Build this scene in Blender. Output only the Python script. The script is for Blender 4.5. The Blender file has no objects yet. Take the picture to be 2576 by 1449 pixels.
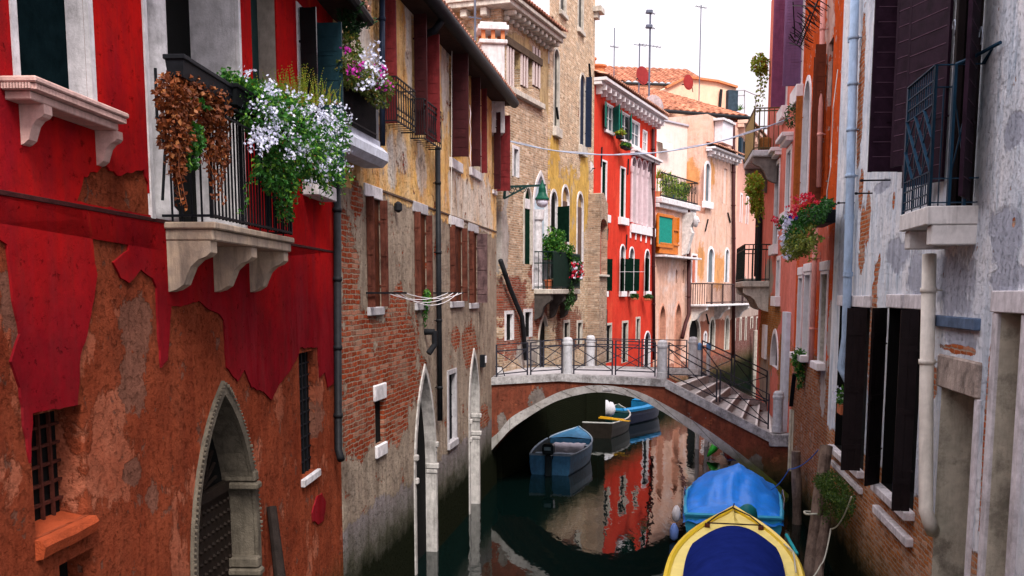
import bpy, math, random
from math import sin, cos, pi, sqrt, radians, atan2
from mathutils import Vector, Matrix, noise
from mathutils.geometry import tessellate_polygon
random.seed(7)
C = bpy.context.scene.collection
R = random.random
def U(a, b): return a + (b - a) * random.random()

# ------------------------------------------------------------------ camera
EYE = 5.4; FH = 2600.0; TH = radians(7.5); CX = 1288.0; HY = 738.0
FL = FH * cos(TH); YP = HY + FL * math.tan(TH)
FWD = Vector((0, cos(TH), -sin(TH))); UPV = Vector((0, sin(TH), cos(TH)))
CAM = Vector((0, 0, EYE))
def ray(px, py): return FWD * FL + Vector((px - CX, 0, 0)) - UPV * (py - YP)
def ground(px, py, z=0.0):
    d = ray(px, py); k = (z - EYE) / d.z
    return CAM + d * k
def at_depth(px, py, Y):
    d = ray(px, py); return CAM + d * (Y / d.y)
cam = bpy.data.cameras.new('camera'); co = bpy.data.objects.new('camera', cam); C.objects.link(co)
co.location = CAM; co.rotation_euler = (pi / 2 - TH, 0, 0)
cam.sensor_width = 36; cam.lens = FL / 2576 * 36; cam.shift_y = (YP - 724.5) / 2576
cam.clip_start = 0.05; cam.clip_end = 1000
bpy.context.scene.camera = co

# ------------------------------------------------------------------ materials
class NT:
    def __init__(s, name, rough=.8, spec=.3):
        s.m = bpy.data.materials.new(name); s.m.use_nodes = True
        s.n = s.m.node_tree.nodes; s.l = s.m.node_tree.links
        s.b = s.n['Principled BSDF']; s.b.inputs['Roughness'].default_value = rough
        s.b.inputs['Specular IOR Level'].default_value = spec
        s._c = None
    def new(s, t, **k):
        nd = s.n.new(t)
        for a, v in k.items(): setattr(nd, a, v)
        return nd
    def put(s, nd, key, v):
        i = nd.inputs[key]
        if hasattr(v, 'links') or hasattr(v, 'is_output'): s.l.new(v, i)
        else: i.default_value = v
    def coord(s):
        if s._c is None: s._c = s.new('ShaderNodeTexCoord').outputs['Object']
        return s._c
    def flat(s):
        if not hasattr(s, '_f'):
            a = s.new('ShaderNodeSeparateXYZ'); s.put(a, 0, s.coord())
            b = s.new('ShaderNodeCombineXYZ'); s.put(b, 0, s.math('ADD', a.outputs[0], s.math('MULTIPLY', a.outputs[1], 1.0))); s.put(b, 1, a.outputs[2])
            s._f = b.outputs[0]; s._z = a.outputs[2]
        return s._f
    def zc(s): s.flat(); return s._z
    def mapv(s, v, sc, loc=(0, 0, 0)):
        m = s.new('ShaderNodeMapping'); s.put(m, 0, v); m.inputs['Scale'].default_value = sc; m.inputs['Location'].default_value = loc
        return m.outputs[0]
    def noise(s, v=None, scale=3, detail=6, rough=.6, dist=0):
        t = s.new('ShaderNodeTexNoise'); s.put(t, 'Vector', v or s.coord())
        t.inputs['Scale'].default_value = scale; t.inputs['Detail'].default_value = detail
        t.inputs['Roughness'].default_value = rough; t.inputs['Distortion'].default_value = dist
        return t.outputs[0]
    def math(s, op, a, b=0.0, clamp=False):
        m = s.new('ShaderNodeMath', operation=op); m.use_clamp = clamp; s.put(m, 0, a); s.put(m, 1, b); return m.outputs[0]
    def step(s, v, lo, hi, a=0.0, b=1.0):
        m = s.new('ShaderNodeMapRange'); s.put(m, 0, v)
        m.inputs[1].default_value = lo; m.inputs[2].default_value = hi; m.inputs[3].default_value = a; m.inputs[4].default_value = b
        return m.outputs[0]
    def mix(s, f, a, b, blend='MIX'):
        m = s.new('ShaderNodeMix', data_type='RGBA', blend_type=blend); m.clamp_result = True
        s.put(m, 0, f)
        for k, v in ((6, a), (7, b)):
            if isinstance(v, (tuple, list)): m.inputs[k].default_value = (*v[:3], 1)
            else: s.l.new(v, m.inputs[k])
        return m.outputs[2]
    def fmix(s, f, a, b):
        m = s.new('ShaderNodeMix', data_type='FLOAT'); s.put(m, 0, f); s.put(m, 2, a); s.put(m, 3, b); return m.outputs[0]
    def color(s, c):
        if isinstance(c, (tuple, list)): s.b.inputs['Base Color'].default_value = (*c[:3], 1)
        else: s.l.new(c, s.b.inputs['Base Color'])
    def bump(s, h, dist=.01, strength=1.0):
        b = s.new('ShaderNodeBump'); b.inputs['Distance'].default_value = dist; b.inputs['Strength'].default_value = strength
        s.put(b, 'Height', h); s.l.new(b.outputs[0], s.b.inputs['Normal'])

_mats = {}
def mat(name, c, rough=.75, var=.25, scale=6, bump=.003, metal=0, spec=.1, streak=0, c2=None, grime=0):
    """a plain painted / stone / metal surface with mottling, streaks and grime"""
    if name in _mats: return _mats[name]
    t = NT(name, rough, spec); t.b.inputs['Metallic'].default_value = metal
    n1 = t.noise(scale=scale, detail=8, rough=.65)
    dark = tuple(x * (1 - var) for x in c); lite = c2 or tuple(min(1, x * (1 + var * .6)) for x in c)
    col = t.mix(t.step(n1, .3, .7), dark, lite)
    if streak:
        s = t.noise(t.mapv(t.coord(), (5, 5, .8)), 2.2, 7, .7, .6)
        col = t.mix(t.math('MULTIPLY', t.step(s, .48, .68), streak), col, tuple(x * .35 for x in c))
    if grime:
        g = t.noise(scale=1.7, detail=9, rough=.75)
        col = t.mix(t.math('MULTIPLY', t.step(g, .5, .62), grime), col, (.03, .025, .02))
    t.color(col)
    if bump: t.bump(t.noise(scale=scale * 7, detail=6, rough=.7), bump)
    _mats[name] = t.m
    return t.m

def leafmat(name, a, b, c=None):
    if name in _mats: return _mats[name]
    t = NT(name, .55, .3)
    g = t.new('ShaderNodeNewGeometry'); r = g.outputs['Random Per Island']
    col = t.mix(r, a, b)
    if c: col = t.mix(t.step(r, .82, .9), col, c)
    t.color(col); t.b.inputs['Subsurface Weight'].default_value = 0
    # thin leaves let some light through
    tr = t.new('ShaderNodeBsdfTranslucent'); t.l.new(col, tr.inputs[0]); mx = t.new('ShaderNodeMixShader'); mx.inputs[0].default_value = .3
    t.l.new(t.b.outputs[0], mx.inputs[1]); t.l.new(tr.outputs[0], mx.inputs[2])
    t.l.new(mx.outputs[0], t.n['Material Output'].inputs[0])
    _mats[name] = t.m
    return t.m

def brickcol(t, c1, c2, mortar, rough_amt=.02, bw=.25, bh=.07):
    w = t.new('ShaderNodeVectorMath', operation='ADD')
    nz = t.new('ShaderNodeTexNoise'); t.put(nz, 'Vector', t.flat()); nz.inputs['Scale'].default_value = 5; nz.inputs['Detail'].default_value = 4
    sb = t.new('ShaderNodeVectorMath', operation='SUBTRACT'); t.l.new(nz.outputs[1], sb.inputs[0]); sb.inputs[1].default_value = (.5, .5, .5)
    sc = t.new('ShaderNodeVectorMath', operation='SCALE'); t.l.new(sb.outputs[0], sc.inputs[0]); sc.inputs['Scale'].default_value = rough_amt * 2
    t.l.new(t.flat(), w.inputs[0]); t.l.new(sc.outputs[0], w.inputs[1])
    b = t.new('ShaderNodeTexBrick'); t.l.new(w.outputs[0], b.inputs['Vector'])
    b.inputs['Color1'].default_value = (*c1, 1); b.inputs['Color2'].default_value = (*c2, 1); b.inputs['Mortar'].default_value = (*mortar, 1)
    b.inputs['Scale'].default_value = 1; b.inputs['Mortar Size'].default_value = .012; b.inputs['Mortar Smooth'].default_value = .4
    b.inputs['Brick Width'].default_value = bw; b.inputs['Row Height'].default_value = bh; b.inputs['Bias'].default_value = .0
    b2 = t.new('ShaderNodeTexBrick'); t.l.new(w.outputs[0], b2.inputs['Vector'])
    for k_, v_ in (('Color1', 0), ('Color2', 1), ('Mortar', .5)): b2.inputs[k_].default_value = (v_, v_, v_, 1)
    b2.inputs['Scale'].default_value = 1; b2.inputs['Mortar Size'].default_value = .0; b2.inputs['Brick Width'].default_value = bw; b2.inputs['Row Height'].default_value = bh
    r_ = t.new('ShaderNodeSeparateColor'); t.l.new(b2.outputs[0], r_.inputs[0]); r_ = r_.outputs[0]
    col = t.mix(t.step(r_, .84, .86, 0, .75), b.outputs[0], tuple(min(1, x * .75 + y * .6) for x, y in zip(mortar, c1)))
    col = t.mix(t.step(r_, .16, .14, 0, .6), col, tuple(x * .4 for x in c2))
    notm = t.math('SUBTRACT', 1.0, b.outputs[1]); col = t.mix(notm, mortar, col)
    col = t.mix(t.step(t.noise(t.flat(), 11, 5, .7), .35, .7, 0, .55), col, tuple(x * .45 for x in c1))
    col = t.mix(t.step(t.noise(t.flat(), 1.6, 5, .7), .5, .7, 0, .6), col, mortar)
    h = t.math('ADD', t.math('MULTIPLY', b.outputs[1], -1.6), t.math('MULTIPLY', t.noise(t.flat(), 30, 4, .7), .6))
    return col, h

def ellmask(t, F, pats, amp=.5, nscale=2.2, th=.22, soft=.02, detail=8):
    g = None
    for (px, py, rx, ry) in pats:
        u, z = F.hit(px, py); u1, _ = F.hit(px - rx, py); u2, _ = F.hit(px + rx, py); _, z1 = F.hit(px, py - ry); _, z2 = F.hit(px, py + ry)
        ru = abs(u2 - u1) / 2; rz = abs(z2 - z1) / 2; u = (u1 + u2) / 2; z = (z1 + z2) / 2
        q = t.new('ShaderNodeTexGradient', gradient_type='SPHERICAL')
        t.put(q, 0, t.mapv(t.flat(), (1 / ru, 1 / rz, 0), (-u / ru, -z / rz, 0)))
        g = q.outputs[1] if g is None else t.math('MAXIMUM', g, q.outputs[1])
    nz = t.noise(t.flat(), nscale, detail, .65); n2 = t.noise(t.mapv(t.flat(), (1.6, .9, 1)), nscale * 4.5, 5, .6)
    v = t.math('ADD', g, t.math('MULTIPLY', t.math('SUBTRACT', nz, .5), amp * 1.7))
    v = t.math('ADD', v, t.math('MULTIPLY', t.math('SUBTRACT', n2, .5), .55))
    return t.step(v, th + .06 - soft, th + .06 + soft)

def wallmat(name, F, base, layers=(), algae=.7, stain=.5, rough=.88, bumpd=.012, fine=.5, algae_col=(.012, .014, .008), mottle=.5):
    """weathered facade: a base coat, then patches of other coats, brick or stains, then tide-line growth"""
    t = NT(name, rough, .0)
    def coat(spec):
        k = spec[0]
        if k == 'brick': return brickcol(t, *spec[1:])
        _, c1, c2 = spec[:3]
        st = spec[3] if len(spec) > 3 else None
        n = t.noise(t.flat(), 1.3, 9, .7); col = t.mix(t.step(n, .32, .68), c1, c2)
        n2 = t.noise(t.flat(), 14, 6, .7); col = t.mix(t.step(n2, .5, .75, 0, .45), col, tuple(x * .55 for x in c1))
        if st:
            big = t.step(t.noise(t.mapv(t.flat(), (1, .6, 1), (9, 4, 0)), .9, 5, .6), .38, .6, .3, 1)
            s = t.noise(t.mapv(t.flat(), (2.1, .32, 1)), 1.5, 8, .72, .9)
            col = t.mix(t.math('MULTIPLY', t.step(s, .44, .66, 0, st[1]), big), col, st[0])
            s2 = t.noise(t.mapv(t.flat(), (6, .7, 1), (3, 1, 0)), 1.3, 8, .75, .6)
            col = t.mix(t.math('MULTIPLY', t.step(s2, .48, .72, 0, st[1] * .6), big), col, tuple(x * .5 for x in c1))
        h = t.math('MULTIPLY', t.math('ADD', t.noise(t.flat(), 24, 7, .75), t.math('MULTIPLY', t.step(n2, .55, .7), -.7)), fine)
        return col, h
    col, h = coat(base)
    for sp in layers:
        c2, h2 = coat(sp['coat'])
        if 'pats' in sp: m = ellmask(t, F, sp['pats'], sp.get('amp', .5), sp.get('ns', 2.2), sp.get('th', .22), sp.get('soft', .02))
        elif 'below' in sp:
            zz, w = sp['below']
            v = t.math('ADD', t.math('MULTIPLY', t.math('SUBTRACT', zz, t.zc()), 1 / w), t.math('MULTIPLY', t.math('SUBTRACT', t.noise(t.flat(), sp.get('ns', 1.2), 9, .68), .5), sp.get('amp', 2)))
            sf = sp.get('soft', .03); m = t.step(v, -sf, sf)
        else:
            m = t.step(t.noise(t.mapv(t.flat(), sp.get('sc', (1, 1, 1)), sp.get('loc', (0, 0, 0))), sp.get('ns', 1.2), 9, .68), sp['lvl'], sp['lvl'] + sp.get('soft', .02))
        col = t.mix(m, col, c2)
        h = t.math('ADD', t.fmix(m, h, h2), t.math('MULTIPLY', m, sp.get('dh', -.8)))
    if stain:
        s = t.noise(t.mapv(t.flat(), (1.9, .38, 1), (7, 2, 0)), 1.2, 9, .75, .5)
        col = t.mix(t.step(s, .5, .78, 0, stain), col, (.03, .022, .018))
    if mottle:   # soot and dust held in the rough surface, at several sizes
        m1 = t.noise(t.flat(), 3.2, 10, .78, .4); bright = t.mix(1.0, col, (1.4, 1.37, 1.34), 'MULTIPLY'); col = t.mix(t.step(m1, .45, .70, 0, mottle), col, (.02, .016, .014)); m2 = t.noise(t.flat(), 9, 8, .75)
        pit = t.step(m2, .60, .66); col = t.mix(t.math('MULTIPLY', pit, mottle * 1.1), col, (.015, .012, .01)); h = t.math('SUBTRACT', h, t.math('MULTIPLY', pit, .8))
        col = t.mix(t.step(m2, .40, .30, 0, .35), col, bright)
    if algae:
        v = t.math('ADD', t.math('SUBTRACT', algae, t.zc()), t.math('MULTIPLY', t.math('SUBTRACT', t.noise(t.flat(), 2.2, 8, .7), .5), .9))
        col = t.mix(t.step(v, -.9, -.1, 0, .75), col, (.045, .050, .018)); col = t.mix(t.step(v, -.25, .2), col, algae_col)
    t.color(col); t.bump(h, bumpd)
    return t.m

# ------------------------------------------------------------------ mesh building
class MB:
    def __init__(s): s.v = []; s.f = []
    def add(s, vs, fs):
        o = len(s.v); s.v += [tuple(v) for v in vs]; s.f += [tuple(i + o for i in f) for f in fs]; return s
    def box(s, x0, x1, y0, y1, z0, z1, T=None):
        x0, x1 = min(x0, x1), max(x0, x1); y0, y1 = min(y0, y1), max(y0, y1); z0, z1 = min(z0, z1), max(z0, z1)
        vs = [(x0, y0, z0), (x1, y0, z0), (x1, y1, z0), (x0, y1, z0), (x0, y0, z1), (x1, y0, z1), (x1, y1, z1), (x0, y1, z1)]
        if T: vs = [T(v) for v in vs]
        return s.add(vs, [(0, 3, 2, 1), (4, 5, 6, 7), (0, 1, 5, 4), (1, 2, 6, 5), (2, 3, 7, 6), (3, 0, 4, 7)])
    def bbox(s, x0, x1, y0, y1, z0, z1, b=.01):
        """box with chamfered vertical and horizontal edges"""
        x0, x1 = min(x0, x1), max(x0, x1); y0, y1 = min(y0, y1), max(y0, y1); z0, z1 = min(z0, z1), max(z0, z1)
        b = min(b, (x1 - x0) * .3, (y1 - y0) * .3, (z1 - z0) * .3)
        def ring(i, z): return [(x0 + i, y0 + i * 0 + b, z), (x0 + b, y0 + i, z), (x1 - b, y0 + i, z), (x1 - i, y0 + b, z), (x1 - i, y1 - b, z), (x1 - b, y1 - i, z), (x0 + b, y1 - i, z), (x0 + i, y1 - b, z)]
        vs = ring(b, z0) + ring(0, z0 + b) + ring(0, z1 - b) + ring(b, z1)
        fs = [tuple(range(7, -1, -1)), tuple(range(24, 32))]
        for k in range(3):
            for i in range(8): j = (i + 1) % 8; fs.append((k * 8 + i, k * 8 + j, k * 8 + 8 + j, k * 8 + 8 + i))
        return s.add(vs, fs)
    def prism(s, pts, y0, y1, holes=(), caps=True):
        """polygon(s) in the x-z plane extruded from y0 to y1"""
        loops = [list(pts)] + [list(h) for h in holes]
        tri = tessellate_polygon([[Vector((p[0], p[1], 0)) for p in L] for L in loops]) if caps else []
        flatp = [p for L in loops for p in L]; n = len(flatp)
        vs = [(p[0], y0, p[1]) for p in flatp] + [(p[0], y1, p[1]) for p in flatp]
        fs = [tuple(t) for t in tri] + [tuple(i + n for i in reversed(t)) for t in tri]
        o = 0
        for L in loops:
            m = len(L)
            for i in range(m): j = (i + 1) % m; fs.append((o + i, o + j, o + j + n, o + i + n))
            o += m
        return s.add(vs, fs)
    def strip(s, a, b, y0, y1):
        """band between two x-z polylines of equal length, extruded"""
        n = len(a); vs = [(p[0], y0, p[1]) for p in a] + [(p[0], y0, p[1]) for p in b] + [(p[0], y1, p[1]) for p in a] + [(p[0], y1, p[1]) for p in b]
        fs = []
        for i in range(n - 1):
            fs += [(i, i + 1, n + i + 1, n + i), (2 * n + i, 3 * n + i, 3 * n + i + 1, 2 * n + i + 1), (i, 2 * n + i, 2 * n + i + 1, i + 1), (n + i, n + i + 1, 3 * n + i + 1, 3 * n + i)]
        fs += [(0, n, 3 * n, 2 * n), (n - 1, 3 * n - 1, 4 * n - 1, 2 * n - 1)]
        return s.add(vs, fs)
    def tube(s, pts, r, k=8, caps=True):
        P = [Vector(p) for p in pts]; rs = r if isinstance(r, (list, tuple)) else [r] * len(P)
        o = len(s.v); n = len(P); prev = None
        for i in range(n):
            d = (P[min(i + 1, n - 1)] - P[max(i - 1, 0)]).normalized()
            a = d.orthogonal().normalized() if prev is None else (prev - d * prev.dot(d)).normalized()
            prev = a; b = d.cross(a)
            for j in range(k):
                w = 2 * pi * j / k; s.v.append(tuple(P[i] + (a * cos(w) + b * sin(w)) * rs[i]))
        for i in range(n - 1):
            for j in range(k): q = (j + 1) % k; s.f.append((o + i * k + j, o + i * k + q, o + (i + 1) * k + q, o + (i + 1) * k + j))
        if caps: s.f.append(tuple(o + j for j in range(k - 1, -1, -1))); s.f.append(tuple(o + (n - 1) * k + j for j in range(k)))
        return s
    def bar(s, a, b, w, d=None, up=Vector((0, 0, 1))):
        a, b = Vector(a), Vector(b); D = (b - a).normalized(); d = d or w
        x = D.cross(up); x = x.normalized() if x.length > 1e-4 else Vector((1, 0, 0)); y = x.cross(D)
        vs = []
        for p in (a, b):
            for sx, sy in ((-1, -1), (1, -1), (1, 1), (-1, 1)): vs.append(p + x * sx * w / 2 + y * sy * d / 2)
        return s.add(vs, [(0, 1, 2, 3), (7, 6, 5, 4), (0, 4, 5, 1), (1, 5, 6, 2), (2, 6, 7, 3), (3, 7, 4, 0)])
    def lathe(s, prof, c=(0, 0, 0), k=16):
        o = len(s.v); n = len(prof)
        for r, z in prof:
            for j in range(k): w = 2 * pi * j / k; s.v.append((c[0] + r * cos(w), c[1] + r * sin(w), c[2] + z))
        for i in range(n - 1):
            for j in range(k): q = (j + 1) % k; s.f.append((o + i * k + j, o + i * k + q, o + (i + 1) * k + q, o + (i + 1) * k + j))
        s.f.append(tuple(o + j for j in range(k - 1, -1, -1))); s.f.append(tuple(o + (n - 1) * k + j for j in range(k)))
        return s
    def leaf(s, c, L, W, d=None):
        d = d or Vector((U(-1, 1), U(-1, 1), U(-1, 1)))
        d = d.normalized(); a = d.orthogonal().normalized(); a.rotate(Matrix.Rotation(U(0, 6.3), 3, d)); b = d.cross(a)
        c = Vector(c)
        return s.add([c - d * L / 2, c + a * W / 2 + b * W * .12, c + d * L / 2 - b * L * .15, c - a * W / 2 + b * W * .12], [(0, 1, 2, 3)])
    def flower(s, c, r, n=5):
        d = Vector((U(-1, 1), U(-1, 1), U(-.3, 1))).normalized(); a = d.orthogonal().normalized(); b = d.cross(a); c = Vector(c)
        vs = [c - d * r * .2]
        for i in range(2 * n):
            w = pi * i / n; q = r if i % 2 == 0 else r * .55; vs.append(c + (a * cos(w) + b * sin(w)) * q)
        return s.add(vs, [(0, 1 + i, 1 + (i + 1) % (2 * n)) for i in range(2 * n)])
    def obj(s, name, m, parent=None, M=None, smooth=False, loc=None):
        me = bpy.data.meshes.new(name); me.from_pydata(s.v, [], s.f); me.update()
        if m: me.materials.append(m)
        if smooth: me.polygons.foreach_set('use_smooth', [True] * len(me.polygons))
        o = bpy.data.objects.new(name, me); C.objects.link(o)
        if parent is not None:
            o.parent = parent
            if parent.type == 'EMPTY' and M is not None: o.matrix_basis = parent.matrix_basis.inverted() @ M
            elif parent.type == 'EMPTY': o.matrix_basis = parent.matrix_basis.inverted()
        elif M is not None: o.matrix_basis = M
        return o

def tag(o, label, cat, group=None, kind=None):
    if label: o['label'] = label
    if cat: o['category'] = cat
    if group: o['group'] = group
    if kind: o['kind'] = kind
    return o
def thing(name, loc, label, cat, group=None):
    o = bpy.data.objects.new(name, None); C.objects.link(o); o.location = loc; o.empty_display_size = .2
    o.matrix_basis = Matrix.Translation(Vector(loc))
    return tag(o, label, cat, group)

# ------------------------------------------------------------------ facade frames: x along the wall (leftwards in view), y outwards, z up
class Frame:
    def __init__(s, a, b):
        s.a = Vector((a[0], a[1])); s.b = Vector((b[0], b[1])); s.L = (s.b - s.a).length
        s.t = (s.b - s.a).normalized(); s.n = Vector((-s.t.y, s.t.x))
        s.M = Matrix(((s.t.x, s.n.x, 0, s.a.x), (s.t.y, s.n.y, 0, s.a.y), (0, 0, 1, 0), (0, 0, 0, 1)))
    def hit(s, px, py, off=0.0):
        d = ray(px, py); n3 = Vector((s.n.x, s.n.y, 0)); a3 = Vector((s.a.x, s.a.y, 0))
        k = (n3.dot(a3) + off - n3.dot(CAM)) / n3.dot(d); p = CAM + d * k
        return (Vector((p.x, p.y)) - s.a).dot(s.t), p.z
    def u(s, px, py=HY, off=0.0): return s.hit(px, py, off)[0]
    def z(s, px, py, off=0.0): return s.hit(px, py, off)[1]
    def rect(s, x0, x1, yt, yb, off=0.0):
        ym = (max(yt, -50) + min(yb, 1500)) / 2; xm = (x0 + x1) / 2
        a, b = s.u(x0, ym, off), s.u(x1, ym, off)
        return min(a, b), max(a, b), s.z(xm, yb, off), s.z(xm, yt, off)
    def w(s, u, y, z): return s.M @ Vector((u, y, z))

def arch(u0, u1, z0, z1, kind='rect', rise=None, n=8):
    w = u1 - u0; m = (u0 + u1) / 2
    if kind == 'rect': return [(u0, z0), (u1, z0), (u1, z1), (u0, z1)]
    pts = [(u0, z0), (u1, z0)]
    if kind in ('round', 'seg'):
        h = rise or (w / 2 if kind == 'round' else w * .2); h = min(h, (z1 - z0) * .9)
        for i in range(2 * n + 1): a = pi * i / (2 * n); pts.append((m + w / 2 * cos(a), z1 - h + h * sin(a)))
    else:
        h = rise or .87 * w; h = min(h, (z1 - z0) * .9); k = h / (.866 * w)
        for i in range(n + 1): a = radians(60) * i / n; pts.append((u0 + w * cos(a), z1 - h + w * sin(a) * k))
        for i in range(n - 1, -1, -1): a = radians(60) * i / n; pts.append((u1 - w * cos(a), z1 - h + w * sin(a) * k))
    return pts
def ringpts(pts, w, open_bottom=True):
    """outline moved outwards by w"""
    n = len(pts); cx = sum(p[0] for p in pts) / n; out = []
    for i in range(n):
        p, q, r = Vector(pts[i - 1]), Vector(pts[i]), Vector(pts[(i + 1) % n])
        e1 = (q - p); e2 = (r - q)
        if e1.length < 1e-6: e1 = e2
        if e2.length < 1e-6: e2 = e1
        n1 = Vector((e1.y, -e1.x)).normalized(); n2 = Vector((e2.y, -e2.x)).normalized()
        b = n1 + n2; b = n1 if b.length < 1e-3 else b.normalized(); k = w / max(.35, b.dot(n1)); x = q + b * k
        if open_bottom and i < 2: x.y = pts[i][1]
        out.append((x.x, x.y))
    return out

class Facade:
    def __init__(s, root, F, m, outline, depth=6, name='wall', sidem=None, ends=True):
        s.root = root; s.F = F; s.m = m; s.o = outline; s.D = depth; s.h = []; s.name = name; s.glass = M_dark; s.wood = M_wood
    def hole(s, pts): s.h.append(pts)
    def finish(s):
        b = MB(); loops = [s.o] + s.h
        tri = tessellate_polygon([[Vector((p[0], p[1], 0)) for p in L] for L in loops]); fl = [p for L in loops for p in L]
        b.add([(p[0], 0, p[1]) for p in fl], [tuple(t) for t in tri])
        n = len(s.o); vs = [(p[0], 0, p[1]) for p in s.o] + [(p[0], -s.D, p[1]) for p in s.o]
        fs = [(i, (i + 1) % n, n + (i + 1) % n, n + i) for i in range(n)] + [tuple(range(n, 2 * n))]
        b.add(vs, fs)
        s.wall = b.obj(s.name, s.m, s.root, s.F.M)
        return s.wall
    def opening(s, x0, x1, yt, yb, kind='rect', depth=.22, pane=None, trim=None, tw=.1, tp=.03, sill=None, sillm=None, frame=None, name='window', rise=None, reveal=None, grid=(1, 2), bars=None, barm=None, uz=None, cut=True, label=None, sub='pane'):
        u0, u1, z0, z1 = uz or s.F.rect(x0, x1, yt, yb)
        P = arch(u0, u1, z0, z1, kind, rise)
        if cut: s.hole(P)
        w = MB(); n = len(P); ys = -.012 if trim else 0.0
        vs = [(p[0], ys, p[1]) for p in P] + [(p[0], -depth, p[1]) for p in P]
        w.add(vs, [(i, n + i, n + (i + 1) % n, (i + 1) % n) for i in range(n)])
        W = w.obj(name, reveal or trim or s.m, s.root, s.F.M)
        if label: W['label'] = label
        pn = MB(); pp = [(p[0], p[1]) for p in P]
        tri = tessellate_polygon([[Vector((p[0], p[1], 0)) for p in pp]]); pn.add([(p[0], -depth + .002, p[1]) for p in pp], [tuple(t) for t in tri])
        pn.obj(sub, pane or s.glass, W)
        if trim:
            q = ringpts(P, tw); b = MB(); nn = len(P)
            a1 = P[1:] + [P[0]]; b1 = q[1:] + [q[0]]
            b.strip(a1, b1, -.01, tp)
            b.obj('surround', trim, W)
        if frame:
            b = MB(); fw = .045; y0, y1 = -depth + .01, -depth + .05
            q = ringpts(P, -fw, False); b.strip(P[1:] + P[:2], q[1:] + q[:2], y0, y1)
            for i in range(1, grid[0] + 1): x = u0 + (u1 - u0) * i / (grid[0] + 1); b.box(x - .02, x + .02, y0 + .003, y1 - .003, z0 + .02, z1 - (.02 if kind == 'rect' else (u1 - u0) * .2))
            zt = z1 if kind == 'rect' else z1 - (u1 - u0) * .5
            for i in range(1, grid[1] + 1): z = z0 + (zt - z0) * i / (grid[1] + (1 if kind == 'rect' else 0)); b.box(u0 + .02, u1 - .02, y0 + .006, y1 - .006, z - .015, z + .015)
            b.obj('frame', frame, W)
        if bars:
            nv, nh = bars; b = MB(); yb_ = -depth * .85
            for i in range(1, nv + 1): x = u0 + (u1 - u0) * i / (nv + 1); b.bar((x, yb_, z0), (x, yb_, z1 - (0 if kind == 'rect' else .1)), .022)
            for i in range(1, nh + 1): z = z0 + (z1 - z0) * i / (nh + 1); b.bar((u0, yb_ - .012, z), (u1, yb_ - .012, z), .03, .018)
            b.obj('bars', barm or M_iron, W)
        if sill:
            sw, sh, so = sill; b = MB(); b.bbox(u0 - sw, u1 + sw, -.05, so, z0 - sh, z0 - .001, .012)
            b.obj('sill', sillm or trim or M_stone, W)
        return W, (u0, u1, z0, z1)
    def leaf(s, W, uz, side, ang, w=None, m=None, boards='h', y0=.05, bh=.19, thick=.04, zz=None):
        """a shutter leaf: side 'L'/'R' jamb as seen in view, ang 0 closed .. 180 folded back on the wall"""
        u0, u1, z0, z1 = uz; uh, sg = (u1, -1) if side == 'L' else (u0, 1)
        if zz: z0, z1 = zz
        w = w or (u1 - u0) / 2; a = radians(ang); dx, dy = sg * cos(a), sin(a); nx, ny = -sg * sin(a), cos(a)
        if ang < 20: y0 = -.06
        T = lambda v: (uh + dx * v[0] + nx * v[1], y0 + dy * v[0] + ny * v[1], v[2])
        b = MB(); b.box(.004, w - .004, -thick * .3, thick * .3, z0 + .004, z1 - .004, T)
        if boards == 'h':
            n = max(2, round((z1 - z0) / bh)); h = (z1 - z0) / n
            for i in range(n): b.box(.05, w - .05, -thick * .45, thick * .45, z0 + i * h + .006, z0 + (i + 1) * h - .006, T)
            for q in (0, w - .05): b.box(q, q + .05, -thick * .5, thick * .5, z0, z1, T)
        elif boards == 'v':
            n = max(2, round(w / .12)); h = w / n
            for i in range(n): b.box(i * h + .004, (i + 1) * h - .004, -thick * .45, thick * .45, z0, z1, T)
            for k in (.15, .5, .85): z = z0 + (z1 - z0) * k; b.box(.02, w - .02, -thick * .75, thick * .75, z - .04, z + .04, T)
        else:
            for q in (0, w - .05): b.box(q, q + .05, -thick * .5, thick * .5, z0, z1, T)
            n = int((z1 - z0) / .07)
            for i in range(n): z = z0 + (z1 - z0) * (i + .5) / n; b.box(.05, w - .05, -thick * .5, thick * .45, z - .02, z + .015, T)
        if boards == 'h' and bh >= .2:   # paler strips, highlights painted along the board edges
            e = MB(); n = max(2, round((z1 - z0) / bh)); h = (z1 - z0) / n
            for i in range(1, n): e.box(.052, w - .052, -thick * .5, thick * .5, z0 + i * h + .004, z0 + i * h + .012, T)
            s.edge = e
        else: s.edge = None
        for k in (.2, .8):   # hinge straps
            z = z0 + (z1 - z0) * k; b.box(-.02, min(.25, w * .7), -thick * .62, thick * .62, z - .012, z + .012, T)
        o_ = b.obj('shutter', m or s.wood, W if W else s.root, s.F.M if not W else None)
        return o_
    def corn(s, uz_list, z0, z1, y1, m, name='cornice', brackets=0, bw=.12, root=None):
        u0, u1 = uz_list; b = MB(); h = z1 - z0
        b.bbox(u0, u1, -.02, y1 * .6, z0, z0 + h * .5, .01); b.bbox(u0 - .02, u1 + .02, -.02, y1, z0 + h * .5 + .002, z1, .012)
        o = b.obj(name, m, root or s.root, s.F.M)
        for i in range(brackets):
            u = u0 + (u1 - u0) * (i + .5) / brackets; c = MB()
            c.prism([(0, 0)] * 0 or [(u - bw / 2, z0 - h * 1.2), (u + bw / 2, z0 - h * 1.2), (u + bw / 2, z0 - .002), (u - bw / 2, z0 - .002)], 0, y1 * .45)
            c.box(u - bw / 2 + .005, u + bw / 2 - .005, y1 * .45, y1 * .8, z0 - h * .7, z0 - .002)
            c.obj('bracket', m, o)
        return o

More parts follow.
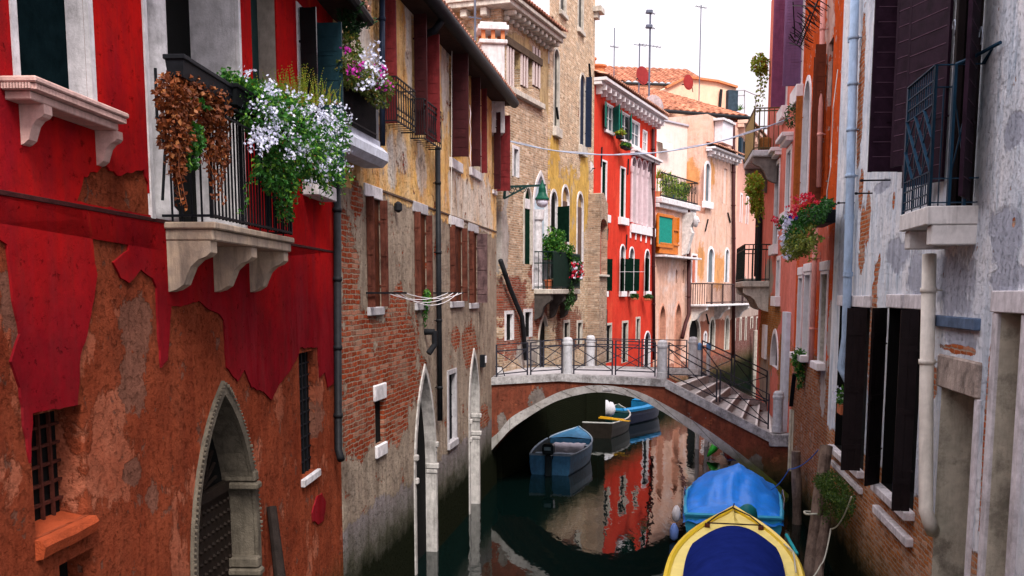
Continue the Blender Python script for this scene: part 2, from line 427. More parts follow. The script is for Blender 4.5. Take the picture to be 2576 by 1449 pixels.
def scroll(b, u, w, zt, h, d, y0=0.0):
    """curved stone bracket: profile in y-z, width w about u"""
    P = [(0, 0), (d, 0), (d, -h * .22), (d * .9, -h * .3), (d * .72, -h * .36), (d * .55, -h * .5), (d * .45, -h * .7), (d * .38, -h * .85), (d * .2, -h * .95), (0, -h)]
    n = len(P); vs = [(u - w / 2, y0 + p[0], zt + p[1]) for p in P] + [(u + w / 2, y0 + p[0], zt + p[1]) for p in P]
    b.add(vs, [tuple(range(n)), tuple(range(2 * n - 1, n - 1, -1))] + [(i, n + i, n + (i + 1) % n, (i + 1) % n) for i in range(n)])

def tiles(b, u0, u1, y_e, z_e, y_r, z_r, pitch=.22, amp=.045, nr=None, hip=None):
    """barrel tiles: corrugated sheet from the eave (y_e,z_e) up to the ridge (y_r,z_r), with overlapping courses"""
    n = max(3, int((u1 - u0) / pitch)); sub = 6; L = sqrt((y_r - y_e) ** 2 + (z_r - z_e) ** 2); rows = nr or max(3, int(L / .38))
    dy, dz = (y_r - y_e) / L, (z_r - z_e) / L; ny, nz = -dz, dy
    if nz < 0: ny, nz = -ny, -nz
    cols = n * sub + 1
    for r in range(rows):
        vs = []
        for e in (0, 1):
            t = (r + e * 1.12) * L / rows; lift = .02 + .035 * (1 - e)
            for i in range(cols):
                ph = (i % sub) / sub; h = amp * abs(sin(pi * ph)) ** .7 * (1.0 if (i // sub) % 1 == 0 else .6) + lift + noise.noise((i // sub * 1.7, r * 2.3, 5)) * .012
                a0, a1 = (u0, u1) if not hip else (u0 + (hip[0] - u0) * t / L, u1 + (hip[1] - u1) * t / L); vs.append((a0 + (a1 - a0) * i / (cols - 1), y_e + dy * t + ny * h, z_e + dz * t + nz * h))
        b.add(vs, [(i, i + 1, cols + i + 1, cols + i) for i in range(cols - 1)])
        b.add([v for v in vs[:cols]] + [(v[0], v[1] - ny * .05, v[2] - nz * .05) for v in vs[:cols]], [(i, i + 1, cols + i + 1, cols + i) for i in range(cols - 1)])

# ------------------------------------------------------------------ shared materials
M_dark = mat('dark_glass', (.006, .008, .009), .25, .3, 3, 0, spec=.15)
M_black = mat('dark_interior', (.004, .004, .004), .9, .3, 3, 0)  # near-black colour stands in for the shade inside openings
M_iron = mat('wrought_iron', (.007, .008, .011), .6, .4, 20, .001, spec=.12)
M_wood = mat('brown_shutter', (.055, .008, .009), .55, .4, 12, .002, streak=.5)
M_stone = mat('istrian_stone', (.46, .42, .40), .8, .35, 9, .006, streak=.5, grime=.35)
M_stonew = mat('white_stone', (.66, .63, .65), .75, .28, 8, .006, streak=.4, grime=.3)
# ================================================================== CRIMSON HOUSE (near left)
F1 = Frame((-2.53, 15.04), (-3.396, -2.0))
L1 = F1.L
m_under = wallmat('orange_undercoat', F1, ('plaster', (.42, .098, .045), (.24, .045, .020), ((.13, .02, .012), .6)),
    layers=[dict(coat=('plaster', (.56, .19, .11), (.38, .09, .045)), lvl=.56, ns=1.1, sc=(1, .7, 1), dh=-.6),
            dict(coat=('plaster', (.36, .15, .10), (.20, .08, .055)), pats=[(340, 830, 60, 90), (335, 960, 45, 120), (382, 1250, 22, 62), (25, 780, 45, 120), (330, 1190, 30, 50), (800, 1050, 18, 60)], amp=1.3, ns=3.5, dh=-1)],
    algae=.8, stain=.45, mottle=.36, bumpd=.06, fine=.9)
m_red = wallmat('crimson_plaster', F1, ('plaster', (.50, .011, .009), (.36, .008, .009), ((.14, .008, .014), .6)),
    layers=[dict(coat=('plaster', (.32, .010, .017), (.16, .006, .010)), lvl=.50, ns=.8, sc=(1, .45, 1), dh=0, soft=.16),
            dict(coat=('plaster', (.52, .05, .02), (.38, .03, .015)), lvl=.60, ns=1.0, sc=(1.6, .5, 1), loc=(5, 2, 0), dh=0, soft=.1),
            dict(coat=('plaster', (.24, .008, .013), (.13, .005, .009), ((.26, .03, .04), .4)), below=(5.7, 1.0), amp=1.6, ns=.7, soft=.5, dh=0)],  # shade put into the colour: crimson darkens towards the lower wall
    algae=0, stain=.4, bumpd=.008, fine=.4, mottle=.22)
red = thing('crimson_house', (-2.9, 8.5, 0), 'nearest house on the left with peeling crimson plaster over orange', 'house')
f = Facade(red, F1, m_under, [(0, -1), (L1, -1), (L1, 9.35), (0, 9.35)], 7)
# tall window upper left
W, q = f.opening(37, 216, -260, 232, depth=.14, pane=mat('closed_green_shutter', (.004, .010, .012), .9, .4, 8, .003, spec=0), trim=M_stonew, tw=.075, tp=.025)
_, (bu0, bu1, bz0, bz1) = f.opening(392, 616, -330, 560, depth=.47, trim=M_stonew, tw=.07, tp=.03, reveal=M_stonew, pane=M_black, name='balcony_door', uz=(F1.u(616), F1.u(392), 5.99, 8.9))
door_col = MB(); ucol = F1.u(455); door_col.lathe([(.16, 0), (.16, .1), (.125, .14), (.125, 2.5), (.16, 2.56), (.16, 2.7)], (ucol, -.16, 5.995), 20)
door_col.obj('column', M_stonew, red, F1.M, smooth=True)
W, q = f.opening(650, 711, 40, 430, depth=.2, trim=None, reveal=mat('beige_stone', (.33, .28, .24), .85, .3, 8, .006, streak=.5), pane=mat('green_inner_shutter', (.012, .035, .035), .6, .4, 9, .002), uz=(F1.u(711), F1.u(650), 6.6, 8.9))
m_teal = mat('teal_shutter', (.010, .034, .045), .5, .3, 8, .003, streak=.3)
W, q = f.opening(762, 800, 60, 420, depth=.18, trim=M_stonew, tw=.06, uz=(F1.u(797), F1.u(763), 6.85, 8.85))
f.leaf(W, q, 'L', 92, .2, M_dark); f.leaf(W, q, 'R', 88, .36, m_teal)
flower_sill = MB(); flower_sill.bbox(F1.u(812), F1.u(765), -.03, .22, 6.62, 6.8); flower_sill.obj('sill', M_stonew, red, F1.M)
# consoled sill of the tall window
sl = MB(); uA, uB = F1.u(26), F1.u(325, 285, .23); z0 = 6.65
sl.bbox(uB, uA, -.03, .23, z0 - .035, z0, .008); sl.bbox(uB + .02, uA - .02, -.03, .205, z0 - .075, z0 - .037, .006); sl.bbox(uB + .05, uA - .05, -.03, .17, z0 - .125, z0 - .077, .006)
so = sl.obj('consoled_sill', mat('pinkish_stone', (.62, .40, .36), .8, .25, 12, .005, streak=.3), red, F1.M)
rp = MB(); n = 70
for i in range(n): u = uB + .02 + (uA - uB - .04) * (i + .5) / n; rp.bbox(u - .005, u + .004, .19, .219, z0 - .073, z0 - .04, .002)
for i in range(10): y = .02 + .018 * i; rp.bbox(uA - .03, uA + .002, y, y + .011, z0 - .073, z0 - .04, .002)
rp.obj('rope_moulding', _mats['pinkish_stone'], so)
for px in (80, 262):
    b = MB(); scroll(b, F1.u(px), .1, z0 - .127, .24, .17); b.obj('bracket', _mats['pinkish_stone'], so)
# barred window, lower slot, water gate, small barred window
m_rust = mat('rusty_bars', (.07, .018, .012), .8, .5, 20, .002)
W, q = f.opening(80, 215, 1030, 1330, depth=.2, pane=M_black, bars=(4, 5), barm=m_rust)
b = MB(); b.add([(x, y, z + noise.noise((x * 9, y * 9, z * 9)) * .012) for x in [q[0] - .02 + (q[1] - q[0] + .04) * i / 8 for i in range(9)] for y, z in ((-.19, q[2] + .03), (-.02, q[2]), (.05, q[2] - .01), (.07, q[2] - .05), (.05, q[2] - .12), (-.01, q[2] - .14))], [(6 * i + j, 6 * i + 6 + j, 6 * i + 7 + j, 6 * i + 1 + j) for i in range(8) for j in range(5)] + [(0, 1, 2, 3, 4, 5), (53, 52, 51, 50, 49, 48)])
b.obj('sill', mat('orange_sill', (.34, .06, .02), .85, .3, 6, .02), W)
f.opening(150, 240, 1398, 1560, depth=.2, pane=M_black)
m_gate = mat('grey_gate_stone', (.125, .105, .08), .85, .35, 7, .012, streak=.7, grime=.4)
gz1 = F1.z(566, 990); gu0, gu1 = F1.u(638, 1250), F1.u(484, 1300)
W, q = f.opening(0, 0, 0, 0, kind='gothic', depth=.3, trim=None, reveal=m_gate, pane=M_black, uz=(gu0, gu1, -.5, gz1), name='water_gate', rise=1.6)
P = arch(gu0, gu1, -.5, gz1, 'gothic', 1.6); b = MB(); P2 = ringpts(P, .11); b.strip(P[1:] + [P[0]], P2[1:] + [P2[0]], -.01, .035); b.obj('surround', m_gate, W)
b = MB(); P2 = ringpts(P, .10); k = 0
for i in range(1, len(P) - 1):       # rope-like bead around the arch
    a, c = Vector(P2[i]), Vector(P2[i + 1]); m_ = max(1, int((c - a).length / .045))
    for j in range(m_):
        p = a.lerp(c, (j + .5) / m_); s_ = U(.008, .016); b.bbox(p.x - s_, p.x + s_, .03, .045 + s_, p.y - s_, p.y + s_, .005)
b.obj('bead_moulding', m_gate, W)
b = MB(); um = (gu0 + gu1) / 2; dz = 3.35     # studded leaves with a radiating fan above
b.box(gu0 + .02, gu1 - .02, -.29, -.25, 0, dz)
for i in range(14):
    for j in range(26):
        u = gu0 + .1 + (gu1 - gu0 - .2) * i / 13; z = .15 + (dz - .25) * j / 25; b.lathe([(.028, 0), (.02, .02), (.004, .03)], (0, 0, 0), 5)
        v0 = len(b.v) - 15
        for kk in range(v0, len(b.v)): x, y, zz = b.v[kk]; b.v[kk] = (u + x, -.25 + zz, z + y)
b.box(gu0 + .02, gu1 - .02, -.29, -.21, dz + .003, dz + .1); b.obj('door', mat('old_door_wood', (.018, .012, .009), .7, .5, 12, .006), W)
b = MB()
for i in range(13): a = pi * (i + .5) / 13; b.bar((um + cos(a) * .1, -.26, dz + .12 + sin(a) * .06), (um + cos(a) * .5, -.26, dz + .12 + sin(a) * .62), .028, .02)
b.obj('fan_grille', _mats['old_door_wood'], W)
for zz in (2.62, 3.55): b = MB(); b.bbox(gu0 - .02, gu0 + .12, -.28, .06, zz - .12, zz, .02); b.bbox(gu0 - .03, gu0 + .15, -.28, .09, zz - .2, zz - .122, .02); b.obj('capital', m_gate, W)
W, q = f.opening(755, 794, 884, 1195, depth=.09, pane=M_black, bars=(3, 9), barm=M_iron)
b = MB(); b.bbox(q[0] - .03, q[1] + .05, -.02, .05, q[2] - .1, q[2] - .002); b.obj('sill', M_stonew, W)
# the crimson skim coat, 9 mm proud, with the ragged outline it has peeled to
def jag(pts, F, amp=.02, seg=.05, close=True, straight=()):
    H = [Vector(F.hit(*p)) for p in pts]; out = []; n = len(H)
    for i in range(n):
        a, b_ = H[i], H[(i + 1) % n]; d = b_ - a; m_ = max(1, int(d.length / seg)); nn = Vector((-d.y, d.x)).normalized() if d.length else Vector((0, 0))
        for j in range(m_):
            p = a + d * j / m_; w = 0 if (i in straight or j == 0) else noise.noise((p.x * 9, p.y * 9, 3.1)) * amp * 1.6 + noise.noise((p.x * 31, p.y * 31, 1)) * amp * .7
            out.append((p.x + nn.x * w, p.y + nn.y * w))
    return out
top = 9.3; e = F1.hit
outer = [(77, 1165), (55, 1075), (45, 975), (22, 910), (45, 840), (35, 790), (24, 724), (12, 615), (-60, 560)]
bnd = outer[::-1] + [(77, 1165)]
bz = F1.z(0, 490)
def under_band(p): return [(u, min(bz, z)) for u, z in p]
for pts in ([(-60, 562), (12, 615), (24, 724), (35, 790), (45, 840), (22, 910), (45, 975), (55, 1075), (72, 1165), (76, 1040), (190, 1019), (197, 895), (215, 840), (235, 724), (240, 690), (225, 590), (203, 553)],
            [(262, 560), (320, 585), (318, 630), (280, 660), (300, 700), (320, 712), (350, 678), (380, 700), (390, 724), (392, 790), (396, 860), (402, 925), (418, 905), (427, 770), (450, 772), (495, 757), (520, 777), (547, 789), (560, 807), (567, 925), (595, 960), (612, 930), (630, 975), (660, 985), (680, 1007), (700, 965), (725, 935), (745, 900), (752, 874), (797, 874), (802, 950), (815, 935), (822, 975), (843, 960)]):
    J = jag(pts, F1, .012, .06)
    k_ = max(i for i, p in enumerate(J) if p == tuple(F1.hit(*pts[-1])) or (Vector(p) - Vector(F1.hit(*pts[-1]))).length < 1e-4)
    J = under_band(J[:k_ + 1]); J = J + [(J[-1][0], bz + .001), (J[0][0], bz + .001)]
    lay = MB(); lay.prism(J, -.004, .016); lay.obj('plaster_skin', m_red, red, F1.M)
# upper part: holes for the openings and the orange window where it fell off above the band
hole_up = jag([(187, 508), (205, 445), (262, 416), (300, 443), (358, 426), (378, 500), (385, 545), (300, 535)], F1, .03)
hole_up = [(u, max(bz + .04, z)) for u, z in hole_up]
upper = [(.02, bz + .025), (L1 - .05, bz + .025), (L1 - .05, 9.3), (.02, 9.3)]
holes = [hole_up] + [ringpts(h, .055, False) for h in f.h[:1]] + [[(bu0 - .05, 5.75), (bu1 + .05, 5.75), (bu1 + .05, 8.97), (bu0 - .05, 8.97)]] + [ringpts(h, .003 if i == 2 else .055, False) for i, h in enumerate(f.h[:4]) if i >= 2]
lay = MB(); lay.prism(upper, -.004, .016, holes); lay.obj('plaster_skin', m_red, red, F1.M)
for pts in ([(795, 1250), (808, 1240), (818, 1262), (812, 1310), (798, 1320), (785, 1312), (783, 1290)],):
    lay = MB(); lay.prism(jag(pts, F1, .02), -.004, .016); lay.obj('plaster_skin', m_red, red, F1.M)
b = MB(); b.bbox(.0, L1, -.03, .022, bz - .004, bz + .028, .004); b.obj('string_course', mat('dark_band', (.05, .012, .012), .9, .4, 5, .01), red, F1.M)  # dark colour painted in for the shadow of the groove
# eave and roof
b = MB(); b.box(-.15, L1, -.02, .42, 9.22, 9.28); b.obj('soffit', mat('soffit_wood', (.04, .022, .018), .9, .4, 6, .01), red, F1.M)
b = MB(); tiles(b, -.2, L1, .5, 9.32, -3.5, 10.6); b.obj('roof', mat('roof_tiles', (.50, .15, .09), .9, .55, 2.2, .01, c2=(.72, .38, .26), grime=.3), red, F1.M)
b = MB(); b.tube([F1.M.inverted() @ F1.w(u, .5, 9.22) for u in (-.15, 3, L1)], .07, 8); b.obj('gutter', M_iron, red, F1.M)
f.finish()

# main balcony
bal = MB(); v0 = F1.u(541, 563, .44); u_far = F1.u(741, 604, .44); zt = 5.98
bal.bbox(u_far, v0, -.02, .44, zt - .055, zt, .01); bal.bbox(u_far + .03, v0 - .03, -.02, .41, zt - .15, zt - .057, .012)
m_bal = mat('rust_stained_stone', (.45, .36, .30), .85, .3, 6, .006, streak=.7, c2=(.55, .42, .30))
slab = bal.obj('balcony', m_bal, red, F1.M)
for px in (v0 - .12, (v0 + u_far) / 2, u_far + .14): b = MB(); scroll(b, px, .17, zt - .152, .42, .38); b.obj('bracket', m_bal, slab)
b = MB(); rt = 7.1; y1 = .41
b.bar((u_far + .02, y1, rt), (v0 - .02, y1, rt), .04, .02); b.bar((v0 - .02, y1, rt), (v0 - .02, 0, rt), .04, .02); b.bar((u_far + .02, y1, rt), (u_far + .02, 0, rt), .04, .02)
b.bar((u_far + .02, y1, zt + .05), (v0 - .02, y1, zt + .05), .035, .02); b.bar((v0 - .02, y1, zt + .05), (v0 - .02, 0, zt + .05), .035, .02); b.bar((u_far + .02, y1, zt + .05), (u_far + .02, 0, zt + .05), .035, .02)
n = 27
for i in range(n + 1): u = u_far + .02 + (v0 - u_far - .04) * i / n; b.bar((u, y1, zt + .03), (u, y1, rt), .014 if i % 9 else .028)
for i in range(1, 5): b.bar((v0 - .02, y1 * i / 5, zt), (v0 - .02, y1 * i / 5, rt), .014); b.bar((u_far + .02, y1 * i / 5, zt), (u_far + .02, y1 * i / 5, rt), .014)
for z in (rt - .1, rt - .2, rt - .3): b.bar((v0 + .04, y1 + .12, z), (v0 + .04, -.0, z), .018); b.bar((u_far, y1 + .16, z), (v0 + .04, y1 + .16, z), .014)
for u in (u_far, (u_far + v0) / 2, v0 + .03): b.bar((u, y1, rt), (u, y1 + .16, rt - .08), .014); b.bar((u, y1 + .16, rt), (u, y1 + .16, rt - .3), .014)
b.tube([(v0 + .05, .02, rt + .08), (v0 + .06, .02, rt - .3), (v0 + .02, .06, rt - .55), (v0 + .02, .02, rt - .95)], .012, 6)
b.obj('railing', M_iron, slab)

def planter(name, F, u0, u1, y0, y1, z0, h, m, label, cat='planter', group=None):
    t = thing(name, F.w((u0 + u1) / 2, (y0 + y1) / 2, z0), label, cat, group)
    b = MB(); u0, u1 = min(u0, u1), max(u0, u1); e = .015
    vs = [(u0 + e, y0 + e, z0), (u1 - e, y0 + e, z0), (u1 - e, y1 - e, z0), (u0 + e, y1 - e, z0), (u0, y0, z0 + h), (u1, y0, z0 + h), (u1, y1, z0 + h), (u0, y1, z0 + h)]
    b.add(vs, [(0, 3, 2, 1), (0, 1, 5, 4), (1, 2, 6, 5), (2, 3, 7, 6), (3, 0, 4, 7), (4, 5, 6, 7)]); b.bbox(u0 - .01, u1 + .01, y0 - .01, y1 + .01, z0 + h - .03, z0 + h + .004, .005)
    b.obj('pot', m, t, F.M); return t
def blob(b, F, ell, kind='leaf', size=.035, asp=.6, droop=None):
    """scatter leaves or flowers through ellipsoids (u, y, z, ru, ry, rz, n), denser towards the skin"""
    for (u, y, z, ru, ry, rz, n) in ell:
        for i in range(n):
            d = Vector((random.gauss(0, 1), random.gauss(0, 1), random.gauss(0, 1))).normalized(); r = U(.15, 1) ** .4
            cl = 1 + .35 * noise.noise((u + d.x * 2.2, d.y * 2.2, z + d.z * 2.2)); r *= cl
            p = (u + d.x * ru * r, y + d.y * ry * r, z + d.z * rz * r)
            s_ = size * U(.6, 1.3)
            if kind == 'leaf': b.leaf(p, s_ * 1.4, s_ * asp * 1.4, Vector((d.x * .6 + U(-.7, .7), d.y * .6 + U(-.7, .7), d.z * .5 + U(-.9, .5) if droop is None else U(-1, -.2))))
            else: b.flower(p, s_)
def vinestrand(b, p, L, k, size, out=.05):
    q = Vector(p); pts = [q.copy()]
    for i in range(k): q = q + Vector((U(-out, out), U(-out, out), -L / k)); pts.append(q.copy())
    b.tube(pts, .003, 3, False)
    for p_ in pts:
        for _ in range(3): b.leaf(p_ + Vector((U(-.03, .03), U(-.03, .03), U(-.03, .03))), size, size * .8)

g_leaf = leafmat('fresh_leaves', (.035, .16, .015), (.008, .045, .008), (.16, .34, .03))
g_dead = leafmat('withered_leaves', (.24, .06, .014), (.06, .016, .008), (.36, .13, .04))
g_fern = leafmat('yellow_green_fronds', (.30, .36, .03), (.10, .19, .015), (.38, .14, .03))
w_fl = leafmat('white_petals', (.78, .79, .90), (.60, .62, .84)); w_pk = leafmat('magenta_petals', (.60, .03, .42), (.42, .02, .30)); r_fl = leafmat('red_petals', (.62, .01, .03), (.40, .005, .03), (.7, .05, .12))
def ep(F, px, py, off, rx, ry, rd, n, Y=None):
    u, z = F.hit(px, py, off); Yd = F.w(u, off, z).y; s_ = Yd / FH
    k = abs(F.n.x) ; # how much of the view's width comes from y (outwards)
    return (u, off, z, rd if k > .7 else rx * s_, rx * s_ if k > .7 else rd, ry * s_, n)
# here the wall is seen at a grazing angle: widths in view are mostly depth along the wall
def epw(F, px, py, off, rx, ry, ro, n):
    u, z = F.hit(px, py, off); ua = F.u(px - rx, py, off); ub = F.u(px + rx, py, off); za = F.z(px, py - ry, off)
    return ((ua + ub) / 2, off, z, abs(ua - ub) / 2, ro, abs(za - z), n)
pt = planter('flower_box', F1, F1.u(560, 230, .5), F1.u(730, 230, .5), .44, .62, 6.93, .16, mat('black_planter', (.008, .009, .01), .8, .3, 6, .002, spec=.02), 'black box overflowing with white flowers on the crimson house balcony', 'flower box')
b = MB(); blob(b, F1, [epw(F1, 650, 280, .55, 70, 75, .2, 1900), epw(F1, 720, 330, .58, 75, 105, .24, 2600), epw(F1, 790, 390, .62, 62, 75, .24, 2000), epw(F1, 700, 440, .55, 45, 55, .16, 900), epw(F1, 600, 225, .5, 45, 38, .16, 700), epw(F1, 850, 330, .66, 20, 60, .15, 500), epw(F1, 715, 520, .5, 16, 40, .08, 250)], size=.034)
for i in range(26): px = U(620, 860); vinestrand(b, (*[F1.u(px, 430, .55)], U(.45, .75), F1.z(px, 430, .55) + U(-.05, .15)), U(.12, .4), 6, .04)
b.obj('foliage', g_leaf, pt, F1.M)
b = MB()
for (px, py, rx, ry, n) in ((690, 225, 30, 18, 60), (735, 270, 55, 40, 200), (790, 320, 55, 55, 260), (660, 290, 35, 40, 110), (840, 380, 30, 60, 150), (770, 390, 60, 45, 200), (700, 350, 60, 40, 110), (640, 365, 25, 30, 40), (850, 300, 22, 30, 50), (800, 440, 40, 20, 50), (630, 182, 12, 6, 14)):
    for c_ in range(max(2, n // 8)):       # trusses of small flowers
        cx, cy = U(-1, 1), U(-1, 1); u, z = F1.hit(px + cx * rx, py + cy * ry, .7); y = .68 + U(-.04, .14)
        for _ in range(10): b.flower((u + random.gauss(0, .03), y + random.gauss(0, .03), z + random.gauss(0, .025)), U(.012, .02))
b.obj('blossoms', w_fl, pt, F1.M)
pt = planter('withered_flower_box', F1, F1.u(420, 225, .45), F1.u(545, 225, .45), .44, .58, 6.93, .15, M_iron, 'box of withered brown leaves at the near end of the crimson balcony', 'flower box')
b = MB(); blob(b, F1, [epw(F1, 445, 250, .5, 40, 55, .12, 700), epw(F1, 440, 330, .5, 28, 75, .1, 650), epw(F1, 520, 255, .48, 50, 60, .12, 800), epw(F1, 535, 330, .46, 32, 75, .1, 650), epw(F1, 480, 215, .5, 55, 25, .1, 450), epw(F1, 448, 420, .5, 14, 35, .05, 110), epw(F1, 560, 400, .46, 12, 22, .05, 70)], size=.03, asp=.8)
for i in range(14): px = U(425, 560); vinestrand(b, (F1.u(px, 380, .5), U(.44, .55), F1.z(px, 380, .5)), U(.1, .4), 5, .035, .02)
b.obj('foliage', g_dead, pt, F1.M)
b = MB(); blob(b, F1, [epw(F1, 490, 345, .52, 18, 45, .06, 160), epw(F1, 500, 262, .52, 22, 10, .05, 60), epw(F1, 480, 410, .52, 10, 20, .05, 40)], size=.035, asp=.9); b.obj('green_shoots', g_leaf, pt, F1.M)
pt = planter('fern_pot', F1, F1.u(700, 250, .2), F1.u(770, 250, .2), .1, .32, 6.82, .2, mat('terracotta', (.42, .13, .06), .85, .3, 8, .003), 'pot of upright yellow green plants behind the white flowers', 'potted plant')
b = MB()
for i in range(95):
    px = U(675, 825); u, z = F1.hit(px, 250, .25); y = U(.1, .45); h = U(.25, .52) * (1 - abs(px - 755) / 190); lean = Vector((-(px - 755) / 75 * .16 + U(-.05, .05), U(-.08, .08), 0))
    for k in range(14): tt = k / 14; p = Vector((u, y, z - .05)) + lean * tt * tt + Vector((0, 0, h * tt)); [b.leaf(p, .05 * (1.2 - tt), .011, Vector((U(-1, 1), U(-1, 1), .8))) for _ in range(4)]
b.obj('fronds', g_fern, pt, F1.M)

# leaning stake in the water by the gate
b = MB(); P0 = at_depth(683, 1275, 11.15); P1 = at_depth(722, 1640, 10.6); b.tube([P1, P1.lerp(P0, .5) + Vector((.01, 0, 0)), P0], [.07, .065, .055], 10)
tag(b.obj('mooring_stake', mat('black_wet_wood', (.02, .014, .012), .7, .5, 10, .01)), 'dark stake leaning against the crimson wall beside the arched water gate', 'stake')

# ================================================================== OCHRE HOUSE
g1 = ground(1100, 1400); g2 = ground(1235, 1245); d = (g2 - g1).normalized(); nrm = Vector((-d.y, d.x, 0)); base = g1 + nrm * .12
def online(px, base=base, d=d):   # horizon-level column -> point on the line
    r = (px - CX) / FH; k = (r * base.y - base.x) / (d.x - r * d.y); return base + d * k
A = online(1249); B = online(851)
F2 = Frame((A.x, A.y), (B.x, B.y)); L2 = F2.L
print('ochre wall', A, B)
ZT = F2.z(1270, 250, .3); print('ochre top', ZT)
bandz = 7.1
m_och = wallmat('ochre_wall', F2, ('plaster', (.92, .54, .15), (.86, .64, .40), ((.62, .20, .03), .85)),
    layers=[dict(coat=('plaster', (.82, .76, .70), (.72, .60, .48), ((.60, .28, .08), .7)), pats=[(1145, 500, 25, 110), (1010, 390, 20, 70), (1170, 520, 60, 90), (900, 150, 60, 330), (1215, 520, 30, 120), (1200, 400, 30, 120), (985, 400, 16, 90), (1030, 120, 14, 200), (1120, 200, 14, 200), (1060, 430, 18, 90)], amp=1.0, ns=1.6, soft=.12, dh=.2),
            dict(coat=('plaster', (.50, .40, .31), (.30, .23, .18), ((.13, .09, .07), .75)), below=(6.95, .7), amp=.9, ns=1.8, soft=.02, dh=-.5),
            dict(coat=('plaster', (.62, .54, .47), (.44, .35, .28), ((.2, .13, .1), .6)), lvl=.60, ns=1.3, dh=.2, soft=.06),
            dict(coat=('brick', (.44, .085, .032), (.22, .036, .020), (.36, .28, .21), .035, .26, .078), pats=[(960, 960, 120, 160), (890, 900, 70, 200), (1000, 850, 65, 95), (905, 1080, 60, 95), (985, 1050, 55, 95), (878, 680, 28, 130), (1000, 765, 28, 55), (897, 500, 20, 60), (860, 570, 22, 65), (905, 840, 60, 85), (1180, 870, 22, 70), (1165, 1180, 25, 80), (1215, 1080, 20, 80), (1100, 620, 10, 40), (1145, 850, 14, 40)], amp=1.0, ns=2.4, th=.16, dh=-1.0),
            dict(coat=('plaster', (.42, .37, .38), (.26, .21, .21), ((.1, .08, .08), .7)), below=(1.9, .5), amp=2.2, dh=.2)],
    algae=1.15, stain=.55, bumpd=.045, fine=.9, mottle=.36)
och = thing('ochre_house', (A.x - .5, (A.y + B.y) / 2, 0), 'long ochre and grey house with red shutters and exposed brick on the left', 'house')
f = Facade(och, F2, m_och, [(0, -1), (L2, -1), (L2, ZT - .05), (0, ZT - .05)], 7)
m_lint = mat('grey_lintel', (.42, .40, .42), .85, .3, 9, .006, streak=.4)
m_oldw = mat('weathered_brown_wood', (.075, .02, .014), .75, .4, 5, .004, streak=.7, c2=(.17, .055, .036))
m_oldp = mat('weathered_purple_wood', (.10, .055, .06), .75, .5, 5, .004, streak=.8, c2=(.17, .10, .10))
m_innr = mat('brown_inner_boards', (.055, .014, .008), .75, .5, 4, .004, streak=.8, c2=(.12, .03, .012))
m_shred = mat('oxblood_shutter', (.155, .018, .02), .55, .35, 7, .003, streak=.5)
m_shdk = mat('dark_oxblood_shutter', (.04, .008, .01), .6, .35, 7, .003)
# upper storey
ub = 8.3
W, q = f.opening(1043, 1071, 60, 330, depth=.25, pane=M_black, uz=(F2.u(1071), F2.u(1043), ub, 10.45), trim=None)
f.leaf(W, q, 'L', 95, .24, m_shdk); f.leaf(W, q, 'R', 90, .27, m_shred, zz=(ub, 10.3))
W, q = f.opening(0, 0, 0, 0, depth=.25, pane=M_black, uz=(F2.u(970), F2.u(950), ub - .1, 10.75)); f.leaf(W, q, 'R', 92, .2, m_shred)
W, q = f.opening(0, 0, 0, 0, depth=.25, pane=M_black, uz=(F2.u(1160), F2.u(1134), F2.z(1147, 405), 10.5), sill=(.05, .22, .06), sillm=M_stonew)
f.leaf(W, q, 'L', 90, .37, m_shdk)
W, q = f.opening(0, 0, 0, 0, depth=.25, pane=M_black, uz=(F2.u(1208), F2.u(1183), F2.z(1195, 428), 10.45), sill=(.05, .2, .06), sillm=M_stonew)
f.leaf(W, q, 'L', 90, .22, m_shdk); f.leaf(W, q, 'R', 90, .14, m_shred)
b = MB(); b.box(q[1] - .02, q[1] + .06, .0, .05, q[2], q[3] + .1); b.obj('jamb', mat('ochre_timber', (.5, .28, .12), .8, .3, 6, .003), W)
W, q = f.opening(0, 0, 0, 0, depth=.25, pane=M_black, uz=(F2.u(1247), F2.u(1239), F2.z(1245, 480), 10.2), sill=(.04, .12, .05), sillm=M_stonew)
f.leaf(W, q, 'R', 88, .36, m_shred); f.leaf(W, q, 'L', 92, .18, m_shdk)
# middle storey
for (x0, x1, yt, yb, kind) in ((923, 957, 500, 772, 0), (1043, 1072, 538, 762, 0), (1132, 1162, 570, 758, 0), (1180, 1200, 585, 762, 1)):
    W, q = f.opening(x0, x1, yt, yb, depth=.02, pane=m_innr, trim=None, sill=(.04, .14, .05), sillm=m_lint)
    w_ = q[1] - q[0]
    f.leaf(W, q, 'L', 95, .13, m_oldw, 'v', y0=.004); f.leaf(W, q, 'R', 92, .26 if kind else .13, m_oldp if kind else m_oldw, 'v', y0=.004)
    b = MB(); b.bbox(q[0] - .1, q[1] + .12, -.01, .03, q[3] + .002, q[3] + .2, .01); b.obj('lintel', M_stonew if x0 in (923, 1132) else m_lint, W)
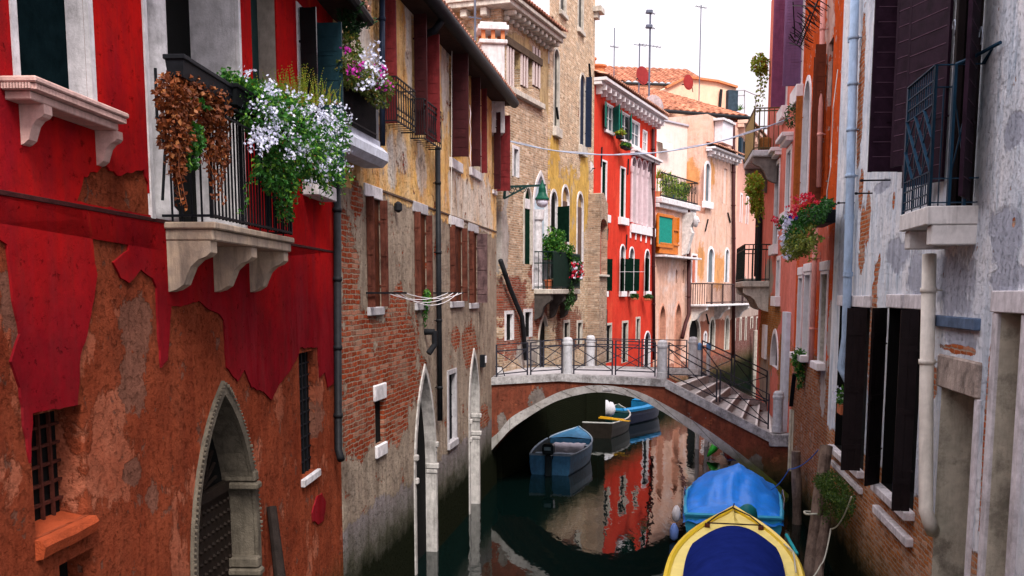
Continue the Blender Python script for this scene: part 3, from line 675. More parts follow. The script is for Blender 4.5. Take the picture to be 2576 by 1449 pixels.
# lower storey
W, q = f.opening(944, 966, 1006, 1116, depth=.07, pane=M_black, name='window')
b = MB(); b.bbox(q[0] - .08, q[1] + .1, -.01, .04, q[3] + .002, q[3] + .27, .04); b.obj('lintel', M_stonew, W)
b = MB(); b.bbox(q[0] - .06, q[1] + .06, -.01, .05, q[2] - .22, q[2] - .002, .04); b.obj('sill', M_stonew, W)
m_pale = mat('pale_gate_stone', (.50, .47, .45), .85, .3, 7, .01, streak=.6, grime=.4)
for (x0, x1, ya, xa, rise, zc) in ((1043, 1093, 930, 1067, 2.1, F2.z(1080, 1120)), (1181, 1203, 886, 1192, 1.35, F2.z(1195, 1045))):
    uz = (F2.u(x1, 1100), F2.u(x0, 1100), -.6, F2.z(xa, ya + 6))
    W, q = f.opening(0, 0, 0, 0, kind='gothic', depth=.2, trim=m_pale, tw=.12, reveal=m_pale, pane=M_black, uz=uz, name='water_gate', rise=rise)
    for zz in (zc, zc - .45):
        b = MB(); b.bbox(uz[0] - .1, uz[0] + .03, -.19, .08, zz - .12, zz, .02); b.bbox(uz[0] - .07, uz[0] + .02, -.19, .05, zz - .22, zz - .122, .02); b.obj('capital', m_pale, W); b = MB(); b.bbox(uz[1] - .03, uz[1] + .1, -.3, .08, zz - .12, zz, .02); b.obj('capital', m_pale, W)
W, q = f.opening(1127, 1145, 940, 1108, depth=.08, pane=M_black, trim=m_lint, tw=.1, reveal=m_lint, bars=(4, 2), sill=(.1, .16, .06))
b = MB(); b.bbox(0, F2.u(962, 490), -.03, .02, bandz - .03, bandz + .01, .005); b.obj('string_course', mat('stained_band', (.12, .08, .06), .9, .4, 6, .01), och, F2.M)
# eave, gutter, roof
b = MB(); b.box(-.05, L2, 0, .42, ZT - .1, ZT - .04); b.obj('soffit', _mats['soffit_wood'], och, F2.M)
b = MB(); zg = ZT + .0; b.tube([(-.25, .47, zg), (L2 * .5, .47, zg + .01), (L2, .47, zg)], .13, 14); b.tube([(F2.u(1105, 60, .4), .45, zg - .12), (F2.u(1105, 60, .4), .3, zg - .3), (F2.u(1105, 60, .4), .1, zg - .36)], .07, 10); b.obj('gutter', mat('black_gutter', (.012, .012, .015), .6, .4, 6, .004), och, F2.M, smooth=True)
b = MB(); tiles(b, -.1, L2, .52, zg + .1, -3.6, zg + 1.6); b.obj('roof', _mats['roof_tiles'], och, F2.M)
# pipes
m_pipe = mat('black_downpipe', (.014, .015, .018), .5, .4, 8, .003)
def pipe(F, pts, r, m, parent, name='downpipe', clips=3, k=12):
    P = [(F.hit(x, y, off)[0], off, F.hit(x, y, off)[1]) for x, y, off in pts]
    b = MB(); b.tube(P, r, k)
    for i in range(clips):
        a, c = Vector(P[0]), Vector(P[1]); p = a.lerp(c, (i + .5) / clips); b.tube([p - Vector((0, 0, .03)), p + Vector((0, 0, .03))], r * 1.18, k); b.bar(p, (p.x, 0, p.z), .02)
    return b.obj(name, m, parent, F.M, smooth=True)
pipe(F2, [(1101, 372, .1), (1107, 1058, .1)], .055, m_pipe, och, clips=4)
pipe(F2, [(961, -60, .1), (962, 366, .1)], .048, mat('blue_black_pipe', (.014, .022, .045), .45, .4, 8, .002), och, clips=2)
pipe(F2, [(848, 440, .1), (851, 1130, .1), (858, 1156, .18)], .055, m_pipe, och, clips=4)
b = MB(); u, z = F2.hit(1093, 835, .2); b.tube([(u, .0, z), (u, .2, z), ], .06, 10); b.tube([(u, .2, z + .02), (u, .2, z - .25), (u + .1, .1, z - .42)], .06, 10); b.obj('vent_elbow', m_pipe, och, F2.M)
b = MB(); u, z = F2.hit(1209, 908, .0); b.bbox(u - .12, u + .12, 0, .12, z - .16, z + .16); W = b.obj('meter_box', M_iron, och, F2.M); b = MB(); b.bbox(u - .09, u + .05, .12, .15, z - .05, z + .13); b.obj('lid', M_stonew, W)
b = MB(); u, z = F2.hit(992, 520, 0); b.lathe([(.02, -.1), (.07, -.06), (.07, .05), (.02, .09)], (u, .07, z), 10); tag(b.obj('hanging_jar', m_pipe, None, F2.M), 'small black jar hooked on the plaster below the ochre coat', 'jar')
# corner terrace with black railing
u0, u1 = F2.u(981, 400, .45), F2.u(868, 320, .45); zt_ = F2.z(925, 345, .45); print('terrace', u0, u1, zt_)
b = MB(); b.bbox(u0, u1, -.02, .45, zt_ - .3, zt_, .09); b.bbox(u0 - .01, u1, -.02, .3, zt_ + .002, zt_ + .12, .02)
ter = b.obj('terrace_ledge', mat('blue_white_stone', (.55, .57, .66), .8, .25, 7, .006, streak=.3), och, F2.M)
b = MB(); zr = F2.z(925, 205, .35)
n = 34; uA, uB = u0 + .35, u1
for i in range(n + 1): u = uA + (uB - uA) * i / n; b.bar((u, .33, zt_ + .1), (u, .33, zr), .016)
b.bar((uA, .33, zr), (uB, .33, zr), .035, .02); b.bar((uA, .33, zt_ + .16), (uB, .33, zt_ + .16), .03, .02)
for i in range(1, 4): b.bar((uA, .33 * i / 4, zt_ + .1), (uA, .33 * i / 4, zr), .016)
b.bar((uA, .33, zr), (uA, 0, zr), .03, .02); b.obj('railing', M_iron, ter)
b = MB(); b.bbox(uA - .3, uA - .03, .02, .3, zt_ + .1, zr + .05, .02); b.obj('pier', mat('grey_pier', (.16, .16, .17), .85, .3, 7, .006), ter)
pt = planter('petunia_box', F2, uA + .2, uB - .3, .36, .55, zr - .18, .15, M_iron, 'box of purple and white petunias on the black corner railing', 'flower box')
b = MB(); blob(b, F2, [epw(F2, 880, 180, .5, 30, 45, .14, 700), epw(F2, 915, 195, .5, 35, 40, .15, 700), epw(F2, 955, 215, .5, 30, 32, .12, 500), epw(F2, 940, 245, .5, 35, 20, .1, 300), epw(F2, 885, 115, .45, 22, 35, .12, 350), epw(F2, 975, 205, .5, 18, 18, .08, 160)], size=.04); b.obj('foliage', leafmat('olive_leaves', (.10, .14, .02), (.03, .06, .01), (.24, .16, .03)), pt, F2.M)
for nm, mm, L in (('blossoms', w_fl, [(920, 150, 20, 25, 40), (935, 190, 30, 25, 60), (945, 160, 12, 25, 22), (915, 215, 25, 14, 22), (933, 125, 6, 22, 16)]), ('purple_blossoms', w_pk, [(890, 168, 20, 14, 30), (955, 180, 12, 18, 20), (963, 210, 20, 18, 18), (868, 125, 8, 10, 8), (880, 190, 10, 12, 10)])):
    b = MB()
    for (px, py, rx, ry, n) in L:
        for i in range(n): u, z = F2.hit(px + U(-rx, rx), py + U(-ry, ry), .58); b.flower((u, .6 + U(-.05, .08), z), U(.02, .034))
    b.obj(nm, mm, pt, F2.M)
pt = thing('climbing_shrub', F2.w(F2.u(885, 60), .2, zr), 'leafy green shrub climbing above the corner petunias', 'shrub')
b = MB()
for i in range(20):
    p = Vector((F2.u(870, 100, .3), .3, F2.z(870, 110, .3))); dr = Vector((U(-1.0, .3), U(-.1, .25), U(.3, 1))).normalized(); pts = []
    for k in range(9): pts.append(p.copy()); p += dr * .1 + Vector((0, 0, -.006 * k)); [b.leaf(p + Vector((U(-.04, .04), U(-.04, .04), U(-.04, .04))), .1, .035, Vector((dr.x + U(-.8, .8), U(-.8, .8), U(-.6, .8)))) for _ in range(3)]
    b.tube(pts, .006, 4, False)
b.obj('foliage', leafmat('shrub_leaves', (.03, .10, .03), (.01, .04, .015)), pt, F2.M)
# balconette railing across the upper windows
b = MB(); yy = .26
for (xa, xb, t0, t1) in ((997, 1044, 0, 0), (1066, 1109, 0, 0)):
    a_, c_ = F2.u(xb, 260, yy), F2.u(xa, 260, yy); z0_, z1_ = 8.22, 8.92
    for z in (z0_, z0_ + .1, z1_ - .1, z1_): b.bar((a_, yy, z), (c_, yy, z), .022)
    for z in (z0_, z1_): b.bar((a_, yy, z), (a_, 0, z), .022); b.bar((c_, yy, z), (c_, 0, z), .022)
    n = max(5, int((c_ - a_) / .16))
    for i in range(n + 1): u = a_ + (c_ - a_) * i / n; b.bar((u, yy, z0_), (u, yy, z1_), .014)
    for i in range(n): u = a_ + (c_ - a_) * (i + .5) / n; w_ = (c_ - a_) / n * .42; b.tube([(u + w_ * cos(t * pi / 5), yy, (z0_ + z1_) / 2 + .17 * sin(t * pi / 5)) for t in range(11)], .006, 4, False)
    for i in range(6): y = yy * i / 6; b.bar((c_, y, z0_), (c_, y, z1_), .012); b.bar((a_ + (c_ - a_) * i / 6, yy, z0_), (a_ + (c_ - a_) * i / 6, 0, z0_), .012)
b.obj('balconette_railing', M_iron, och, F2.M)
b = MB(); b.tube([(F2.u(x, y, .12), .12 + .02 * sin(y * .02), F2.z(x, y, .12)) for x, y in ((1117, 20), (1136, 60), (1137, 180), (1136, 320), (1135, 460), (1136, 570))], .008, 5); b.obj('cable', mat('white_cable', (.6, .58, .55), .6, .1), och, F2.M)
b = MB(); b.tube([(F2.u(x, y, .1), .1, F2.z(x, y, .1)) for x, y in ((1244, 218), (1249, 240), (1246, 262), (1236, 282))], .008, 5); b.obj('cable', _mats['white_cable'], och, F2.M)
f.finish()
# laundry rods and lines
t = thing('clothes_line', F2.w(F2.u(1000, 738), .3, F2.z(1000, 738)), 'white clothes lines strung between two black rods on the ochre house', 'clothes line')
b = MB(); ends = []
for px, ex in ((921, 1019), (1085, 1158)):
    u, z = F2.hit(px, 737); b.bar((u, 0, z), (u, .66, z), .03); ends.append((u, z))
b.obj('rod', M_iron, t, F2.M)
b = MB()
for k, (y, sg) in enumerate(((.34, .12), (.45, .17), (.55, .22), (.63, .1))):
    b.tube([(ends[0][0] + (ends[1][0] - ends[0][0]) * s_ / 10, y, ends[0][1] + (ends[1][1] - ends[0][1]) * s_ / 10 - sg * 4 * (s_ / 10) * (1 - s_ / 10)) for s_ in range(11)], .007, 5)
b.obj('line', mat('white_cord', (.75, .72, .75), .7, .1), t, F2.M)
b = MB(); u, z = F2.hit(1064, 750); blob(b, F2, [(u, .08, z, .25, .08, .2, 160), (u + .05, .06, z - .3, .08, .05, .25, 60)], size=.05); tag(b.obj('wall_weed', g_leaf, None, F2.M), 'green weed growing from the wall under the second brown window', 'weed')
b = MB(); u, z = F2.hit(1187, 350, .3); n = 8
b.add([(u + U(-.01, .01), .25 + .12 * (i / n) + .02 * (j % 2), z + .75 - 1.5 * j / n) for j in range(n + 1) for i in range(2)], [(2 * j, 2 * j + 1, 2 * j + 3, 2 * j + 2) for j in range(n)])
tag(b.obj('hanging_cloth', mat('pinkish_cloth', (.75, .62, .68), .9, .15), None, F2.M), 'pale cloth hanging between the oxblood shutters of the ochre house', 'cloth')
# ================================================================== water
t = NT('canal_water', .03, .5); t.b.inputs['Base Color'].default_value = (.001, .005, .0045, 1); t.b.inputs['IOR'].default_value = 1.48
n1 = t.noise(t.mapv(t.coord(), (1.0, .3, 1)), 1.6, 3, .5, .3); n2 = t.noise(t.mapv(t.coord(), (3.5, 1.6, 1)), 1.6, 2, .5)
t.bump(t.math('ADD', n1, t.math('MULTIPLY', n2, .25)), .03, .26)
b = MB(); b.add([(-90, -60, 0), (120, -60, 0), (120, 260, 0), (-90, 260, 0)], [(0, 1, 2, 3)]); tag(b.obj('water', t.m), 'dark green canal water reflecting the houses', 'water', kind='structure')
# ================================================================== BRIDGE
gr = ground(1985, 1250)
BR = Frame((gr.x + 1.2, gr.y - .18 - .05), (A.x - .3, gr.y + (gr.x - A.x) * .149))
# canal axis runs at .149, so the bridge face is square to it
print('bridge', BR.a, BR.b, BR.L)
t = None
bt = thing('footbridge', (3.5, 29, 0), 'low arched footbridge with brick red sides and white stone edging over the canal', 'bridge')
near_px = [(1236, 951), (1320, 945), (1408, 940), (1502, 945), (1600, 949), (1674, 954)]
slope_px = [(1674, 955), (1931, 1088)]
top = [BR.hit(x, y) for x, y in near_px]; sl1 = BR.hit(1940, 1091)
uR, zR = sl1; uL = BR.L; zD = sum(p[1] for p in top) / len(top)
topl = [(uL, top[0][1])] + top[1:] + [(uR, zR)]
print('deck z', [round(p[1], 2) for p in top], 'foot z', zR, 'u', uR)
uE = BR.u(1990, 1110); 
ext = [(1236, 1102), (1256, 1085), (1287, 1049), (1346, 1016), (1409, 985), (1464, 972), (1505, 969), (1549, 972), (1611, 987), (1699, 1032), (1789, 1087), (1874, 1150), (1945, 1208), (1990, 1250)]
inn = [(1236, 1134), (1262, 1105), (1296, 1072), (1385, 1016), (1456, 993), (1519, 987), (1594, 1000), (1652, 1027), (1741, 1083), (1830, 1143), (1901, 1194), (1963, 1250), (1985, 1290)]
def smooth(px, n=48):
    H = [Vector(BR.hit(*p)) for p in px]; out = []
    m_ = len(H) - 1
    for i in range(n + 1):
        t_ = i / n * m_; k = min(int(t_), m_ - 1); f_ = t_ - k
        p0, p1, p2, p3 = H[max(k - 1, 0)], H[k], H[k + 1], H[min(k + 2, m_)]
        out.append(tuple(.5 * ((2 * p1) + (p2 - p0) * f_ + (2 * p0 - 5 * p1 + 4 * p2 - p3) * f_ ** 2 + (3 * p1 - p0 - 3 * p2 + p3) * f_ ** 3)))
    return out
E, I = smooth(ext), smooth(inn)
DB = 3.9
m_br = wallmat('bridge_plaster', BR, ('plaster', (.27, .08, .045), (.17, .042, .026), ((.07, .025, .018), .8)),
    layers=[dict(coat=('plaster', (.26, .22, .20), (.16, .13, .12), ((.1, .08, .07), .5)), pats=[(1352, 1010, 28, 45), (1262, 1060, 16, 40), (1848, 1190, 30, 30), (1900, 1170, 25, 40), (1500, 958, 60, 8)], amp=.9, ns=3, dh=-.3),
            dict(coat=('plaster', (.40, .12, .06), (.32, .085, .04), ((.2, .06, .03), .5)), lvl=.60, ns=1.4, dh=-.2)],
    algae=.5, stain=.6, bumpd=.02, fine=.8)
m_cap = mat('worn_bridge_stone', (.42, .40, .40), .85, .45, 10, .008, streak=.55, grime=.55, c2=(.56, .54, .55))
# spandrel body following the arch
body = [(uE - .2 if uE < 0 else 0, -1)]
under = [p for p in I]
out = [(-.9, -.8), (-.9, zR - .22), (uR, zR - .22)] + [(u, z - .2) for u, z in top[::-1]] + [(uL, top[0][1] - .2), (uL, -.8)]
# close through the arch: left foot up along the intrados to the right foot
poly = out[:-1] + [(uL, I[0][1] - .3)] + [I[0]] + I[1:] + [(I[-1][0] - .0, -.8)]
b = MB(); b.prism(poly, 0, -DB); b.obj('spandrel', m_br, bt, BR.M)
b = MB(); n = len(E)
ring_pts_o, ring_pts_i = E, I
b.strip(ring_pts_o, [(u, z + .004) for u, z in ring_pts_i], .05, -.3); b.strip(ring_pts_o, [(u, z + .004) for u, z in ring_pts_i], -DB - .04, -DB + .3)
m_ringst = wallmat('arch_ring_stone', BR, ('plaster', (.50, .48, .47), (.36, .34, .33), ((.2, .16, .12), .4)), algae=.75, algae_col=(.10, .12, .02), stain=.3, bumpd=.012)
b.obj('arch_ring', m_ringst, bt, BR.M)
b = MB()
for k in range(3, n - 1, 4):
    o, i_ = Vector(E[k]), Vector(I[k]); dd = (o - i_).normalized(); b.bar((i_.x, .0515, i_.y + .01), (o.x, .0515, o.y - .005), .012, .006, up=Vector((0, 1, 0)))
b.obj('joints', mat('dark_joint', (.10, .09, .08), .9, .3, 9, 0), bt, BR.M)
kx = BR.hit(1528, 978); b = MB(); b.bbox(kx[0] - .13, kx[0] + .13, .05, .075, kx[1] - .05, kx[1] + .03); b.obj('keystone_plaque', m_cap, bt, BR.M)
# intrados shell
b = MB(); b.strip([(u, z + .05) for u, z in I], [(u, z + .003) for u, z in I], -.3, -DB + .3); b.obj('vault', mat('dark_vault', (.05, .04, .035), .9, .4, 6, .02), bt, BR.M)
# stone edge bands
def band(line, y0, y1, h=.2):
    b = MB(); b.strip(line, [(u, z - h) for u, z in line], y0, y1); return b
cuts = [0, 2, 3, 4, 6]
tl = [(uL, top[0][1])] + top[1:]
band(tl, .06, -.30).obj('edge_band', m_cap, bt, BR.M)
band([top[-1], (uR, zR)], .06, -.30, .24).obj('edge_band', m_cap, bt, BR.M)
fo = -DB + .3; FT = -6.6
ftop = [(uL, top[0][1]), (BR.u(1497, 930, -DB), top[3][1]), (BR.hit(1756, 941, fo)[0], top[-1][1] + .02)]
fend = BR.hit(1935, 1021, FT); print('far foot', fend)
band(ftop, fo, -DB - .06).obj('edge_band', m_cap, bt, BR.M)
def skew(p, q, h, w=.34):
    d_ = (Vector(q) - Vector(p)); n_ = Vector((-d_.y, d_.x, 0)).normalized() * w; p, q = Vector(p), Vector(q); dn = Vector((0, 0, -h))
    return [p, q, q + n_, p + n_, p + dn, q + dn, q + n_ + dn, p + n_ + dn], [(0, 1, 2, 3), (7, 6, 5, 4), (0, 4, 5, 1), (1, 5, 6, 2), (2, 6, 7, 3), (3, 7, 4, 0)]
pF, qF = Vector((ftop[-1][0], fo - .1, ftop[-1][1])), Vector((fend[0], FT, fend[1]))
b = MB(); b.add(*skew(pF, qF, .26)); b.obj('edge_band', m_cap, bt, BR.M)
b = MB(); b.add(*skew(pF + Vector((0, -.03, -.262)), qF + Vector((0, -.03, -.262)), 1.6, .26)); b.obj('side_wall', m_br, bt, BR.M)
# deck and steps
uS = top[-1][0]
b = MB(); b.box(uS, uL, -.28, fo, zD - .12, zD - .035); b.obj('deck', mat('deck_paving', (.40, .38, .40), .8, .25, 5, .006, grime=.2), bt, BR.M)
ns = 7; m_step = mat('step_stone', (.36, .33, .32), .8, .3, 8, .006, grime=.25); m_riser = mat('step_riser', (.22, .15, .13), .85, .3, 8, .006); m_nose = mat('step_nosing', (.62, .58, .56), .75, .2, 8, .004)
u_end = BR.u(1945, 1090)
for i in range(ns):
    f0, f1 = i / ns, (i + 1) / ns; ua = uS + (u_end - uS) * f0; ub_ = uS + (u_end - uS) * f1; zt = zD - .035 - (zD - .035 - zR + .12) * f1
    qa, qb = pF.lerp(qF, f0), pF.lerp(qF, f1)
    b = MB(); tp_ = [(ua, -.29, zt), (ub_, -.29, zt), (qb.x, qb.y, zt), (qa.x, qa.y, zt)]; b.add(tp_ + [(x, y, zt - .4) for x, y, _ in tp_], [(0, 1, 2, 3), (7, 6, 5, 4), (0, 4, 5, 1), (1, 5, 6, 2), (2, 6, 7, 3), (3, 7, 4, 0)])
    so = b.obj('step', m_step, bt, BR.M)
    b = MB(); A_, B_ = Vector((ub_ + .02, -.295, zt + .012)), Vector((qb.x + .02, qb.y + .01, zt + .012)); b.bar(A_, B_, .06, .03); b.obj('nosing', m_nose, so)
b = MB(); b.box(uW_ := -1.6, u_end - .01, -.31, FT - .6, -.6, zR - .13); b.obj('landing', m_step, bt, BR.M)
b = MB(); b.bbox(uR + .05, -1.2, .07, -.32, zR - .34, zR + .0, .02); b.obj('landing_block', m_cap, bt, BR.M)
# posts
m_post = mat('bridge_post_stone', (.50, .50, .53), .8, .25, 12, .006, streak=.3, grime=.25)
posts = [(1428, 963, 848, -.15), (1667, 952, 855, -.15), (1959, 1086, 983, -.1), (1486, 932, 843, -DB + .15), (1744, 938, 847, -DB + .15), (1950, 1022, 921, FT + .1)]
for px, yb, yt, off in posts:
    u, zt = BR.hit(px, yt, off); zb = BR.z(px, yb, off); 
    if off < -1: zb = zt - 1.2
    h = zt - zb; r = .135
    b = MB(); b.lathe([(r * 1.08, 0), (r * 1.08, .16), (r, .18), (r, h - .22), (r * 1.14, h - .2), (r * 1.14, h - .14), (r * 1.02, h - .13), (r * .98, h - .06), (r * .7, h - .01), (r * .2, h)], (u, off, zb), 20)
    b.obj('stone_post', m_post, bt, BR.M, smooth=False)
# railings
m_rail = mat('rail_iron', (.030, .030, .042), .5, .4, 12, .002)
def railsec(pts_top, pts_bot, off, dbl=False, name='railing'):
    """posts at given columns; [(px, y_top, y_bottom)] left to right; off may be one offset or one per post"""
    b = MB(); Q = []; offs = off if isinstance(off, (list, tuple)) else [off] * len(pts_top)
    for (px, yt, yb), o in zip(pts_top, offs): u, z1 = BR.hit(px, yt, o); Q.append((u, o, z1, BR.z(px, yb, o)))
    for i, (u, o, z1, z0_) in enumerate(Q):
        b.bar((u, o, z0_ - .12), (u, o, z1 + .01), .04)
        if 0 < i < len(Q) - 1: b.bar((u - .09, o, z0_ - .12), (u - .09, o, z1 + .01), .04)
    for i in range(len(Q) - 1):
        (ua, oa, a1, a0), (ub_, ob, b1, b0) = Q[i], Q[i + 1]
        if i > 0: ua -= .09
        b.bar((ua, oa, a1), (ub_, ob, b1), .05, .025); b.bar((ua, oa, a1 - .17), (ub_, ob, b1 - .17), .03); b.bar((ua, oa, a0), (ub_, ob, b0), .03)
        b.bar((ua, oa + .008, a0), (ub_, ob + .008, b1 - .17), .022); b.bar((ua, oa - .014, a1 - .17), (ub_, ob - .014, b0), .022)
    b.obj(name, m_rail, bt, BR.M)
no = -.13
railsec([(1249, 868, 942), (1327, 862, 934), (1414, 853, 929)], 0, no)
railsec([(1444, 854, 930), (1541, 857, 932), (1649, 862, 936)], 0, no)
railsec([(1683, 862, 941), (1804, 930, 1000), (1935, 992, 1068)], 0, no)
fo2 = -DB + .13
railsec([(1268, 858, 918), (1360, 856, 918), (1472, 852, 920)], 0, fo2)
railsec([(1500, 852, 922), (1608, 854, 924), (1728, 856, 926)], 0, fo2)
railsec([(1767, 857, 938), (1841, 892, 970), (1930, 934, 1012)], 0, [fo2, (fo2 + FT) / 2, FT + .1])
b = MB(); u, z = BR.hit(1262, 940, -.3); T = lambda v: (u + v[0] + v[2] * .28, -.32 + v[1], zD - .05 + v[2] * .95)
b.box(-.1, .1, 0, .02, 0, .3, T); ob = b.obj('leaning_board', M_iron, None, BR.M); tag(ob, 'small white and black board leaning at the left end of the bridge rail', 'board')
b = MB(); b.box(-.075, .085, .021, .024, .02, .27, T); b.obj('white_face', M_stonew, ob)
# striped mooring poles beyond the steps
for i, (px, yt) in enumerate(((1760, 862), (1783, 862))):
    Y = 35.5 + i * .6; p = at_depth(px, yt, Y); tt = thing('mooring_pole', (p.x, p.y, 0), ('left' if i == 0 else 'right') + ' of the two white mooring poles with blue tips beyond the bridge steps', 'mooring pole', 'white mooring poles')
    b = MB(); b.lathe([(.075, -.8), (.07, p.z - .25)], (p.x, p.y, 0), 10); b.obj('pole', M_stonew, tt); b = MB(); b.lathe([(.085, p.z - .25), (.085, p.z - .06), (.03, p.z)], (p.x, p.y, 0), 10); b.obj('cap', mat('blue_pole_cap', (.12, .25, .5), .5, .2, 5, 0), tt)

# ================================================================== BOATS
def hull(L, B, H, bow=1.0, stern=.72, n=22, sheer=.25, draft=.25, fullness=.55, flare=.12):
    """returns station list of (x, half-beam, keel z, gunwale z); x=0 stern .. L bow"""
    S = []
    for i in range(n + 1):
        t_ = i / n; w_ = (stern + (1 - stern) * sin(min(1, t_ / .45) * pi / 2)) if t_ < .45 else max(.0, 1 - ((t_ - .45) / .55) ** (1.9 + fullness))
        S.append((t_ * L, max(.015, B / 2 * w_), -draft * (1 - .0 * t_) + max(0, t_ - .75) * 4 * draft * .9, H + sheer * (t_ - .35) ** 2 * 2.2 * (1 if t_ > .35 else .3)))
    return S
def boat(name, pos, head, L, B, H, mo, mi, mr, label, cat='boat', rimw=.06, parts=True, deck=0, deckm=None, **k):
    M = Matrix.Translation(Vector(pos)) @ Matrix.Rotation(head, 4, 'Z'); t_ = thing(name, pos, label, cat)
    S = hull(L, B, H, **k); b = MB(); n = len(S); prof = [(1, 1), (1.0, .72), (.93, .35), (.72, .08), (.0, 0)]
    rows = []
    for x, hb, zk, zg in S:
        r = [(x + (.12 if x > L * .8 else 0) * f_[1] * (x / L), hb * f_[0], zk + (zg - zk) * f_[1]) for f_ in prof]; rows.append(r + [(p[0], -p[1], p[2]) for p in r[-2::-1]])
    m_ = len(rows[0]); b.add([p for r in rows for p in r], [(i * m_ + j, i * m_ + j + 1, (i + 1) * m_ + j + 1, (i + 1) * m_ + j) for i in range(n - 1) for j in range(m_ - 1)] + [tuple(range(m_))])
    b.obj('hull', mo, t_, M, smooth=False)
    b = MB(); rows = []; th_ = .05
    for x, hb, zk, zg in S:
        h2 = max(.005, hb - th_); fl = max(zk + .12, .04); xx = min(max(x, .06), L - .12)
        r = [(xx, h2, zg - .01), (xx, h2 * .97, fl + (zg - fl) * .5), (xx, h2 * .8, fl)]; rows.append(r + [(p[0], -p[1], p[2]) for p in r[::-1]])
    m_ = 6; b.add([p for r in rows for p in r], [(i * m_ + j, (i + 1) * m_ + j, (i + 1) * m_ + j + 1, i * m_ + j + 1) for i in range(n - 1) for j in range(m_ - 1)] + [tuple(range(m_ - 1, -1, -1))])
    b.obj('inside', mi, t_, M)
    b = MB()
    for sg in (1, -1): b.tube([(x + (.1 if i == n - 1 else 0), sg * max(0, hb - .01), zg + .01) for i, (x, hb, zk, zg) in enumerate(S)], rimw / 2, 6)
    b.tube([(0, S[0][1], S[0][3] + .01), (0, -S[0][1], S[0][3] + .01)], rimw / 2, 6); b.obj('gunwale', mr, t_, M)
    if deck:
        b = MB(); i0 = int((n - 1) * (1 - deck)); st = S[i0:]
        vs = []
        for x, hb, zk, zg in st: vs += [(x, hb - .02, zg), (x, 0, zg + .05), (x, -hb + .02, zg)]
        b.add(vs, [(3 * i + j, 3 * i + 3 + j, 3 * i + 4 + j, 3 * i + 1 + j) for i in range(len(st) - 1) for j in range(2)]); x, hb, zk, zg = st[0]; b.box(x - .03, x, -hb + .06, hb - .06, .1, zg - .005); b.obj('foredeck', deckm or mr, t_, M)
    return t_, M, S
def thwart(t_, M, S, fx, m, w=.26, drop=.12):
    k = S[int(fx * (len(S) - 1))]; b = MB(); b.bbox(k[0] - w / 2, k[0] + w / 2, -k[1] + .05, k[1] - .05, k[3] - drop - .04, k[3] - drop); return b.obj('thwart', m, t_, M)
def head(p, q): return atan2(q.y - p.y, q.x - p.x)
m_gb = mat('grey_blue_paint', (.05, .17, .32), .45, .3, 6, .003, grime=.25); m_gb2 = mat('pale_blue_rim', (.28, .36, .45), .5, .3, 6, .002, grime=.2)
m_bw = mat('dark_boat_wood', (.025, .02, .016), .5, .4, 6, .003); m_bin = mat('boat_inside_dark', (.04, .05, .055), .7, .4, 6, .003)
m_bl = mat('bright_blue_paint', (.02, .24, .52), .45, .2, 6, .002); m_lb = mat('light_blue_paint', (.04, .33, .52), .4, .2, 6, .002); m_navyh = mat('navy_hull', (.015, .02, .045), .4, .3, 6, .002)
s_ = ground(1383, 1195); q_ = at_depth(1478, 1120, 37.0); s_.z = 0; q_.z = 0; hd = head(s_, q_); LB = min(5.0, (q_ - s_).length); print('boat1', s_, q_, LB)
t_, M, S = boat('motor_boat', (s_.x, s_.y, 0), hd, LB, 1.66, .58, m_gb, m_bin, m_gb2, 'grey blue open motor boat with a white cloth moored left under the bridge', deck=.3, deckm=m_gb, stern=.75)
thwart(t_, M, S, .3, m_gb2); k = S[10]; 
b = MB(); x = S[12][0]; b.bbox(x - .18, x + .12, -S[12][1] + .1, S[12][1] - .12, .50, .54); b.obj('thwart', m_gb2, t_, M)
t2 = MB(); b = t2; b.bbox(-.36, -.04, -.17, .17, .66, .98, .05); b.bbox(-.3, -.1, -.09, .09, .0, .64, .02); b.bbox(-.1, .08, -.1, .1, .48, .6, .02); b.bbox(-.24, -.16, -.03, .03, -.5, .0, .01)
mo_ = b.obj('outboard_motor', mat('black_engine', (.012, .018, .022), .35, .3, 5, 0), t_, M); b = MB(); b.bbox(-.38, -.36, -.1, .1, .8, .9, .004); b.obj('badge', mat('engine_panel', (.15, .22, .25), .4, .2, 5, 0), mo_)
b = MB(); N = 12
for side in (0,):
    vs = []
    for i in range(N + 1):
        for j in range(9):
            a = j / 8; yy = -.62 + 1.0 * i / N; wv = .02 * sin(i * 2.3) + .012 * sin(i * 5.1 + j)
            if j < 3: p = (x - .32 - .0 + wv, yy, .25 + .13 * j)
            elif j < 6: p = (x - .3 + .14 * (j - 2), yy, .58 + wv * .6)
            else: p = (x + .26 + wv, yy, .56 - .09 * (j - 5))
            vs.append(p)
    b.add(vs, [(i * 9 + j, i * 9 + j + 1, i * 9 + 10 + j, i * 9 + 9 + j) for i in range(N) for j in range(8)])
tag(b.obj('draped_cloth', mat('lilac_white_cloth', (.66, .64, .72), .9, .15, 8, .004), None, M, smooth=True), 'white cloth folded over the seat of the grey blue motor boat', 'cloth')
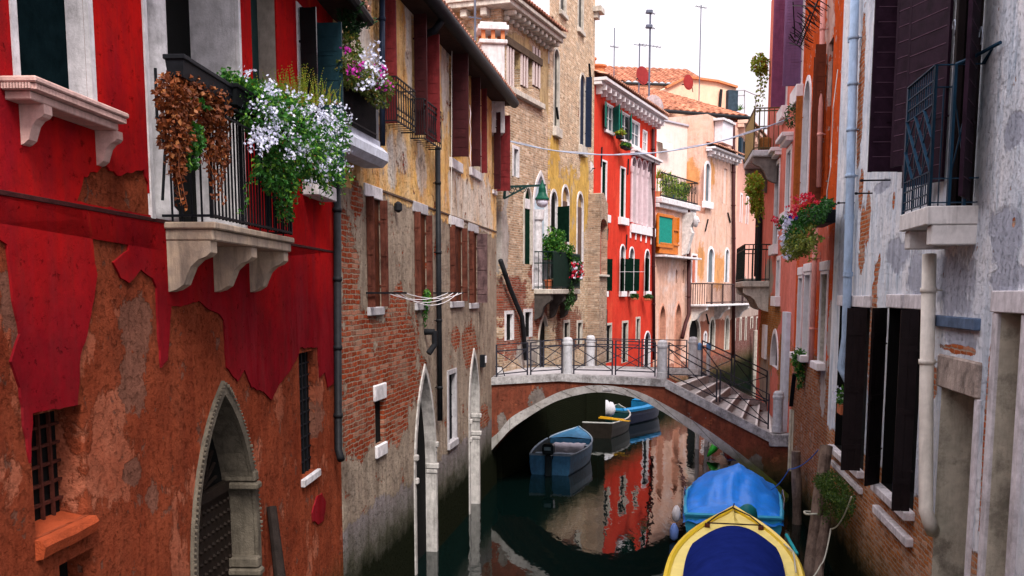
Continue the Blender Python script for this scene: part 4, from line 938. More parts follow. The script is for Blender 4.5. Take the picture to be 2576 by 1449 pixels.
# dark rowing boat with yellow oars
p0 = Vector((3.05, 38.2, 0)); p1 = Vector((4.3, 42.2, 0))
u0 = at_depth(1500, 1098, 38.3); p0.x = u0.x; print('boat2 x', u0)
t_, M, S = boat('rowing_boat', tuple(p0), radians(74), 4.6, 1.7, .55, m_bw, m_bin, mat('white_rubbing_strake', (.5, .5, .48), .6, .3, 5, .002), 'dark wooden rowing boat with yellow oars moored behind the grey blue boat', deck=.28, deckm=mat('dark_green_deck', (.01, .05, .05), .5, .3, 5, .002), stern=.7)
thwart(t_, M, S, .25, mat('blue_thwart', (.02, .08, .22), .6, .3, 5, 0)); thwart(t_, M, S, .55, _mats['blue_thwart'])
m_oar = mat('yellow_oar_paint', (.75, .40, .02), .5, .2, 6, .001)
for i, (ya, yb_) in enumerate(((-.75, .35), (-.45, .72))):
    b = MB(); a_, c_ = Vector((.4 + i * .5, ya, .66)), Vector((1.1 + i * .3, yb_ + .35, .66 + .05 * i)); b.tube([a_, c_], .03, 8); dd = (a_ - c_).normalized(); b.bar(a_, a_ + dd * .5, .14, .02)
    tag(b.obj('oar', m_oar, None, M), ('near' if i == 0 else 'far') + ' yellow oar lying across the dark rowing boat', 'oar', 'yellow oars')
# bright blue boat
a_ = at_depth(1522, 1045, 41.5); c_ = at_depth(1637, 1024, 45.5); hd = atan2(c_.y - a_.y, c_.x - a_.x); print('boat3', a_, c_)
t_, M, S = boat('blue_boat', (a_.x, a_.y + .4, 0), hd, 5.2, 2.1, .62, m_navyh, m_bin, m_bl, 'dark hulled boat with a bright blue deck moored farthest under the bridge', rimw=.22, deck=.3, deckm=m_bl, stern=.8)
b = MB()
for sg in (1, -1):
    b.add([(S[i][0], sg * (S[i][1] - (.02 if q == 0 else .32)), S[i][3] + .03) for i in range(0, 17) for q in (0, 1)], [(2 * i, 2 * i + 1, 2 * i + 3, 2 * i + 2) for i in range(16)])
b.box(0, .5, -S[0][1], S[0][1], S[0][3] - .02, S[0][3] + .025); b.obj('side_deck', m_bl, t_, M)
b = MB(); pc = at_depth(1521, 1045, 40.6); 
for lob in ((0, 0, .26, .34, .30), (.22, .0, .22, .3, .22), (-.08, 0, .16, .3, .12)):
    v0 = len(b.v); b.lathe([(.02, -1), (.75, -.7), (1, -.1), (.85, .45), (.45, .88), (.02, 1)], (0, 0, 0), 12)
    for kk in range(v0, len(b.v)): X_, Y_, Z_ = b.v[kk]; w_ = 1 + .14 * noise.noise((X_ * 2, Y_ * 2, Z_ * 2)); b.v[kk] = (pc.x + lob[0] + X_ * lob[2] * w_, pc.y + lob[1] + Y_ * lob[2] * w_, .82 + lob[3] - .3 + Z_ * lob[3] * w_)
tag(b.obj('motor_cover', mat('white_canvas', (.62, .62, .66), .85, .15, 6, .004), None, smooth=True), 'white canvas cover bundled over the motor beside the bright blue boat', 'cover')
# blue tarpaulin boat on the right
gl = ground(1712, 1372); gr2 = ground(1978, 1372); st = (gl + gr2) / 2; hd = atan2(1, .21)
W_ = (gr2 - gl).length * .96; print('tarp boat', st, W_)
t_, M, S = boat('tarpaulined_boat', (st.x, st.y + .1, 0), hd, 4.9, W_, .6, m_lb, m_bin, m_lb, 'light blue boat under a bright blue tarpaulin moored by the right hand wall', rimw=.1, stern=.93, sheer=.1)
b = MB(); NX, NY = 26, 22; vs = []
for i in range(NX + 1):
    t2_ = i / NX; k = S[min(len(S) - 1, int(t2_ * .97 * (len(S) - 1)))]; x = t2_ * S[-1][0] * .985 + .0
    for j in range(NY + 1):
        a = j / NY * 2 - 1; ridge = .62 * math.exp(-((t2_ - .46) / .30) ** 2) + .12
        hh = k[3] + ridge * (1 - abs(a) ** 1.7) - .03; fold = (.08 * noise.noise((x * 1.2, a * 5, 2)) + .035 * sin(a * 15 + x * 1.4 + 2 * noise.noise((x, a, 1))) * (1 - abs(a))) + .12 * abs(noise.noise((x * 1.6 + a * 2, a * 3.2, 7))) + .05 * abs(noise.noise((x * 4, a * 7, 3)))
        vs.append((x - (.05 if i == 0 else 0), a * (k[1] + .05), (hh + fold * (1 if abs(a) < .98 else .3) - (.16 if abs(a) > .99 else 0)) if i else k[3] - .15 + .03 * sin(j * 1.9)))
b.add(vs, [(i * (NY + 1) + j, (i + 1) * (NY + 1) + j, (i + 1) * (NY + 1) + j + 1, i * (NY + 1) + j + 1) for i in range(NX) for j in range(NY)])
b.obj('tarpaulin', mat('blue_tarpaulin', (.010, .22, .80), .34, .22, 3, .01, spec=.25), t_, M, smooth=True)
for sg in (1, -1):
    b = MB(); b.tube([(.9, sg * (W_ / 2), .62), (1.0, sg * (W_ / 2 + .02), .85), (1.8, sg * (W_ / 2 + .02), .9), (1.95, sg * W_ / 2, .64)], .013, 6); b.obj('grab_rail', mat('chrome', (.6, .6, .62), .25, .1, 5, 0, metal=.9), t_, M)
for i, (y, z, c) in enumerate(((W_ / 2 + .14, .35, 0), (W_ / 2 + .16, .05, 1))):
    b = MB(); b.lathe([(.02, -.18), (.09, -.12), (.1, .05), (.07, .14), (.03, .2)], (.5 - i * .5, y, z + .15), 12)
    tag(b.obj('fender', M_stonew if c == 0 else mat('blue_white_fender', (.15, .25, .6), .5, .3, 4, 0), None, M, smooth=True), ('white' if c == 0 else 'blue') + ' fender hanging at the left side of the tarpaulined boat', 'fender')
b = MB(); pb = at_depth(1880, 1296, 20.9); b.lathe([(.02, -.25), (.16, -.19), (.21, 0), (.18, .14), (.08, .22), (.02, .24)], tuple(pb), 18); tag(b.obj('teal_buoy', mat('teal_rubber', (.01, .14, .15), .4, .2, 4, 0), None, smooth=True), 'teal ball buoy between the yellow bow and the blue tarpaulin', 'buoy')
b = MB(); b.tube([at_depth(1978, 1345, 21.3), at_depth(2006, 1395, 20.6)], .035, 8); tag(b.obj('turquoise_pole', mat('turquoise_paint', (.02, .35, .40), .5, .2, 4, 0)), 'short turquoise pole sticking out beside the tarpaulined boat', 'pole')
# yellow boat with a navy cover, bow away from the viewer
bow = at_depth(1846, 1296, 20.9); hd = atan2(1, .214); Ly = 7.6
bw = 2.22; px_ = Vector((bow.x - .214 * Ly, bow.y - Ly, 0)); print('yellow bow', bow)
m_yel = mat('yellow_gelcoat', (.78, .56, .03), .35, .12, 3, .001, spec=.5); m_yel2 = mat('pale_yellow_deck', (.80, .66, .20), .45, .1, 5, .001)
t_, M, S = boat('yellow_boat', tuple(px_), hd, Ly, bw, .72, m_yel, m_bin, m_yel, 'yellow boat with a navy blue canvas cover at the bottom right', rimw=.12, stern=.9, sheer=.28, draft=.3)
b = MB(); i0 = 0; st = S
vs = []; fc = []
for x, hb, zk, zg in st: vs += [(x, hb - .02, zg + .005), (x, max(0, hb - .32), zg - .02), (x, 0, zg + .10)]; vs += [(x, -max(0, hb - .32), zg - .02), (x, -hb + .02, zg + .005)]
for i in range(len(st) - 1):
    if st[i][0] > Ly * .66:
        for j in range(4): fc.append((5 * i + j, 5 * i + 5 + j, 5 * i + 6 + j, 5 * i + 1 + j))
    else:
        for j in (0, 3): fc.append((5 * i + j, 5 * i + 5 + j, 5 * i + 6 + j, 5 * i + 1 + j))
b.add(vs, fc); b.obj('foredeck', m_yel2, t_, M)
b = MB(); NX, NY = 30, 20; xs = Ly - 1.95; vs = []
def beam(x):
    k = min(len(S) - 1.001, x / Ly * (len(S) - 1)); i = int(k); f_ = k - i; return S[i][1] * (1 - f_) + S[i + 1][1] * f_, S[i][3] * (1 - f_) + S[i + 1][3] * f_
for i in range(NX + 1):
    for j in range(NY + 1):
        a = j / NY * 2 - 1; xe = xs - .62 * abs(a) ** 2.2; x = .1 + (xe - .1) * i / NX; hb, zg = beam(x); y = a * (hb - .29)
        t2_ = i / NX; rib = .06 * abs(sin((xe - x) * 2.6)) ; rise = .12 + .38 * (1 - t2_) ** .5 * (1 - abs(a) ** 2.5) + .10 * (1 - abs(a) ** 2)
        vs.append((x, y, zg + (rise if i < NX else .03) + rib * (1 - abs(a) ** 3)))
b.add(vs, [(i * (NY + 1) + j, (i + 1) * (NY + 1) + j, (i + 1) * (NY + 1) + j + 1, i * (NY + 1) + j + 1) for i in range(NX) for j in range(NY)])
b.obj('canvas_cover', mat('navy_canvas', (.010, .020, .14), .9, .2, 4, .003, spec=0), t_, M, smooth=True)
b = MB(); cl = [(Ly * .865, .0)]
for sg in (1, -1):
    hb, zg = beam(Ly * .84); b2 = MB(); b2.bbox(Ly * .84 - .07, Ly * .84 + .07, sg * (hb - .12) - .05, sg * (hb - .12) + .05, zg, zg + .07); b2.obj('cleat', mat('rusty_cleat', (.10, .03, .02), .7, .4, 5, .003), t_, M)
hb, zg = beam(Ly * .84)
b.tube([(Ly * .84, hb - .12, zg + .08), (Ly * .90, .3, zg + .16), (Ly * .955, .03, zg + .22), (Ly * .90, -.3, zg + .16), (Ly * .84, -hb + .12, zg + .08), (Ly * .815, -.3, zg + .12), (Ly * .81, 0, zg + .13), (Ly * .815, .3, zg + .12), (Ly * .84, hb - .12, zg + .08)], .014, 6); b.tube([(Ly * .955, .03, zg + .22), (Ly * .99, 0, zg + .25), (Ly * 1.01, .03, zg + .1)], .012, 6)
b.obj('mooring_rope', mat('dark_rope', (.03, .02, .03), .8, .3, 5, .003), t_, M)
b = MB(); b.tube([(Ly * .70, -.9, .85), (Ly * .6, -1.02, .9), (Ly * .45, -1.0, .84)], .014, 6); b.obj('rope_loop', mat('pale_rope', (.5, .5, .42), .8, .2, 5, .003), t_, M)
# green bow just showing past the arch
gp = at_depth(1795, 1130, 33.5); b = MB(); b.tube([(gp.x - .25, gp.y - .3, .1), (gp.x, gp.y, .3), (gp.x + .3, gp.y + .9, .42)], [.03, .13, .13], 10); tag(b.obj('green_float', mat('green_plastic', (.03, .45, .04), .4, .2, 5, 0), None, smooth=True), 'bright green float lying in the water beyond the arch', 'float')
# small boat behind the steps
pa = at_depth(1872, 1012, 36.5); t_, M, S = boat('small_boat', (pa.x, pa.y, 0), atan2(1, .25), 4.2, 1.5, .55, mat('red_boat_paint', (.35, .02, .02), .5, .3, 5, .002), M_stonew, mat('blue_rim', (.03, .08, .35), .5, .2, 5, 0), 'small red and white boat moored behind the bridge steps', deck=.25)
thwart(t_, M, S, .4, M_stonew)
# ================================================================== BRICK HOUSE beyond the bridge (left)
pA = (1.2, 33.75); pB = (-.30, 29.66)
F3 = Frame(pA, pB); L3 = F3.L; Z3 = 13.35
m_b3 = wallmat('cream_brick', F3, ('brick', (.62, .43, .28), (.46, .27, .16), (.70, .58, .46), .02),
    layers=[dict(coat=('plaster', (.55, .40, .20), (.42, .30, .18), ((.12, .08, .06), .7)), pats=[(1310, 130, 60, 60), (1370, 170, 30, 80), (1335, 60, 90, 60), (1372, 240, 20, 60)], amp=.7, dh=.8),
            dict(coat=('brick', (.40, .10, .055), (.24, .06, .045), (.33, .25, .2), .03), pats=[(1285, 760, 60, 90), (1370, 800, 60, 90), (1300, 860, 60, 60), (1345, 690, 25, 30)], amp=1, dh=-.3),
            dict(coat=('plaster', (.50, .46, .43), (.38, .33, .3), ((.15, .1, .08), .5)), pats=[(1330, 885, 45, 50), (1270, 600, 14, 120), (1273, 480, 10, 60)], amp=.8, dh=.5)],
    algae=2.3, stain=.45, bumpd=.02)
brk = thing('cream_brick_house', (0, 33, 0), 'cream brick house with bracketed eave and attic shutters just beyond the bridge on the left', 'house')
f = Facade(brk, F3, m_b3, [(0, -1), (L3, -1), (L3, Z3), (0, Z3)], 7)
m_wb = mat('white_slat_shutter', (.62, .52, .50), .7, .3, 30, .003); m_cream = mat('cream_stone', (.55, .50, .44), .8, .3, 9, .006, streak=.5, grime=.3)
m_slat = mat('dark_red_slat', (.10, .03, .025), .7, .3, 8, .002)
def slatleaf(W, uz, m1, m2):
    u0, u1, z0, z1 = uz; n = 5; w_ = (u1 - u0) / n; b = MB(); c = MB()
    for i in range(n): (b if i % 2 == 0 else c).box(u0 + i * w_ + .004, u0 + (i + 1) * w_ - .004, -.03, .04 if i % 2 == 0 else .02, z0, z1)
    o = b.obj('shutter', m1, W); c.obj('slats', m2, o)
for (xa, xb, yt, yb, x2) in ((1273, 1291, 122, 222, 1308), (1308, 1326, 152, 247, 1339), (1338, 1357, 180, 277, 1357)):
    q = F3.rect(xa, x2, yt, yb); q1 = F3.rect(xa, xb, yt, yb)
    zz = (F3.z(xa, 215), F3.z(xa, 112)) ; uz = (q[0] + .02, q[1] - .02, zz[0], zz[1])
    W, q = f.opening(0, 0, 0, 0, depth=.25, pane=M_black, uz=uz); slatleaf(W, (q1[0] + .02, q1[1] - .02, zz[0] + .03, zz[1] - .03), m_wb, m_slat)
zz = F3.z(1273, 215); b = MB(); b.bbox(F3.u(1360), F3.u(1270), -.02, .14, zz - .16, zz - .004); b.obj('attic_sill', m_cream, brk, F3.M)
zz2 = F3.z(1273, 112); b = MB(); b.bbox(F3.u(1358), F3.u(1270), -.02, .08, zz2 + .004, zz2 + .22); b.obj('attic_lintel', mat('dark_lintel', (.10, .07, .05), .9, .4, 6, .01), brk, F3.M)
b = MB(); b.bbox(-.1, L3 + .45, -3, .42, Z3 - .12, Z3 + .02); b.bbox(-.1, L3 + .5, -3, .52, Z3 + .022, Z3 + .13); cr = b.obj('cornice', m_cream, brk, F3.M)
for i in range(11): u = L3 * (i + .4) / 11; b = MB(); b.bbox(u - .07, u + .07, 0, .36, Z3 - .27, Z3 - .125, .03); b.bbox(u - .06, u + .06, 0, .16, Z3 - .4, Z3 - .272, .03); b.obj('bracket', m_cream, cr)
for i in range(6): y = -.4 - i * .6; b = MB(); b.bbox(L3, L3 + .36, y - .1, y + .1, Z3 - .36, Z3 - .125, .03); b.obj('bracket', m_cream, cr)
b = MB(); tiles(b, -.1, L3 + .5, .56, Z3 + .15, -3.4, Z3 + 1.6); b.obj('roof', _mats['roof_tiles'], brk, F3.M)
W, q = f.opening(1291, 1302, 375, 445, depth=0.06, pane=mat('grey_pane', (.16, .17, .18), .4, .5, 6, 0), trim=M_stonew, tw=.09)
W, q = f.opening(1318, 1336, 470, 665, kind='gothic', depth=0.048, trim=m_cream, tw=.09, pane=mat('dark_green_shutter', (.006, .022, .014), .9, .35, 6, .003, spec=0))
b = MB(); b.bbox(q[0], q[1], -.045, -.02, F3.z(1327, 525), q[3] - .35); b.obj('fanlight_panel', M_stonew, W)
W, q = f.opening(1342, 1375, 440, 728, kind='gothic', depth=0.09, trim=M_stonew, tw=.12, pane=mat('pale_blue_wall', (.42, .52, .60), .8, .25, 4, .004), name='balcony_door')
uc = F3.u(1351, 600); b = MB(); z0c, z1c = q[2], F3.z(1351, 528); b.lathe([(.2, 0), (.2, .15), (.15, .2), (.14, z1c - z0c - .35), (.19, z1c - z0c - .3), (.22, z1c - z0c)], (uc, .02, z0c), 14); b.obj('column', M_stonew, W)
for (xa, xb, yt, yb) in ((1272, 1288, 790, 856), (1319, 1335, 785, 848)):
    W, q = f.opening(xa, xb, yt, yb, depth=0.06, pane=M_black, trim=M_stonew, tw=.1, reveal=M_stonew)
W, q = f.opening(1355, 1380, 795, 960, kind='gothic', depth=0.09, trim=m_cream, tw=.1, pane=M_black, name='door')
# side face towards the roofs of the ochre house
f.finish()
pipe(F3, [(1259, 655, .14), (1283, 725, .12), (1313, 797, .12), (1323, 905, .12)], .07, m_pipe, brk, clips=1)
# chimney on the ochre roof
def chimney(name, px, yt, yb, Y, w, d, m, mt, label, rot=.15):
    p = at_depth(px, yt, Y); z0_ = at_depth(px, yb, Y).z; t_ = thing(name, (p.x, p.y, z0_), label, 'chimney'); M = Matrix.Translation((p.x, p.y, 0)) @ Matrix.Rotation(rot, 4, 'Z'); h = p.z
    b = MB(); b.bbox(-w / 2, w / 2, -d / 2, d / 2, z0_ - 1.2, h - .55, .02); b.bbox(-w / 2 - .07, w / 2 + .07, -d / 2 - .07, d / 2 + .07, h - .548, h - .44, .02); b.obj('stack', m, t_, M)
    b = MB()
    for x in (-w / 2 + .05, 0, w / 2 - .05):
        for y in (-d / 2 + .05, d / 2 - .05): b.box(x - .05, x + .05, y - .05, y + .05, h - .438, h - .2)
    b.obj('vents', mt, t_, M)
    b = MB(); b.bbox(-w / 2 - .1, w / 2 + .1, -d / 2 - .1, d / 2 + .1, h - .198, h - .08, .01); b.bbox(-w / 2 - .04, w / 2 + .04, -d / 2 - .04, d / 2 + .04, h - .078, h, .01); b.obj('cap', M_stonew, t_, M)
    return t_
m_chim = mat('pale_render', (.55, .53, .54), .85, .25, 5, .005, streak=.4, grime=.2); m_terr = mat('orange_terracotta', (.55, .20, .09), .85, .3, 8, .003)
chimney('chimney', 1236, 65, 225, 28.6, .62, .75, m_chim, m_terr, 'square white chimney rising behind the gutter of the ochre house')

# ================================================================== TALL CREAM HOUSE
F4 = Frame((3.09, 39.75), (1.2, 33.6)); L4 = F4.L; Z4 = 17.6
m_b4 = wallmat('tall_cream_brick', F4, ('brick', (.74, .52, .34), (.58, .36, .22), (.76, .64, .50), .02),
    layers=[dict(coat=('plaster', (.70, .46, .13), (.60, .36, .09), ((.25, .15, .06), .6)), pats=[(1430, 520, 60, 130), (1395, 430, 18, 130), (1470, 470, 16, 150), (1410, 640, 40, 80)], amp=.7, th=.2, dh=.8),
            dict(coat=('plaster', (.62, .52, .42), (.52, .42, .33), ((.2, .15, .1), .4)), lvl=.56, ns=.8, soft=.1, dh=.3),
            dict(coat=('brick', (.36, .12, .07), (.28, .08, .05), (.35, .28, .22), .03), pats=[(1430, 830, 50, 80), (1460, 280, 8, 40)], amp=.8, dh=-.4)],
    algae=2.1, stain=.35, bumpd=.02)
tow = thing('tall_cream_house', (1, 38, 0), 'tallest house on the left with cream brick and ochre plaster round its arched windows', 'house')
f = Facade(tow, F4, m_b4, [(0, -1), (L4, -1), (L4, Z4), (0, Z4)], 8)
b = MB(); b.box(L4 - .001, L4 + .04, -8, -.02, 12.6, Z4 - .05); b.obj('side_plaster', mat('pale_side_plaster', (.66, .65, .70), .9, .12, 1.5, .006, streak=.25), tow, F4.M)
m_dgs = mat('dark_green_shutter', (0, 0, 0)); m_blu = mat('slate_blue_shutter', (.012, .02, .045), .6, .3, 6, .002)
W, q = f.opening(1408, 1422, -45, 32, depth=0.06, trim=m_cream, tw=.08, pane=M_dark, reveal=m_cream, sill=(.1, .15, .1))
W, q = f.opening(1454, 1466, -30, 76, depth=0.06, trim=m_cream, tw=.08, pane=M_dark, reveal=m_cream, sill=(.1, .15, .1))
W, q = f.opening(1393, 1405, 124, 322, kind='round', depth=0.066, trim=m_cream, tw=.08, pane=M_dark, reveal=m_cream, sill=(.12, .3, .12))
W, q = f.opening(1458, 1470, 188, 368, kind='round', depth=0.03, trim=m_cream, tw=.08, pane=m_blu, sill=(.12, .35, .12)); f.leaf(W, q, 'R', 100, .22, m_blu, None)
W, q = f.opening(1384, 1400, 482, 700, kind='round', depth=0.06, trim=M_stonew, tw=.09, pane=M_black); f.leaf(W, q, 'R', 60, .5, m_dgs, 'h', zz=(F4.z(1400, 610), F4.z(1400, 520)))
W, q = f.opening(1413, 1429, 470, 700, kind='round', depth=0.06, trim=M_stonew, tw=.09, pane=mat('ochre_blind', (.35, .22, .09), .8, .3, 6, .003)); b = MB(); b.bbox(q[0], q[1], -.055, -.03, q[2], F4.z(1421, 505)); b.obj('shutter', mat('brown_blind', (.12, .07, .05), .8, .3, 6, .003), W)
W, q = f.opening(1451, 1465, 487, 700, kind='round', depth=0.06, trim=M_stonew, tw=.09, pane=_mats['ochre_blind']); b = MB(); b.bbox(q[0], q[1], -.055, -.03, q[2], F4.z(1458, 520)); b.obj('shutter', _mats['brown_blind'], W)
for (xa, xb, yt, yb) in ((1418, 1430, 812, 870), (1452, 1462, 812, 866)): f.opening(xa, xb, yt, yb, depth=0.06, pane=M_black, trim=m_cream, tw=.1, reveal=m_cream)
b = MB(); b.bbox(-.25, .35, -.3, .25, Z4 - 2.35, Z4 - 2.2)
b = MB()
for px, ya, yb in ((1386, 42, 102), (1480, 160, 215), (1397, 270, 300)): b.bar((F4.u(px, ya), .04, F4.z(px, ya)), (F4.u(px + 4, yb), .04, F4.z(px + 4, yb)), .07, .04); 
b.obj('wall_anchors', M_iron, tow, F4.M)
b = MB(); zt = F4.z(1480, 3); b.bbox(-.3, .35, -.5, .3, zt - .15, zt + .05); b.bbox(-.15, .25, -.3, .15, zt - .35, zt - .152); b.obj('corner_cornice', m_cream, tow, F4.M)
f.finish()
def dish(px, py, Y, r, m, label, az=0, el=.5, mast=None, cat='satellite dish', rim=True):
    p = at_depth(px, py, Y); t_ = thing('satellite_dish', tuple(p), label, cat); M = Matrix.Translation(p) @ Matrix.Rotation(az, 4, 'Z') @ Matrix.Rotation(el, 4, 'X')
    b = MB(); k = 20; rings = [(0, 0), (.4, .02), (.75, .075), (1, .15)]
    for rr, dd in rings:
        for j in range(k): w_ = 2 * pi * j / k; b.v.append((rr * r * cos(w_), -(r * .9) * dd * -1 * -1 + dd * r, rr * r * 1.1 * sin(w_)))
    n = len(rings); b.f += [(i * k + j, i * k + (j + 1) % k, (i + 1) * k + (j + 1) % k, (i + 1) * k + j) for i in range(n - 1) for j in range(k)]
    b.v += [(x, y + .02, z) for x, y, z in b.v[:]]; b.f += [(a + n * k, d_ + n * k, c_ + n * k, bb + n * k) for a, bb, c_, d_ in b.f[:]]
    b.obj('reflector', m, t_, M); b = MB(); b.tube([(0, -.02, -r), (0, -.5 * r - .2, -r * .2)], .012, 5); b.bbox(-.04, .04, -.5 * r - .3, -.5 * r - .18, -r * .25, -r * .1); b.obj('receiver_arm', M_iron, t_, M)
    b = MB(); b.tube([(0, .05, 0), (0, .25, -.05), (0, .25, -.6)], .025, 6); b.obj('mount', M_iron, t_, M)
    return t_
dish(1481, 421, 39.2, .22, M_stonew, 'tiny pale dish on the corner of the tall cream house', .5, .1)
# wrought balcony with plants between the two cream houses
u0b, u1b = F3.u(1343, 728) , 0
uN = F3.u(1343, 728); uF = -1.55; zt = F3.z(1343, 727); zr = zt + 1.15; yo = .62
b = MB(); b.bbox(uF, uN, -.02, yo, zt - .16, zt, .02); slab = b.obj('balcony', m_cream, brk, F3.M)
for u in (uN - .15, (uN + uF) / 2, uF + .2): b = MB(); scroll(b, u, .2, zt - .162, .8, .55); b.obj('bracket', mat('dark_stained_stone', (.07, .06, .055), .9, .4, 6, .01), slab)
b = MB()
for (a_, c_) in (((uF + .02, yo - .03), (uN - .02, yo - .03)), ((uN - .02, yo - .03), (uN - .02, 0)), ((uF + .02, yo - .03), (uF + .02, 0))):
    L_ = sqrt((a_[0] - c_[0]) ** 2 + (a_[1] - c_[1]) ** 2); n = max(4, int(L_ / .13))
    for z in (zt + .06, zr - .35, zr): b.bar((*a_, z), (*c_, z), .035)
    for i in range(n + 1): x = a_[0] + (c_[0] - a_[0]) * i / n; y = a_[1] + (c_[1] - a_[1]) * i / n; b.bar((x, y, zt), (x, y, zr), .018)
b.obj('railing', mat('green_black_iron', (.008, .022, .02), .5, .3, 9, 0), slab)
b = MB(); b.box(uF + .05, uN - .06, yo - .012, yo - .002, zt + .08, zr - .02); b.obj('netting', mat('dark_green_net', (.006, .02, .014), .9, .3, 9, 0), slab)
pl = thing('balcony_shrub', F3.w(uN - .7, .3, zt), 'bushy green shrub in terracotta pots on the balcony between the cream houses', 'shrub')
b = MB(); blob(b, F3, [ep(F3, 1388, 620, .35, 30, 28, .35, 900), ep(F3, 1402, 600, .4, 22, 22, .3, 500), ep(F3, 1420, 632, .5, 26, 20, .25, 450)], size=.07)
for i in range(18): vinestrand(b, (uN - .7 + U(-.3, .3), .35 + U(-.2, .2), zr - .2), -U(.5, 1.0), 5, .09, .1)
b.obj('foliage', g_leaf, pl, F3.M); b = MB()
for u in (uN - .2, uN - .5, uN - .9): b.lathe([(.1, 0), (.14, .25), (.16, .25), (.16, .29), (.1, .29)], (u, yo - .2, zt), 12)
b.obj('pots', _mats['terracotta'], pl, F3.M)
pl = thing('red_flower_box', F3.w(uF + .5, yo, zr), 'trailing red and white flowers at the far end of the same balcony', 'flower box'); b = MB(); blob(b, F3, [ep(F3, 1440, 665, .7, 24, 18, .2, 500), ep(F3, 1450, 690, .7, 14, 22, .2, 300), ep(F3, 1432, 745, .6, 16, 40, .15, 300)], size=.07); b.obj('foliage', leafmat('dusty_leaves', (.05, .13, .03), (.015, .05, .012)), pl, F3.M)
for nm, mm, n in (('red_blossoms', r_fl, 60), ('white_blossoms', w_fl, 30)):
    b = MB()
    for i in range(n): u, z = F3.hit(U(1432, 1462), U(660, 700), .8); b.flower((u, .8 + U(0, .15), z), U(.04, .07))
    b.obj(nm, mm, pl, F3.M)
# lamp on a scrolled bracket at the corner of the ochre house
lp = at_depth(1364, 466, 29.1); a0 = at_depth(1272, 470, 29.25); t_ = thing('wall_lamp', tuple(a0), 'green bell lamp on a long scrolled bracket at the far corner of the ochre house', 'street lamp')
m_lg = mat('lamp_green', (.008, .07, .045), .4, .25, 6, .001); m_lgd = mat('lamp_iron_green', (.012, .04, .038), .5, .3, 8, .001)
b = MB(); b.bar(a0, lp + Vector((.1, 0, .0)), .05, .06); p2 = at_depth(1268, 500, 29.25); b.bar(p2, a0.lerp(lp, .62), .045, .045)
b.bar(at_depth(1272, 462, 29.25), p2, .08, .08)
for cx_, cy_, r_ in ((1288, 478, .12), (1303, 474, .09), (1316, 477, .11)):
    c_ = at_depth(cx_, cy_, 29.2); b.tube([c_ + Vector((r_ * cos(a) * (1 - a / 14), 0, r_ * sin(a) * (1 - a / 14))) for a in [x * .55 for x in range(18)]], .014, 5)
b.obj('bracket', m_lgd, t_)
b = MB(); s_ = 1.0; b.lathe([(.02, .14), (.03, .08), (.05, .02), (.08, -.03), (.10, -.08), (.11, -.2), (.15, -.30), (.20, -.36), (.20, -.40), (.1, -.40)], tuple(lp), 16); b.obj('shade', m_lg, t_, smooth=False)
b = MB(); b.lathe([(.17, -.40), (.17, -.48), (.13, -.56), (.06, -.6), (.02, -.61)], tuple(lp), 14); b.obj('globe', mat('milky_glass', (.62, .60, .72), .25, .1, 5, 0), t_, smooth=True)

# ================================================================== SCARLET HOUSE
F5 = Frame((6.66, 48.5), (3.10, 39.78)); L5 = F5.L; Z5 = 13.35
m_sc = wallmat('scarlet_plaster', F5, ('plaster', (.66, .060, .035), (.56, .042, .026), ((.36, .028, .02), .5)),
    layers=[dict(coat=('plaster', (.70, .12, .06), (.60, .075, .04), ((.42, .04, .025), .45)), lvl=.52, ns=.6, sc=(1, .6, 1), soft=.2, dh=0)], algae=1.6, stain=.3, bumpd=.008, mottle=.2)
scl = thing('scarlet_house', (7, 46, 0), 'bright scarlet house with green shutters and a four light arched window', 'house')
f = Facade(scl, F5, m_sc, [(0, -1), (L5, -1), (L5, Z5), (0, Z5)], 8)
m_wt = mat('white_trim', (.72, .68, .70), .75, .15, 6, .003, streak=.25); m_gs = mat('sea_green_shutter', (.008, .13, .10), .5, .25, 6, .002); m_dg = mat('black_green_shutter', (.004, .014, .009), .9, .3, 6, .002, spec=0)
m_wing = mat('grey_window', (.09, .12, .14), .3, .5, 2, 0)
for (xa, xb, yt, yb, k) in ((1510, 1540, 266, 330, 1), (1549, 1582, 288, 352, 2), (1587, 1607, 308, 368, 0), (1617, 1626, 332, 382, 0)):
    W, q = f.opening(xa + (12 if k else 0), xb, yt, yb, depth=0.045, trim=m_wt, tw=.07, pane=m_wing, frame=m_wt, grid=(1, 1), sill=(.12, .12, .1))
    if k: f.leaf(W, q, 'L', 165, .62, m_gs, 'h'); f.leaf(W, q, 'R', 35 if k == 1 else 20, .75, m_gs, 'h')
for (xa, xb, yt, yb) in ((1513, 1524, 407, 540), (1560, 1571, 424, 548)):
    W, q = f.opening(xa, xb, yt, yb, depth=0.03, trim=m_wt, tw=.07, pane=m_dg, sill=(.25, .3, .16))
for i, xc in enumerate((1592, 1605, 1618, 1631)):
    W, q = f.opening(xc - 5.2, xc + 5.2, 396 + i * 4.5, 560 + i * 4, kind='round', depth=0.09, trim=mat('pale_pink_trim', (.56, .44, .47), .8, .15, 6, .003, streak=.3), tw=.07, pane=(m_wing if i in (0, 3) else mat('pink_white_blind', (.42, .30, .34), .8, .1, 4, 0)), tp=.06)
    for u in (q[0] - .06, q[1] + .06) if i == 3 else (q[1] + .06,):
        zc = q[3] - (q[1] - q[0]) * .62; b = MB(); b.lathe([(.08, 0), (.06, .12), (.05, zc - q[2] - .3), (.08, zc - q[2] - .22), (.11, zc - q[2])], (u, .06, q[2]), 10); b.obj('column', mat('pale_pink_trim', (0, 0, 0)), W)
b = MB(); b.bbox(F5.u(1642), F5.u(1582), -.02, .1, F5.z(1612, 590), F5.z(1612, 568)); q_ = b.obj('window_apron', m_wt, scl, F5.M)
